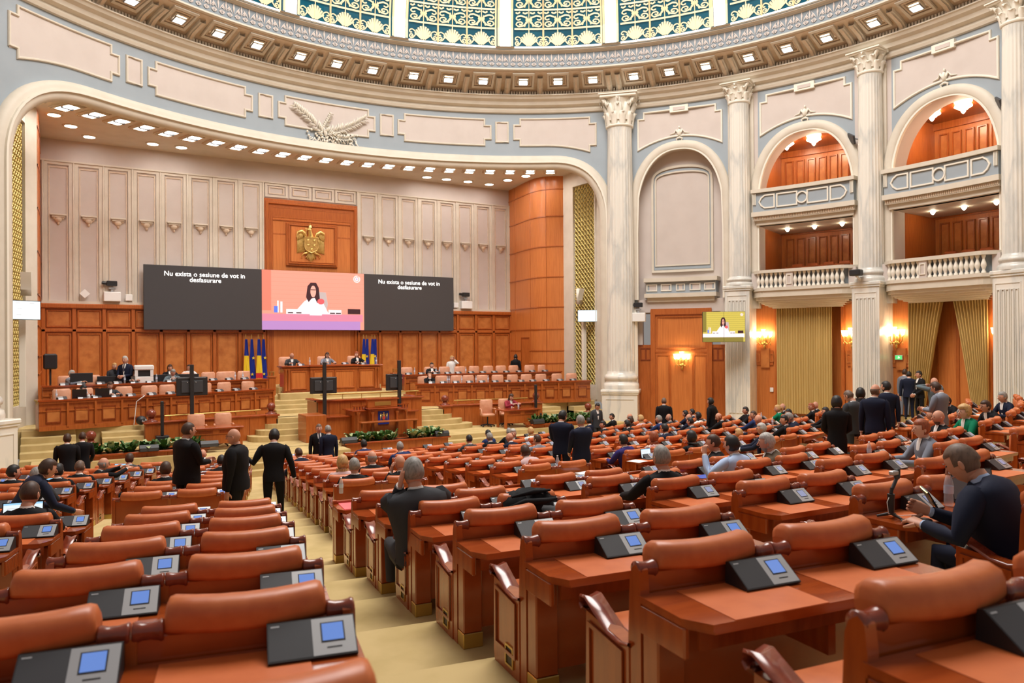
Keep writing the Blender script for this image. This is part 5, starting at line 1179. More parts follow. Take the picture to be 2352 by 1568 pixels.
p = cyl(62.2, 14.2, 4.45); t = thing('wall_screen', 'video screen on an arm by the column showing a woman at a desk', 'screen', p, -R(37)); b = MB().use('black_plastic'); b.box(-.82, .82, 0, .1, -.6, .6, .01); b.box(-.06, .06, .08, 1.6, -.06, .06); b.build('casing', t)
b = MB(); video(.81, .59, 'vid_yellow', 'vid_olive', 'vid_white', 'vid_olive'); b.use('black_plastic'); b.add([(-.005, -.015, -.59), (.005, -.015, -.59), (.005, -.015, .59), (-.005, -.015, .59)], [(0, 1, 2, 3)]); b.build('live_picture', t)
# loudspeaker on a stand, cameras, small wall units
t = thing('loudspeaker', 'black loudspeaker on a slim stand at the far left of the stage', 'speaker', (-10.15, 17.4, 1.6)); b = MB().use('black_plastic', False); b.box(-.22, .22, -.17, .17, 1.42, 1.98, .05); b.build('cabinet', t); b = MB().use('black_plastic'); b.tube([(0, 0, 0), (0, 0, 1.45)], .035, 8); b.build('stand', t)
def studio_cam(x, y, z, rz, lab):
    t = thing('television_camera', lab, 'camera', (x, y, z), rz); b = MB().use('white'); b.box(-.3, .3, -.25, .05, 0, .38, .02); b.build('housing', t); b = MB().use('grey'); b.box(-.04, .04, -.12, -.04, .38, .62); b.box(-.12, .12, -.14, -.02, .5, .56, .01); b.build('mount', t); b = MB().use('black_plastic'); b.box(-.2, .18, -.2, .0, .62, .82, .02); b.tube([(-.2, -.1, .72), (-.36, -.12, .74)], .07, 10); b.build('camera_body', t)
studio_cam(-8.05, 19.4, 5.61, 0, 'remote television camera on a white box left of the video wall'); studio_cam(7.75, 19.4, 5.61, 0, 'remote television camera on a white box right of the video wall')
p = cyl(47.6, 15.75, 4.75); studio_cam(p[0], p[1], 4.75, -R(47), 'remote television camera beside the tall column and door')
b = MB().use('white', True); b.prism([(.18, 0), (0, .18), (-.18, 0), (0, -.18)], 0, .1, lambda x, y, z: (x, -z, y)); o = b.build('wall_antenna', loc=(-9.0, 19.34, 5.9)); tag(o, 'white diamond shaped wall antenna above the wainscot, far left', 'antenna')
for x, lb in ((-7.45, 'left'), (7.2, 'right')): b = MB().use('white'); b.box(-.13, .13, -.1, 0, -.13, .13, .02); o = b.build('wall_box', loc=(x, 19.38, 5.78)); tag(o, 'small white wall box beside the %s television camera' % lb, 'box')
def sign(x, y, z, rz, lab):
    t = thing('exit_sign', lab, 'sign', (x, y, z), rz); b = MB().use('silver'); b.box(-.14, .14, -.03, 0, -.09, .09, .01); b.build('frame', t); b = MB().use('green_sign'); b.add([(-.12, -.032, -.07), (.12, -.032, -.07), (.12, -.032, .07), (-.12, -.032, .07)], [(0, 1, 2, 3)]); b.use('vid_white'); b.add([(-.03, -.033, -.04), (.05, -.033, -.02), (.04, -.033, .02), (-.01, -.033, .05)], [(0, 1, 2, 3)]); b.build('face', t)
p = cyl(84.3, RW+.18, 3.25); sign(*p, -R(84), 'green exit sign below the sconce left of the drawn curtains'); p = cyl(97, RW+.18, 3.25); sign(*p, -R(97), 'green exit sign below the sconce right of the drawn curtains')
sign(10.15, 17.3, 4.6, -R(83), 'small green exit sign above the side door of the stage')
t = thing('door_2', None, None) if 0 else None
m = MB().use('wood_dark'); M_ = Matrix.Translation((10.06, 17.15, 1.6)) @ Matrix.Rotation(R(-84), 4, 'Z'); m.box(-.5, .5, -.04, .02, 0, 2.55, M=M_); m.use('wood'); m.box(-.42, .42, -.06, -.03, 0, 2.45, M=M_); struct(m, 'door_2')
# ceiling speaker boxes hung in the arches
for a, z, lb in ((79.0, 11.4, 'left'), (97.6, 11.35, 'right')):
    p = Vector(cyl(a, 15.8, z)); t = thing('hanging_floodlight', 'grey floodlight on a short arm in the %s balcony arch' % lb, 'lamp', p, -R(a)-.7); t.rotation_euler = (.35, .45, -R(a)-.7); b = MB().use('dark_grey_plastic'); b.box(-.25, .25, -.05, .03, -.17, .17, .02); b.build('lamp_head', t); b = MB().use('grey'); b.tube([(.0, .03, 0), (.3, .2, -.05)], .03, 6); b.build('arm', t)
p = Vector(cyl(80.9, 14.95, 6.3)); t = thing('wall_camera', 'black camera on a bracket beside the left balcony balustrade', 'camera', p, -R(81)); b = MB().use('black_plastic'); b.box(-.2, .2, -.15, .15, -.1, .12, .03); b.build('body', t); b = MB().use('white'); b.tube([(0, 0, -.1), (.05, .3, -.25), (.1, .5, -.3)], .035, 6); b.build('bracket', t)
for s in (-1, 1): b = MB().use('relief_white', True); b.grid([[(x, .12*cos(t_*.32), z) for x in (-.14, .14)] for t_, z in [(i, -.35+.1*i) for i in range(8)]]); b.box(-.14, .14, .1, .2, -.36, .36); o = b.build('line_array_speaker', loc=(s*10.75, 12.6 if s < 0 else 13.6, 5.75 if s < 0 else 6.0)); tag(o, 'white curved wall speaker above the screen on the %s lattice' % ('left' if s < 0 else 'right'), 'speaker')
b = MB().use('relief_white'); b.box(-.09, .09, 0, .15, 0, 2.9, .01); o = b.build('column_speaker', loc=(10.8, 13.4, 2.0)); tag(o, 'tall slim white column speaker below the screen on the right lattice', 'speaker')
b = MB().use('relief_white'); b.box(-.09, .09, 0, .15, 0, 2.9, .01); o = b.build('column_speaker', loc=(-10.85, 12.7, 2.0)); tag(o, 'tall slim white column speaker below the screen on the left lattice', 'speaker')
p = cyl(47.1, 15.72, 1.2); b = MB().use('relief_white'); b.box(-.08, .08, -.06, .06, 0, 4.3, .01); o = b.build('column_speaker', loc=p); tag(o, 'tall slim white column speaker right of the big marble column', 'speaker')
# ---------------------------------------------------------------- people
def ik(a, c, l1, l2, hint):
    a, c = Vector(a), Vector(c); d = c-a; L_ = min(d.length, (l1+l2)*.995); d = d.normalized()
    x = (l1*l1-l2*l2+L_*L_)/(2*L_); h = sqrt(max(0, l1*l1-x*x)); hv = Vector(hint); hv = (hv-d*hv.dot(d)).normalized()
    return a+d*x+hv*h, a+d*L_
def hand(b, w_, d, n, side, curl=.5, sc=1.0, seg=5):
    """palm with four fingers and a thumb; d = direction, n = palm normal (fingers curl towards n)"""
    d = d.normalized(); n = (n-d*n.dot(d)).normalized(); x = d.cross(n)*side
    b.tube([w_-d*.02*sc, w_+d*.02*sc, w_+d*.06*sc, w_+d*.095*sc], [(.026*sc, .020*sc), (.034*sc, .017*sc), (.042*sc, .015*sc), (.040*sc, .012*sc)], 8, up=n)
    for i, (o, l) in enumerate(((-.030, .070), (-.010, .080), (.011, .074), (.030, .058))):
        p = w_+d*.088*sc+x*o*sc; c1 = (d*cos(curl*.7)+n*sin(curl*.7)).normalized(); c2 = (d*cos(curl*1.7)+n*sin(curl*1.7)).normalized(); c3 = (d*cos(curl*2.4)+n*sin(curl*2.4)).normalized()
        q1 = p+c1*l*.45*sc; q2 = q1+c2*l*.33*sc; q3 = q2+c3*l*.25*sc
        b.tube([p, q1, q2, q3], [.0098*sc, .0092*sc, .0085*sc, .0055*sc], seg)
    t0 = w_+d*.03*sc-x*.032*sc; t1 = t0+(d*.7-x*.75+n*.3).normalized()*.038*sc; t2 = t1+(d*.9-x*.15+n*.45).normalized()*.034*sc
    b.tube([t0, t1, t2], [.014*sc, .0115*sc, .007*sc], seg)
def shell(b, f, NN, MM, keep, o, swell=True):
    """hair or beard: the kept part of the head surface, offset outwards, edges pulled back to the skin"""
    fs = [(j, k) for j in range(MM) for k in range(NN) if keep((sin(pi*(j+.5)/MM)*cos(2*pi*(k+.5)/NN), sin(pi*(j+.5)/MM)*sin(2*pi*(k+.5)/NN), cos(pi*(j+.5)/MM)))]
    cnt = {}
    for j, k in fs:
        for q in ((j, k), (j, (k+1) % NN), (j+1, (k+1) % NN), (j+1, k)): cnt[q] = cnt.get(q, 0)+1
    idx = {}; vs = []
    for (j, k), n in cnt.items():
        oo = o*(1.25 if swell and j < MM*.33 else 1); oo = oo*.25 if n < 4 and 0 < j < MM else oo
        idx[j, k] = len(vs); vs.append(f(2*pi*k/NN, pi*j/MM, oo))
    b.add(vs, [[idx[j, k], idx[j, (k+1) % NN], idx[j+1, (k+1) % NN], idx[j+1, k]] for j, k in fs])
def person(loc, rz, label, pose='sit', top='suit_navy', low=None, hair='hair_brown', hs='short', skin='skin', s=1.0, fat=1.0, lean=0, tilt=0, hyaw=0, hpitch=0, L=None, Rr=None, shirt='white', tie=None, glasses=False, shoes=True, hi=False, open_=True, curl=.5, hem=.12, category='person', twist=0, legs=True, group=None, beard=False, roll=0):
    t = thing('person', label, category, loc, rz, group); t.scale = (s, s, s); low = low or top
    sit = pose == 'sit'; hz = .40 if sit else .93
    hip = Vector((0, -.02 if sit else 0, hz)); Tm = Matrix.Translation(hip) @ Matrix.Rotation(R(twist), 4, 'Z') @ Matrix.Rotation(-R(lean), 4, 'X') @ Matrix.Rotation(R(tilt), 4, 'Y')
    sg = 20 if hi else 12
    T = lambda x, y, z: Tm @ Vector((x, y, z))
    # jacket
    b = MB().use(top, True); secs = [(-hem if not sit else -.03, .175, .125, .0), (.0, .175, .125, 0), (.12, .155, .112, .01), (.24, .172, .122, .01), (.36, .198, .132, .0), (.44, .214, .122, -.01), (.492, .208, .10, -.015), (.522, .165, .082, -.018), (.543, .10, .07, -.015), (.556, .066, .06, -.01)]
    rows = []
    for z, rx, ry, oy in secs:
        rx *= fat; ry *= fat*(1.0 if z > .3 else fat)
        row = []
        for k in range(sg):
            th = 2*pi*k/sg; cx, sy = cos(th), sin(th); e_ = .82 if z < .5 else 1
            row.append(T(rx*abs(cx)**e_*(1 if cx > 0 else -1), oy+ry*abs(sy)**e_*(1 if sy > 0 else -1), z-(.02 if abs(cx) > .9 and z > .5 else 0)))
        rows.append(row)
    b.grid(rows, True); b.add(rows[0], [list(range(sg))[::-1]])
    sk = MB().use(skin, True)
    for side, spec in ((-1, L), (1, Rr)):
        sh = T(side*.18*fat, -.008, .468)
        if spec is None: spec = ('rel', side*.24*fat, .02, hz-.15) if not sit else ('rel', side*.15, .44, .80)
        if spec[0] == 'rel': hp = Vector(spec[1:4]); hint = Vector(spec[4]) if len(spec) > 4 else Vector((side*.6, -.8, -.3))
        hn = Vector(spec[5]) if len(spec) > 5 else (Vector((-side, 0, 0)) if not sit else Vector((0, 0, -1)))
        el, wr = ik(sh, hp, .30, .27, hint)
        m1 = sh.lerp(el, .5); m2 = el.lerp(wr, .5)
        b.tube([sh+Vector((-side*.03, 0, .012)), sh+(el-sh)*.1, m1, el, m2, wr], [.060*fat, .069*fat, .063*fat, .054, .048, .040], 12 if hi else 8)
        fd = (wr-el).normalized(); hd = Vector(spec[6]) if len(spec) > 6 else fd
        cuff = MB().use('shirt_blue' if shirt == 'shirt_blue' else shirt, True) if False else None
        b.use(shirt, True); b.tube([wr-fd*.01, wr+fd*.022], [.033, .033], 10); b.use(top, True)
        hb = MB().use(skin, True); hand(hb, wr+fd*.025, hd, hn, side, curl, 1.08, 8 if hi else 5); hb.build('hand', t)
    b.build('jacket', t)
    # shirt, collar, tie
    b = MB().use(shirt, True); rows = []
    for z, r in ((.53, .072), (.550, .065), (.560, .060)): rows.append([T(r*cos(2*pi*k/14), -.008+r*.95*sin(2*pi*k/14), z+.012*(1 if sin(2*pi*k/14) < 0 else 0)) for k in range(14)])
    b.grid(rows, True)
    if open_:
        rows = []
        for z, w_, y in ((.555, .05, .056), (.50, .055, .088*fat), (.42, .042, .116*fat), (.30, .028, .131*fat), (.18, .012, .13*fat*fat)): rows.append([T(x*w_, y+.004-.006*abs(x), z) for x in (-1, 0, 1)])
        b.grid(rows)
    if tie: b.use(tie, True); b.grid([[T(x*w_, y+.010, z) for x in (-1, 0, 1)] for z, w_, y in ((.545, .014, .062), (.50, .02, .094*fat), (.42, .026, .122*fat), (.30, .024, .137*fat))])
    b.build('shirt', t)
    # trousers
    if legs:
        b = MB().use(low, True); rows = []
        for z, rx, ry in ((-.10, .12, .09), (-.04, .165, .12), (.03, .16, .115)): rows.append([Tm @ Vector((rx*fat*cos(2*pi*k/12), ry*fat*sin(2*pi*k/12), z)) for k in range(12)])
        b.grid(rows, True); b.add(rows[0], [list(range(12))])
        st = MB().use('shoe', True)
        for side in (-1, 1):
            h = hip+Vector((side*.09*fat, 0, -.02))
            if sit: kn = Vector((side*.12, .42, hz+.01)); an = Vector((side*.12, .40, .09))
            else: kn = Vector((side*.10, .02+.03*side, .49)); an = Vector((side*.11, -.02, .08))
            if pose == 'stride': kn = Vector((side*.1, .05+.10*side, .49)); an = Vector((side*.1, -.03+.22*side, .09))
            b.tube([h, h.lerp(kn, .5), kn, kn.lerp(an, .45), an], [.088*fat, .078*fat, .062, .056, .05], 10)
            st.tube([an+Vector((0, -.06, -.045)), an+Vector((0, .02, -.04)), an+Vector((0, .12, -.055)), an+Vector((0, .19, -.062))], [(.035, .035), (.042, .04), (.042, .027), (.025, .018)], 8)
        b.build('trousers', t)
        if shoes: st.build('shoes', t)
    # head
    Hm = Matrix.Translation(T(0, .014, .545)) @ Matrix.Rotation(R(twist), 4, 'Z') @ Matrix.Rotation(-R(hyaw), 4, 'Z') @ Matrix.Rotation(-R(hpitch+lean*.25), 4, 'X') @ Matrix.Rotation(R(roll), 4, 'Y') @ Matrix.Scale(1.07, 4)
    hc = Vector((0, .018, .115)); n_, m_ = (28, 22) if hi else (16, 13)
    def hp_(th, ph, off=0):  # th around, ph from the top
        x, y, z = sin(ph)*cos(th), sin(ph)*sin(th), cos(ph)
        rx, ry, rz_ = .078, .098, .122
        if z < -.1: k = 1-.33*min(1, (-z-.1)/.9)**1.1; rx *= k; ry *= (k if y > 0 else k*.86)
        if y > .3 and -.75 < z < .4: y *= .97
        yy = y*ry
        if y > .55 and abs(x) < .35 and -.75 < z < -.45: yy += .006      # lips and chin
        if y > .55 and .05 < z < .28 and .15 < abs(x) < .6: yy -= .007     # eye sockets
        return Hm @ (hc+Vector((x*(rx+off), yy+(y*off), z*(rz_+off))))
    sk.grid([[hp_(2*pi*k/n_, pi*j/m_) for k in range(n_)] for j in range(m_+1)], True)
    H = lambda x, y, z: Hm @ Vector((x, y, z))
    sk.tube([T(0, -.012, .52), T(0, -.008, .58), H(0, .0, .03), H(0, .004, .06)], [.062, .056, .054, .05], 12)
    sk.tube([H(0, .108, .135), H(0, .118, .115), H(0, .134, .096), H(0, .115, .086)], [(.008, .008), (.010, .010), (.015, .012), (.008, .006)], 8)
    for side in (-1, 1):
        sk.ball(H(side*.080, .008, .112), .016, 8, 6, M=Hm.to_3x3().to_4x4() @ Matrix.Diagonal((.45, 1.0, 1.9, 1)))
    sk.use('eye', True)
    for side in (-1, 1): sk.ball(H(side*.031, .103, .137), (.010, .006, .006), 8, 6)
    if hair not in (None,): sk.use(hair if not hair in ('hair_blond',) else 'hair_brown', True)
    for side in (-1, 1): sk.tube([H(side*.015, .112, .152), H(side*.032, .111, .157), H(side*.05, .099, .151)], [.003, .004, .002], 5)
    sk.use('lip', True); sk.tube([H(-.024, .103, .062), H(0, .110, .063), H(.024, .103, .062)], [.003, .006, .003], 6)
    sk.build('body', t)
    if glasses:
        b = MB().use('glasses')
        for side in (-1, 1):
            b.tube([H(side*(.032+.021*cos(2*pi*k/12)), .117-.004*abs(cos(2*pi*k/12)), .135+.016*sin(2*pi*k/12)) for k in range(13)], .0022, 4, cap=False); b.tube([H(side*.053, .113, .140), H(side*.078, .06, .140), H(side*.082, .0, .128)], .002, 4)
        b.tube([H(-.011, .118, .140), H(.011, .118, .140)], .002, 4); b.build('glasses', t)
    if hs != 'bald':
        b = MB().use(hair, True)
        def keep(p):
            x, y, z = p
            if hs == 'fringe': return (y < .25 and -.55 < z < .42 and (y < -.05 or abs(x) > .8)) 
            if hs == 'long' or hs == 'bob': return z > .52-.1*(1-y) if y > .25 else z > -.9
            if hs == 'crop': return (z > .50 if y > .3 else z > .05 if y > -.1 else z > -.42)
            return (z > .46 if y > .35 else z > .02 if y > -.1 else z > -.48)
        o = dict(short=.012, crop=.006, long=.016, bob=.022, curly=.03, fringe=.006, pony=.012).get(hs, .012)
        NN, MM = (36, 28) if hi else (22, 18)
        shell(b, hp_, NN, MM, keep, o)
        if hs in ('long', 'bob', 'pony'):
            l = .30 if hs == 'long' else .06
            if hs == 'pony': b.tube([H(0, -.09, .17), H(0, -.13, .12), H(0, -.12, .02)], [.03, .035, .01], 8)
            else:
                rows = []
                for j in range(7):
                    z = .10-l*j/6-.06; w_ = .093+.012*sin(j*1.1)-(.02*j/6); bk = -.085-.02*min(j, 2)+(.012*j if hs == 'long' else 0); rows.append([H(w_*sin(a), .0+(bk*cos(a) if abs(a) < 1.9 else 0)+(.03 if abs(a) > 1.2 else 0), z) for a in [-2.0+4.0*i/10 for i in range(11)]])
                b.grid(rows); b.grid([[Hm @ (Hm.inverted() @ p*.9) for p in r_] for r_ in rows])
        b.build('hair', t)
    if beard:
        b = MB().use('hair_stub' if beard is True else beard, True)
        shell(b, hp_, 24, 20, lambda c: c[2] < -.42 and c[1] > .0 and not (abs(c[0]) < .25 and -.6 < c[2] < -.4), .0035, False)
        b.build('beard', t)
    return t
HP = {}
def seat_person(sec, row, k, side, label, **kw):
    ang = (BACKA if sec == 'b' else FRONTA)[k]; p, t = bench_pose(sec, row, ang)
    q = p+Vector((cos(t), sin(t), 0))*side*S+Vector((-sin(t), cos(t), 0))*.24; q.z = p.z-.03
    kw.setdefault('s', 1.0); kw.setdefault('shoes', False); dx = kw.pop('dx', 0); q += Vector((cos(t), sin(t), 0))*dx
    kw.setdefault('L', ('rel', -.15, .46, .63)); kw.setdefault('Rr', ('rel', .15, .46, .63))
    az = kw.pop('daz', 0); return person(q, t+R(az), label, 'sit', **kw)
def stand_px(x, yhead, d, h=1.75): # foot position of a standing person from where the top of the head shows at depth d
    p = at_d(x, yhead, d); return Vector((p.x, p.y, p.z-h))
def stand(x, y, d, face, label, fz=None, **kw):
    """standing person whose head shows near (x, y) about d metres away; slides along the line of sight until the feet meet the floor"""
    best = None
    for i in range(61):
        dd = d*(.8+.4*i/60); p = at_d(x, y, dd); f_ = floor_z(p.x, p.y) if fz is None else fz; h = p.z-f_
        e_ = abs(h-1.72)+abs(dd-d)*.01
        if best is None or e_ < best[0]: best = (e_, p, f_, h)
    _, p, f_, h = best; s_ = min(1.09, max(.9, h/1.767)); va = 30.9+math.degrees(math.atan((x-1176)/FPX))
    kw.setdefault('pose', 'stand'); pose = kw.pop('pose')
    return person((p.x, p.y, f_+.002), -R(va+face), label, pose, s=kw.pop('s', s_), open_=kw.pop('open_', abs(face) > 60), **kw)
SP = seat_person
# the near man with the phone
SP('b', 1, 2, -1, 'man in black suit at the right, holding a gold phone over his desk', top='suit_navy', hair='hair_stub', hs='crop', skin='skin', s=1.0, lean=26, hpitch=22, daz=12, hyaw=-4, tilt=0, L=('rel', -.25, .44, .60, (-.7, -.6, -.5), (0.2, -.2, -1), (.35, .9, .15)), Rr=('rel', .0, .50, .64, (.5, -.5, -.6), (-1, 0, .3), (-.6, .75, .35)), shirt='shirt_blue', hi=True, open_=False, curl=.62, fat=1.18)
SP('b', 4, 1, -1, 'grey-haired man in dark grey suit holding a phone to his left ear', top='suit_grey', hair='hair_grey', hs='crop', s=1.05, fat=1.24, tilt=-4, lean=2, dx=-.2, hpitch=4, L=('rel', -.15, .06, .96, (-.5, .1, -1), (1, 0, 0), (.25, .05, 1)), Rr=('rel', .16, .42, .62), open_=False, daz=2)
SP('b', 6, -1, 1, 'dark-haired man at the left edge, seen from behind with a laptop', top='suit_black', hair='hair_brown', hs='crop', s=1.0, hyaw=14, hpitch=8, open_=False)
SP('b', 4, 2, -1, 'balding man in black suit, seen from behind next to the woman in a patterned jacket', top='suit_black', hair='hair_grey', hs='crop', hyaw=6, open_=False)
SP('b', 5, 3, -1, 'black-haired man in pale blue jacket raising his left fist', top='shirt_blue', hair='hair_black', hs='short', lean=14, hyaw=-8, L=('rel', -.34, .30, .92, (-.6, -.3, -.9), (1, 0, 0), (.2, .2, .9)), curl=1.2, open_=False)
SP('b', 5, 3, 1, 'grey-haired man in brown jacket turned left in the middle of the right rows', top='suit_brown', hair='hair_silver', hs='short', skin='skin', daz=42, lean=14, tilt=-6, fat=1.15, s=1.0, beard='hair_grey')
SP('b', 6, 3, 1, 'heavy man with short dark hair in black suit, white collar, facing left', top='suit_black', hair='hair_brown', hs='crop', daz=38, fat=1.1)
SP('b', 4, 4, -1, 'woman with short reddish-brown hair and grey scarf, facing left', top='suit_light', hair='hair_red', hs='short', daz=50, skin='skin_pale', lean=10)
SP('b', 5, 5, 1, 'bald bearded man in dark jacket facing left, right side rows', top='suit_black', hs='bald', beard=True, daz=48, lean=4)
SP('b', 6, 7, -1, 'bald man in dark suit leaning forward behind the bearded man', top='suit_navy', hs='bald', daz=30, lean=18, s=.86)
SP('b', 5, 6, -1, 'woman with curly blond hair in a bright green jacket', top='cloth_green', hair='hair_blond', hs='curly', skin='skin_pale', daz=45, lean=14)
SP('b', 5, 6, 1, 'grey-haired man in navy suit bending over his desk right of the green jacket', top='suit_navy', hair='hair_grey', hs='crop', daz=40, lean=34, hpitch=14)
SP('b', 5, 7, -1, 'man with glasses in black suit bending left at the far right', top='suit_black', hair='hair_brown', hs='short', glasses=True, daz=40, lean=28)
SP('b', 5, 8, -1, 'grey-haired man in navy suit, rightmost seated person', top='suit_navy', hair='hair_grey', hs='short', daz=38, lean=16)
SP('b', 6, 8, 1, 'dark-haired man with glasses at the far right desk by the curtains', top='suit_black', hair='hair_black', hs='short', glasses=True, daz=36, lean=26)
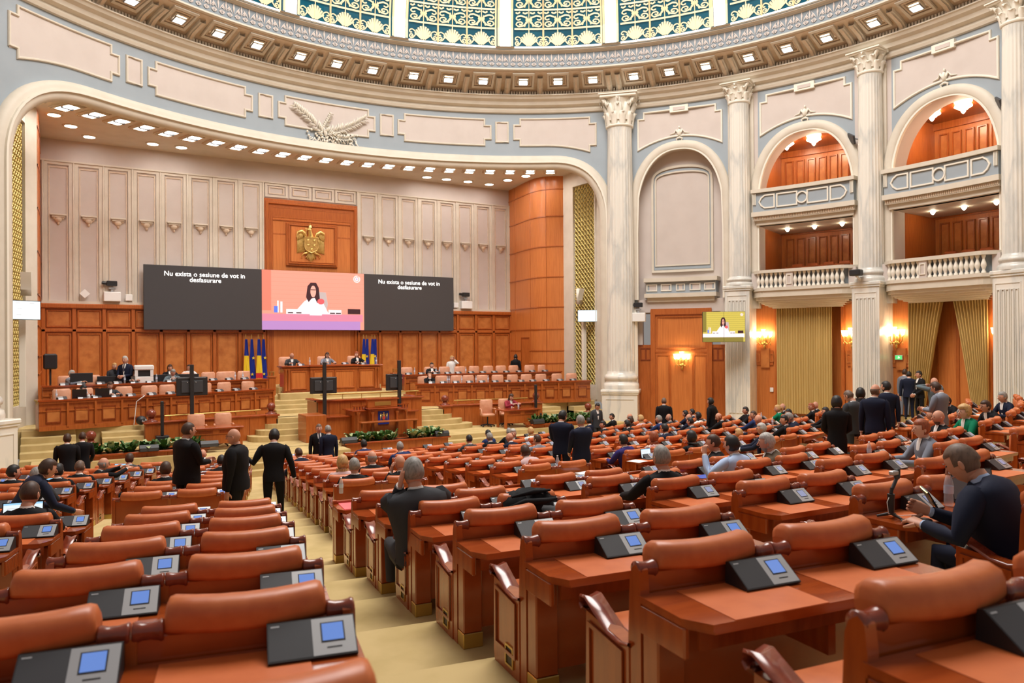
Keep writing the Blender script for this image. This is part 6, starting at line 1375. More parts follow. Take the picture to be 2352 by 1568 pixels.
tbl = [
 ('f', 2, -1, 1, 'grey-haired man in grey suit with bowed head, far left rows', 'suit_grey', 'hair_grey', 'crop', dict(hyaw=35, lean=10)),
 ('f', 3, -1, -1, 'dark-haired man in black beside the leaning man at the left edge', 'suit_black', 'hair_black', 'short', dict(hyaw=50, s=1.0)),
 ('f', 3, -1, 1, 'black-haired man in black jacket, left rows before the planter', 'suit_black', 'hair_black', 'short', dict()),
 ('f', 4, -1, 1, 'man with cropped brown hair facing a tablet screen, left rows', 'suit_black', 'hair_stub', 'crop', dict()),
 ('f', 5, -1, 1, 'balding man with glasses raising two phones, left rows', 'suit_black', 'hair_grey', 'fringe', dict(glasses=True, daz=-60, lean=8, L=('rel', -.1, .45, .95), Rr=('rel', .25, .45, .95))),
 ('f', 7, -1, 1, 'man in dark grey suit nearest the left planter, seen from behind', 'suit_grey', 'hair_brown', 'short', dict(fat=1.1)),
 ('f', 2, 0, -1, 'brown-haired man alone in the block left of the aisle', 'suit_black', 'hair_brown', 'short', dict(hyaw=8)),
 ('f', 8, 0, -1, 'bald man low behind the standing man with white open collar', 'suit_grey', None, 'bald', dict()),
 ('f', 4, 0, 1, 'dark-haired person in black bending beside the standing bald man', 'suit_black', 'hair_black', 'crop', dict(skin='skin_dark', lean=12)),
 ('f', 6, 1, -1, 'man in navy suit sitting sideways on the aisle beside the standing men', 'suit_navy', 'hair_brown', 'crop', dict(daz=25, lean=16, shoes=True)),
 ('f', 1, 1, -1, 'woman with long strawberry blond hair seen from behind', 'cloth_pink', 'hair_blond', 'long', dict()),
 ('f', 0, 1, -1, 'grey-haired man in dark suit beside the blond woman', 'suit_black', 'hair_grey', 'crop', dict(hyaw=-6)),
 ('f', 2, 1, 1, 'man with thin grey hair in black behind the blond woman', 'suit_black', 'hair_grey', 'fringe', dict()),
 ('f', 0, 1, 1, 'bald man resting his cheek on his hand', 'suit_black', None, 'bald', dict(daz=12, L=('rel', -.1, .14, .90, (-.6, 0, -1), (1, 0, 0), (.1, -.1, 1)))),
 ('f', 9, 2, -1, 'dark-haired man in navy suit just behind the centre planter', 'suit_blue', 'hair_black', 'short', dict(hyaw=-10)),
 ('f', 6, 2, -1, 'grey-haired man in blue suit leaning to the left in the middle rows', 'suit_blue', 'hair_grey', 'crop', dict(tilt=-8, fat=1.1)),
 ('f', 7, 3, -1, 'dark-haired man left of the group before the platform', 'suit_grey', 'hair_black', 'crop', dict()),
 ('f', 7, 3, 1, 'greying man in black, second of the group before the platform', 'suit_black', 'hair_grey', 'short', dict(lean=10)),
 ('f', 9, 4, -1, 'dark-haired man in blue jacket at the foot of the platform', 'suit_blue', 'hair_black', 'short', dict(lean=14)),
 ('f', 9, 4, 1, 'grey-haired man turning to the woman with grey hair', 'suit_black', 'hair_grey', 'crop', dict(hyaw=30)),
 ('f', 8, 4, -1, 'woman with grey hair turned round towards the camera', 'suit_black', 'hair_silver', 'bob', dict(skin='skin_pale', daz=150)),
 ('f', 6, 3, 1, 'bald man in navy suit bowing his head among the group', 'suit_navy', None, 'bald', dict(hyaw=-20, lean=14)),
 ('f', 8, 4, 1, 'woman with long pale blond hair among the group', 'cloth_white', 'hair_blond', 'long', dict(skin='skin_pale')),
 ('f', 4, 3, -1, 'dark-haired man in light grey suit left of the standing pair', 'suit_light', 'hair_brown', 'crop', dict(hyaw=-15)),
 ('f', 1, 2, 1, 'person in pale pink jacket half hidden by the standing pair', 'cloth_pink', 'hair_brown', 'short', dict(lean=30, tilt=-8)),
 ('f', 6, 4, 1, 'bald man just right of the standing pair', 'suit_black', None, 'bald', dict()),
 ('f', 9, 6, 1, 'dark-haired man in navy near the walking man', 'suit_navy', 'hair_black', 'short', dict(hyaw=40)),
 ('f', 5, 4, -1, 'man with dark beard and glasses looking back', 'suit_grey', 'hair_brown', 'short', dict(beard=True, daz=140, skin='skin_pale', glasses=True)),
 ('f', 7, 5, 1, 'young black-haired man resting on his hand, right middle rows', 'suit_black', 'hair_black', 'short', dict(hyaw=-60)),
 ('f', 9, 7, 1, 'dark-haired man in white-collared black suit before the marble plinth', 'suit_black', 'hair_black', 'short', dict(hyaw=-50)),
 ('f', 8, 7, -1, 'balding man before the marble plinth', 'suit_grey', 'hair_brown', 'fringe', dict(hyaw=-50)),
 ('f', 7, 6, -1, 'woman with long dark hair left of the typing man', 'suit_black', 'hair_brown', 'long', dict(hyaw=-30)),
 ('f', 6, 5, 1, 'dark-haired man in dark jacket typing on a laptop', 'suit_black', 'hair_black', 'short', dict(lean=12, fat=1.1)),
 ('f', 7, 6, 1, 'woman with straight pale blond hair right of the plinth', 'cloth_pink', 'hair_blond', 'long', dict()),
 ('f', 6, 6, -1, 'grey-haired man in blue suit behind the man walking away', 'suit_blue', 'hair_grey', 'short', dict(hyaw=-20)),
 ('f', 6, 6, 1, 'bald man with grey fringe beside the man walking away', 'suit_grey', 'hair_grey', 'fringe', dict(hyaw=-60)),
 ('f', 3, 4, 1, 'broad dark-haired man in navy jacket, seen from behind', 'suit_navy', 'hair_black', 'short', dict(fat=1.15, lean=8)),
 ('f', 6, 7, -1, 'dark-haired man at the wooden door, left of two', 'suit_navy', 'hair_black', 'short', dict()),
 ('f', 6, 7, 1, 'dark-haired man at the wooden door, right of two', 'suit_navy', 'hair_black', 'crop', dict()),
 ('f', 5, 6, -1, 'bald man in profile with dark beard in the right middle rows', 'suit_navy', None, 'bald', dict(hyaw=-70, beard=True)),
 ('f', 5, 6, 1, 'woman with long black hair in a white jacket', 'cloth_white', 'hair_black', 'long', dict()),
 ('f', 4, 5, 1, 'dark-haired man in grey suit before the white jacket', 'suit_grey', 'hair_black', 'crop', dict(fat=1.05)),
 ('f', 5, 7, -1, 'dark-haired man by the standing woman with a ponytail', 'suit_black', 'hair_black', 'short', dict()),
 ('f', 4, 6, -1, 'balding man in black suit looking at his phone, right rows', 'suit_black', 'hair_red', 'fringe', dict(hpitch=20, hyaw=-40)),
 ('f', 4, 7, -1, 'dark-haired man sitting by the second column, facing left', 'suit_black', 'hair_black', 'short', dict(daz=40)),
 ('f', 3, 6, -1, 'man with dark hair and blue suit left of the closed curtain', 'suit_blue', 'hair_brown', 'crop', dict(hyaw=-40)),
 ('f', 1, 4, 1, 'woman with ginger blond hair low among the right rows', 'cloth_red', 'hair_blond', 'bob', dict(s=.86)),
 ('f', 0, 4, -1, 'white-haired man with glasses facing left', 'suit_navy', 'hair_silver', 'short', dict(glasses=True, daz=35)),
 ('f', 2, 5, 1, 'bald man behind the white-haired man with glasses', 'suit_navy', None, 'bald', dict()),
 ('f', 1, 5, -1, 'dark-haired man in black suit right of the white-haired man', 'suit_black', 'hair_black', 'short', dict(hyaw=-50)),
 ('f', 3, 7, -1, 'woman with blond ponytail in green before the curtain', 'cloth_green', 'hair_blond', 'pony', dict(hyaw=-30)),
 ('f', 3, 7, 1, 'balding man in black suit before the closed curtain', 'suit_black', 'hair_grey', 'fringe', dict(hyaw=-60)),
 ('f', 2, 6, -1, 'dark-haired man bowing in front of the closed curtain', 'suit_grey', 'hair_black', 'short', dict(hyaw=-60)),
 ('f', 2, 7, -1, 'woman with brown hair and glasses before the right end of the curtain', 'suit_black', 'hair_red', 'short', dict(glasses=True, hyaw=-50)),
 ('f', 2, 7, 1, 'bald man at the right end of the closed curtain', 'suit_black', None, 'bald', dict(hyaw=-60)),
 ('f', 1, 6, -1, 'dark-haired man in black suit left of the woman in a black coat', 'suit_black', 'hair_black', 'short', dict(daz=30)),
 ('f', 1, 5, 1, 'stout grey-haired man in navy suit looking at his phone', 'suit_navy', 'hair_grey', 'short', dict(daz=38, lean=14, hpitch=14, fat=1.2, s=1.04)),
 ('f', 1, 3, -1, 'dark-haired man in violet jacket beside a white tablet', 'cloth_violet', 'hair_black', 'short', dict(tilt=-6, lean=8)),
 ('f', 1, 3, 1, 'woman with long copper hair in a diamond-patterned jacket', 'cloth_pattern', 'hair_red', 'long', dict(fat=1.05)),
 ('f', 0, 3, 1, 'person in a black hood and jacket seen from behind', 'suit_black', 'hair_black', 'bob', dict(hs2=1)),
]
for sec, row, k, side, lab, top, hair, hs, kw in tbl:
    kw.pop('hs2', None); kw.setdefault('open_', abs(kw.get('daz', 0)) > 60)
    SP(sec, row, k, side, lab, top=top, hair=hair or 'hair_grey', hs=hs, **kw)
# standing people in the hall
cl = lambda sd, x, y, z: ('rel', sd*x, y, z)
stand(427, 965, 12, 62, 'stout man in black suit and open white shirt holding his phone, facing right', top='suit_black', hair='hair_brown', hs='crop', fat=1.22, L=('rel', -.06, .32, 1.12), Rr=('rel', .05, .34, 1.10), open_=True)
stand(541, 979, 11.7, -72, 'bald man in black jacket facing left in the aisle', top='suit_black', hs='bald', fat=1.25, shirt='suit_black', glasses=True, L=('rel', -.26, .05, .80), Rr=('rel', .26, .0, .8))
stand(627, 980, 13, 6, 'man in black suit seen from behind, his hand on the bald man', top='suit_black', hair='hair_black', hs='short', fat=1.05, lean=6, hpitch=16, L=('rel', -.55, .10, 1.28, (-.3, -.2, -.8)), Rr=('rel', .34, .10, .86), pose='stride', open_=False)
stand(731, 970, 22.5, 170, 'man in black suit and grey tie facing the camera near the stage steps', top='suit_black', hs='crop', hair='hair_stub', tie='tie_dark', skin='skin_pale', open_=True)
stand(753, 973, 22, -20, 'grey-haired man in navy suit talking beside the stage steps', top='suit_navy', hair='hair_grey', hs='crop')
stand(153, 993, 18.5, 12, 'man in black suit, left of two standing by the left planter', top='suit_black', hair='hair_brown', hs='short', fat=1.15, Rr=('rel', .1, .3, 1.05))
stand(188, 989, 19.5, 10, 'man in black suit, right of two standing by the left planter', top='suit_black', hair='hair_brown', hs='crop', fat=1.05, Rr=('rel', .15, .28, .95))
stand(27, 1032, 11.5, 75, 'dark-haired man in navy jacket leaning on a bench at the left edge', top='suit_navy', hair='hair_brown', hs='short', lean=38, hpitch=6, L=('rel', -.1, .5, .95), Rr=('rel', .22, .62, .92), shirt='suit_grey')
stand(1288, 938, 16, 12, 'taller man in navy suit, left of the standing pair in the middle', top='suit_navy', hair='hair_black', hs='short', glasses=True, fat=1.12, hyaw=25, hpitch=14, L=('rel', -.12, .28, .95), Rr=('rel', .12, .28, .95), open_=False)
stand(1334, 949, 15.6, -35, 'man with cropped grey hair, right of the standing pair in the middle', top='suit_navy', hair='hair_grey', hs='crop', fat=1.12, L=('rel', -.1, .3, .95), Rr=('rel', .2, .2, .85), open_=False)
stand(1369, 922, 26.5, 150, 'dark-haired man in grey suit walking down by the right newel post', top='suit_grey', hair='hair_black', hs='short', hpitch=20, open_=True)
stand(1524, 911, 26, 4, 'man in black suit seen from behind before the wooden door', top='suit_black', hair='hair_stub', hs='crop', fat=1.1)
stand(1633, 911, 27, -60, 'woman in black with a long dark ponytail before the wooden door', top='suit_black', hair='hair_black', hs='long', open_=False)
stand(1921, 905, 14.5, -6, 'woman in a long black coat with wavy dark hair, seen from behind', top='suit_black', hair='hair_black', hs='long', hem=.45, L=('rel', -.12, .3, 1.0), Rr=('rel', .12, .3, 1.0))
stand(1957, 890, 14.6, -55, 'man in dark grey suit looking down beside the woman in a black coat', top='suit_grey', hair='hair_stub', hs='crop', hpitch=26, fat=1.1, L=('rel', -.08, .32, 1.08), Rr=('rel', .08, .32, 1.08), open_=False)
stand(1976, 887, 16.2, -10, 'woman with long straight black hair behind the man in grey suit', top='suit_black', hair='hair_black', hs='long')
stand(2008, 878, 17.5, 12, 'balding man in navy suit, back turned, third of the standing queue', top='suit_navy', hair='hair_stub', hs='fringe', fat=1.05, hyaw=20)
stand(2036, 872, 17.8, -8, 'bearded dark-haired man in navy suit and jeans, back turned', top='suit_navy', low='jeans', hair='hair_black', hs='short', beard='hair_black', hyaw=-50)
stand(2077, 845, 23.5, 30, 'man in grey suit at the back of the queue by the column', top='suit_light', hair='hair_brown', hs='short')
stand(2087, 850, 22, -4, 'man in black suit with hands in front, back turned, before the curtains', top='suit_navy', hair='hair_black', hs='crop', fat=1.15)
stand(2112, 849, 24, -120, 'dark-haired man in black suit facing left before the curtains', top='suit_black', hair='hair_black', hs='short', open_=True, L=('rel', -.08, .2, .95), Rr=('rel', .08, .2, .95))
stand(2147, 864, 19.5, -40, 'bald man in denim shirt and dark vest raising a camera', top='cloth_denim', low='jeans', hs='bald', L=('rel', -.12, .25, 1.50), Rr=('rel', .1, .28, 1.50))
stand(2158, 871, 14.6, -62, 'man with glasses in light grey suit looking down at his phone', top='suit_light', hair='hair_brown', hs='short', glasses=True, hpitch=24, fat=1.05, L=('rel', -.06, .30, 1.12), Rr=('rel', .06, .32, 1.12), open_=False)
# people on the stage
def stage_seat(px, s, tier, label, off=-.72, fz=.22, daz=0, **kw):
    z = (1.25 if tier == 0 else 1.6); e_, u, q, a = find_u(FR[s, tier], px, z+1.1, off)
    kw.setdefault('s', 1.0); return person((q.x, q.y, z+(fz or .08)), a+(pi if s*cos(a) < 0 or abs(a) < pi/2 else 0)+R(daz), label, 'sit', shoes=False, **kw)
def fac(a): return a
for px, s, tier, lab, kw in [
 (165, -1, 1, 'grey-haired man in grey jacket at the left end of the rear desk', dict(top='suit_light', hair='hair_silver', daz=50)),
 (304, -1, 1, 'dark-haired man half hidden behind the standing man', dict(top='suit_black', hair='hair_black')),
 (394, -1, 1, 'grey-haired man in blue suit writing at the left rear desk', dict(top='cloth_denim', hair='hair_grey', hpitch=20, lean=14)),
 (175, -1, 0, 'dark-haired man in white shirt bowing at the left front desk', dict(top='cloth_white', hair='hair_black', daz=35, lean=24, hpitch=15)),
 (250, -1, 0, 'bearded man in dark jacket behind a laptop at the left front desk', dict(top='suit_grey', hair='hair_brown', beard=True, hpitch=14)),
 (992, 1, 1, 'dark-haired woman in black at the right rear desk', dict(top='suit_black', hair='hair_black', hs='short', skin='skin_pale')),
 (987, 1, 0, 'woman with long hair resting her chin on her hands at the right front desk', dict(top='suit_black', hair='hair_brown', hs='long', skin='skin_pale', L=('rel', -.03, .2, .9, (-.6, 0, -1), (0, -1, 0), (0, 0, 1)), Rr=('rel', .03, .2, .9, (.6, 0, -1), (0, -1, 0), (0, 0, 1))))]:
    hs = kw.pop('hs', 'short'); stage_seat(px, s, tier, lab, hs=hs, **kw)
person((-8.2, 16.1, 1.6), R(195), 'woman in black jacket standing behind the left rear desk', 'stand', top='suit_grey', hair='hair_blond', hs='short', s=.95, shirt='suit_black', skin='skin_pale', lean=8)
p = at_d(288, 815, 27.3); person((p.x, p.y, 1.6), R(150), 'grey-haired man in suit and striped tie standing on the stage reading papers', 'stand', top='suit_navy', hair='hair_silver', hs='short', tie='tie_dark', s=(p.z-1.6)/1.767, daz=0 if False else None) if False else person((p.x, p.y, 1.6), R(150), 'grey-haired man in suit and striped tie standing on the stage reading papers', 'stand', top='suit_navy', hair='hair_silver', hs='short', tie='tie_dark', s=min(1.1, (p.z-1.6)/1.767), L=('rel', -.08, .3, 1.08), Rr=('rel', .08, .3, 1.08), skin='skin')
for px, y, lab, kw in ((390, 843, 'woman with dark hair behind the desk screens', dict(hair='hair_brown', hs='bob', top='suit_black')), (434, 840, 'dark-haired man in white shirt behind the desk screens', dict(hair='hair_black', hs='crop', top='cloth_white'))):
    p = at_y(px, y, 17.6); person((p.x, p.y, 1.9), R(180), lab, 'sit', shoes=False, s=1.0, **kw)
for x, lab, kw in ((-1.42, 'balding man in grey suit seated at the left of the presidium', dict(top='suit_grey', hair='hair_grey', hs='fringe', hpitch=16)), (.1, 'woman with long dark hair and red flower brooch presiding in the middle', dict(top='suit_light', hair='hair_brown', hs='long', glasses=True, hpitch=14, skin='skin_pale')), (1.45, 'woman with copper hair in black seated at the right of the presidium', dict(top='suit_black', hair='hair_red', hs='bob', hyaw=50, skin='skin_pale'))):
    o = person((x, 17.65, 2.32), R(180), lab, 'sit', shoes=False, s=1.0, L=('rel', -.2, .45, .76), Rr=('rel', .2, .45, .76), **kw)
p = at_y(1037, 815, 17.2); person((p.x, p.y, 1.6), R(172), 'woman in white jacket holding a phone to her ear on the stage', 'stand', top='cloth_white', low='suit_black', hair='hair_blond', hs='long', skin='skin_pale', s=(p.z-1.6)/1.767, L=('rel', -.13, .08, 1.52, (-.5, .2, -1), (1, 0, 0), (0, 0, 1)))
p = at_y(1184, 812, 16.9); person((p.x, p.y, 1.6), -R(40), 'woman in black with long black hair by the side door', 'stand', top='suit_black', hair='hair_black', hs='long', s=(p.z-1.6)/1.767)
person((5.9, 11.95, .55), R(185), 'woman with long brown hair in dark red jacket at the clerks table', 'sit', top='cloth_red', hair='hair_brown', hs='long', skin='skin_pale', hpitch=20, lean=6, shoes=False, s=1.06)
# ---------------------------------------------------------------- small things on desks and floor
def on_desk(sec, row, k, x, y=-.25, z=.703):
    ang = (BACKA if sec == 'b' else FRONTA)[k]; p, t = bench_pose(sec, row, ang)
    return p+Vector((cos(t)*x-sin(t)*y, sin(t)*x+cos(t)*y, z)), t
def bottle(loc, lab, h=.22, grp='water bottles'):
    t = thing('water_bottle', lab, 'bottle', loc, 0, grp); b = MB().use('bottle', True); b.lathe([(.028, 0), (.032, .01), (.032, h*.25), (.030, h*.3), (.032, h*.35), (.032, h*.62), (.022, h*.82), (.012, h*.9), (.012, h*.95)], 14); b.build('bottle_body', t)
    b = MB().use('label', True); b.lathe([(.0328, h*.36), (.0328, h*.58)], 14, cap=False); b.build('label', t); b = MB().use('cap_white', True); b.lathe([(.014, h*.93), (.014, h), (.0, h)], 10); b.build('cap', t); return t
def laptop(loc, rz, lab, scr='tv_white', s=1.0, ang=18):
    t = thing('laptop', lab, 'laptop', loc, rz); t.scale = (s, s, s); b = MB().use('dark_grey_plastic'); b.box(-.17, .17, -.12, .11, 0, .016, .004); b.build('keyboard_base', t)
    b = MB().use('black_plastic'); M_ = Matrix.Translation((0, .11, .012)) @ Matrix.Rotation(-R(ang), 4, 'X'); b.box(-.17, .17, 0, .008, 0, .23, M=M_); b.build('lid', t); b = MB().use(scr); b.add([M_ @ Vector(p) for p in ((-.16, -.001, .012), (.16, -.001, .012), (.16, -.001, .222), (-.16, -.001, .222))], [(0, 1, 2, 3)])
    if scr == 'tv_white': b.use('sky_screen'); b.add([M_ @ Vector(p) for p in ((-.16, -.002, .205), (.16, -.002, .205), (.16, -.002, .222), (-.16, -.002, .222))], [(0, 1, 2, 3)]); b.use('vid_grey'); [b.add([M_ @ Vector((x, -.002, z+dz)) for x, dz in ((-.13, 0), (.1-.03*(i % 3), 0), (.1-.03*(i % 3), .004), (-.13, .004))], [(0, 1, 2, 3)]) for i, z in enumerate((.17, .15, .13, .09, .07))]
    b.build('screen', t); return t
# near man's desk
p, t_ = on_desk('b', 2, 2, .10, -.16); bottle(p, 'clear water bottle with white cap on the near man\'s desk', .25)
p, t_ = on_desk('b', 2, 2, .36, -.27); laptop(p, t_-.35, 'open black laptop beside the near man, screen dark', 'screen_black', 1.0, 8)
p, t_ = on_desk('b', 2, 2, .33, -.40, .7035); b = MB().use('white', True); b.ball((0, 0, .014), (.032, .055, .018), 14, 8); o = b.build('computer_mouse', loc=p, rot=t_+.9); tag(o, 'white computer mouse on the near man\'s desk', 'mouse')
p, t_ = on_desk('b', 2, 2, -.58, -.37, .7035); b = MB().use('black_plastic', False); b.box(-.10, .10, -.04, .04, 0, .022, .01); o = b.build('power_bank', loc=p, rot=t_-.25); tag(o, 'black oblong power bank at the corner of the near man\'s desk', 'power bank')
p, t_ = on_desk('b', 2, 2, -.60, -.20, .7035); t = thing('phone_gimbal', 'small black phone gimbal on a mini tripod on the near man\'s desk', 'gimbal', p, t_)
b = MB().use('black_plastic', True)
for a in (20, 140, 260): b.tube([(0, 0, .03), (.09*cos(R(a)), .09*sin(R(a)), .008)], [.012, .008], 6)
b.build('tripod', t); b = MB().use('black_plastic', True); b.tube([(0, 0, .02), (0, 0, .16)], [.02, .024], 12); b.tube([(0, 0, .16), (.01, 0, .20)], .012, 8); b.build('handle', t)
b = MB().use('dark_grey_plastic', True); b.tube([(.01, 0, .19), (.05, .0, .245), (.06, 0, .26)], .012, 8); b.ball((.065, 0, .275), (.025, .02, .025), 10, 8); b.use('silver', False); b.box(-.0, .06, -.02, .02, .285, .315, .006); b.use('black_plastic'); b.box(.055, .085, -.015, .015, .265, .325, .005); b.build('clamp_head', t)
q, _ = on_desk('b', 2, 2, -.05, -.36, .71); b = MB().use('white', True); b.tube([Vector(p)+Vector((-.02, 0, .14)), Vector(p)+Vector((-.045, 0, .11)), Vector(p)+Vector((-.03, 0, .03)), Vector(p)+Vector((.06, -.02, .008)), q], .003, 6); o = b.build('charging_cable'); tag(o, 'white charging cable running from the gimbal across the desk', 'cable')
p, t_ = on_desk('b', 2, 2, -.44, -.37, .85); t = thing('smartphone', 'gold-cased phone held up by the near man', 'phone', p, t_+.9); M_ = Matrix.Rotation(R(-35), 4, 'X') @ Matrix.Rotation(R(-25), 4, 'Y'); b = MB().use('black_plastic'); b.box(-.04, .04, -.006, .003, -.085, .085, M=M_); b.build('phone_body', t); b = MB().use('gold_case'); b.box(-.041, .041, .003, .009, -.086, .086, M=M_); b.build('case', t)
# jacket thrown over a headrest
p, t_ = on_desk('b', 4, 1, .36, .0, .80); p = on_desk('b', 4, 1, S, 0, 0)[0]; b = MB().use('suit_black', True); rows = []
for i in range(15):
    u = -1+2*i/14; row = []
    for j, (y, z) in enumerate(((-.17, .70), (-.15, .80), (-.09, .90), (0, .945), (.08, .93), (.12, .82), (.13, .70))):
        row.append((u*.25+.02*sin(j*2+i), y*.8+.018*sin(i*1.9+j), z-.02+.014*sin(i*1.3+j*1.7)-(.07*abs(u)**3)))
    rows.append(row)
b.grid(rows); b.tube([(-.24, -.12, .80), (-.1, -.15, .84), (.1, -.14, .83), (.22, -.12, .84)], [.01, .03, .028, .01], 8); b.tube([(-.2, -.09, .88), (0, -.1, .91), (.2, -.03, .90)], [.01, .024, .01], 8); o = b.build('black_jacket', loc=p, rot=t_); tag(o, 'crumpled black jacket thrown over a headrest in the right front rows', 'jacket')
# left side
p, t_ = on_desk('b', 7, -1, .08, -.24); laptop(p, t_+.1, 'open laptop with a bright page in front of the man at the left edge', 'tv_white', 1.15, 12)
p = Vector((-9.2, -6.4, 0)); 
u = [bench_pose('b', 7, BACKA[-1])]; pp, tt = u[0]; p = pp+Vector((cos(tt), sin(tt), 0))*(HALF+.16)+Vector((-sin(tt), cos(tt), 0))*-.35; p.z = floor_z(p.x, p.y)
t = thing('backpack', 'black backpack standing on the carpet beside the front left desk', 'backpack', p, tt); b = MB().use('suit_black', True); b.lathe([(.0, 0), (.12, .0), (.15, .05), (.15, .30), (.11, .42), (.05, .46), (0, .465)], 14); b.build('bag', t); b = MB().use('black_plastic', True); b.tube([(.12, -.05, .38), (.2, -.06, .3), (.21, -.06, .1), (.25, -.1, .02), (.30, -.05, .03)], .012, 6); b.build('strap', t)
p, t_ = on_desk('f', 4, -1, .05, -.22); laptop(p, t_+.1, 'blue lit tablet laptop in front of the man with cropped hair', 'sky_screen', .9, 10)
p, t_ = on_desk('f', 9, -1, -.35, -.2); laptop(p, t_, 'small tablet with blue picture on the far left rows', 'sky_screen', .8, 20)
for i, (sec, row, k, x, lab) in enumerate([('f', 0, 1, -.63, 'water bottle on the bench end beside the blond woman'), ('f', 1, 2, .62, 'water bottle on a desk left of the standing pair'), ('f', 2, 3, .2, 'water bottle behind the copper-haired woman'), ('b', 5, 4, -.45, 'water bottle on the desk left of the reddish-haired woman'), ('f', 3, 6, .3, 'bottle on the desks before the second column'), ('f', 4, 7, .3, 'dark drink bottle near the second column'), ('f', 3, 7, -.4, 'water bottle left of the blond ponytail woman')]):
    p, t_ = on_desk(sec, row, k, x, -.1); bottle(p, lab, .24)
def sheet(loc, rz, lab, w_=.21, h=.297, mt='paper', th=.004):
    b = MB().use(mt); b.box(-w_/2, w_/2, -h/2, h/2, 0, th); o = b.build('paper_sheets' if mt == 'paper' else 'folder', loc=loc, rot=rz); tag(o, lab, 'paper' if mt == 'paper' else 'folder'); return o
for sec, row, k, x, lab in [('f', 1, 3, -.62, 'white papers on the desk left of the man in violet'), ('f', 1, 4, -.45, 'white papers on the desk right of the copper-haired woman'), ('f', 2, 5, -.3, 'open white papers in the right middle rows'), ('f', 0, 2, .45, 'papers in front of the standing pair'), ('b', 6, 7, .2, 'white documents spread on the far right desk'), ('b', 6, 8, -.2, 'stack of white papers at the far right desk by the curtain')]:
    p, t_ = on_desk(sec, row, k, x, -.28, .7035); sheet(p, t_+.2, lab, .36 if 'spread' in lab else .3)
p, t_ = on_desk('f', 1, 3, -.2, -.2, .705); laptop(p, t_, 'upright white tablet left of the man in violet', 'tv_white', .8, 12)
p, t_ = on_desk('b', 6, 3, -.42, -.3, .7035); sheet(p, t_, 'blue folder on the desk by the raised fist', .26, .2, 'cap_blue', .01)
p, t_ = on_desk('b', 7, 1, -.35, -.22, .7045); sheet(p, t_, 'pink-red writing pad covering the foremost desk at the aisle', .62, .38, 'vid_red', .003)
# stage things
def at_desk(px, s, tier, off=-.25, z=None):
    z = z or (2.2 if tier == 0 else 2.54); e_, u, q, a = find_u(FR[s, tier], px, z, off); return Vector((q.x, q.y, z+.002)), a
p, a = at_desk(330, -1, 1, -.45); p.z = 1.6; t = thing('copier', 'white office copier standing behind the left rear desk', 'printer', (p.x, p.y-0, 1.6), -.05); b = MB().use('white'); b.box(-.3, .3, -.25, .3, 0, 1.15, .02); b.box(-.32, .32, -.27, .32, 1.38, 1.55, .03); b.box(-.3, -.2, -.25, .3, 1.15, 1.4); b.box(.2, .3, -.25, .3, 1.15, 1.4); b.build('housing', t); b = MB().use('black_plastic'); b.box(-.2, .2, -.2, .3, 1.15, 1.38); b.use('grey')
for i in range(3): b.box(-.2, .2, -.252, -.25, .3+.25*i, .315+.25*i)
b.build('paper_slot', t)
for px, off, w_, lb in ((187, -.35, .34, 'left end'), (253, -.9, .42, 'left'), (372, -.9, .42, 'middle'), (400, -.95, .45, 'right of the copier'), (430, -.9, .42, 'right')):
    e_, u, q, a = find_u(FR[-1, 1], px, 2.8, off); t = thing('computer_monitor', 'black computer monitor at the %s of the left rear desk' % lb, 'monitor', (q.x, q.y, 2.545 if off > -.5 else 2.3), 0); b = MB().use('black_plastic'); b.box(-w_, w_, -.02, .03, .05, .48 if off < -.5 else .38, .01); b.build('panel', t); b = MB().use('black_plastic'); b.box(-.04, .04, -.02, .02, -.7 if off < -.5 else 0, .06); b.box(-.12, .12, -.09, .09, -.72 if off < -.5 else 0, -.69 if off < -.5 else .012); b.build('stand', t)
for px, s, tier, lab in ((181, -1, 0, 'grey laptop before the man in white shirt'), (234, -1, 0, 'grey laptop before the bearded man')):
    p, a = at_desk(px, s, tier, -.3); t = laptop(p, pi, lab, 'sky_screen', 1.2, 14)
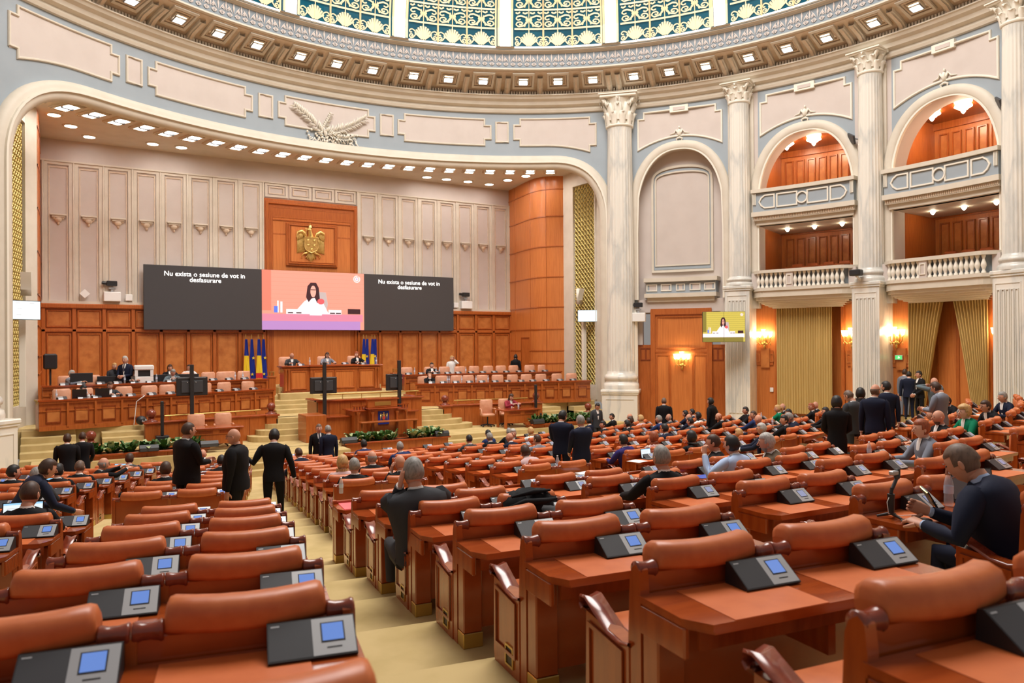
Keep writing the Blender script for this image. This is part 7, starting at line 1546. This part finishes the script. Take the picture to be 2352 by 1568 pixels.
for i, (px, s, tier) in enumerate([(129, -1, 0), (199, -1, 0), (287, -1, 1), (323, -1, 1), (359, -1, 1), (540, -1, 1), (557, -1, 1), (987+15, 1, 1), (1008, 1, 1), (951, 1, 1), (1070, 1, 1), (1035-3, 1, 0), (1028, 1, 0), (1060, 1, 0), (1092, 1, 0), (1120, 1, 0)]):
    p, a = at_desk(px, s, tier, -.4); bottle(p, 'small water bottle, %s from the left along the %s %s stage desk' % (ordn([0, 1, 0, 1, 2, 3, 4, 1, 2, 0, 3, 0, 0, 1, 2, 3][i]) if i not in (11,) else 'first pair', ('left', 'right')[s > 0], ('front', 'rear')[tier]), .28, 'small bottles on the stage desks')
for x, lb in ((-.95, 'left of the presiding woman'), (1.95, 'at the right end of the presidium desk')): bottle((x, 16.6, 3.0 if x > 0 else 3.03), 'water bottle '+lb, .3)
bottle((5.75, 11.0, 1.257), 'water bottle on the right clerks table', .24)
p, a = at_desk(320, -1, 0, .06); b = MB().use('white', True); b.tube([Vector((p.x+.1, p.y+.2, 2.21)), Vector((p.x+.12, p.y-.12, 2.2)), Vector((p.x-.02, p.y-.14, 2.1)), Vector((p.x-.12, p.y-.14, 2.02)), Vector((p.x-.16, p.y-.14, 1.6)), Vector((p.x-.2, p.y-.14, 1.27))], .012, 6); o = b.build('hanging_cable'); tag(o, 'white cable hanging down the left front desk', 'cable')
t = thing('spotlight', 'black floor spotlight at the foot of the left front desk', 'lamp', (p.x, p.y-.38, 1.26), .5); b = MB().use('black_plastic', True); b.ball((0, 0, .16), (.17, .15, .15), 14, 8); b.build('lamp_head', t); b = MB().use('silver', True); b.lathe([(0, 0), (.1, 0)], 14, M=Matrix.Translation((.02, -.15, .12)) @ Matrix.Rotation(R(80), 4, 'X'), cap=False); b.build('lens', t)
p = cyl(84.8, RW+.2, 2.2); b = MB().use('white'); b.box(-.14, .14, -.02, .0, -.2, .2); o = b.build('notice', loc=p, rot=-R(84.8)); tag(o, 'white notice on the wooden wall left of the drawn curtains', 'notice')
p = cyl(67, RW+.28, 1.9); b = MB().use('white'); b.box(-.07, .07, -.03, .0, -.09, .09, .01); o = b.build('wall_switch', loc=p, rot=-R(67)); tag(o, 'small white wall box left of the closed curtain', 'switch')
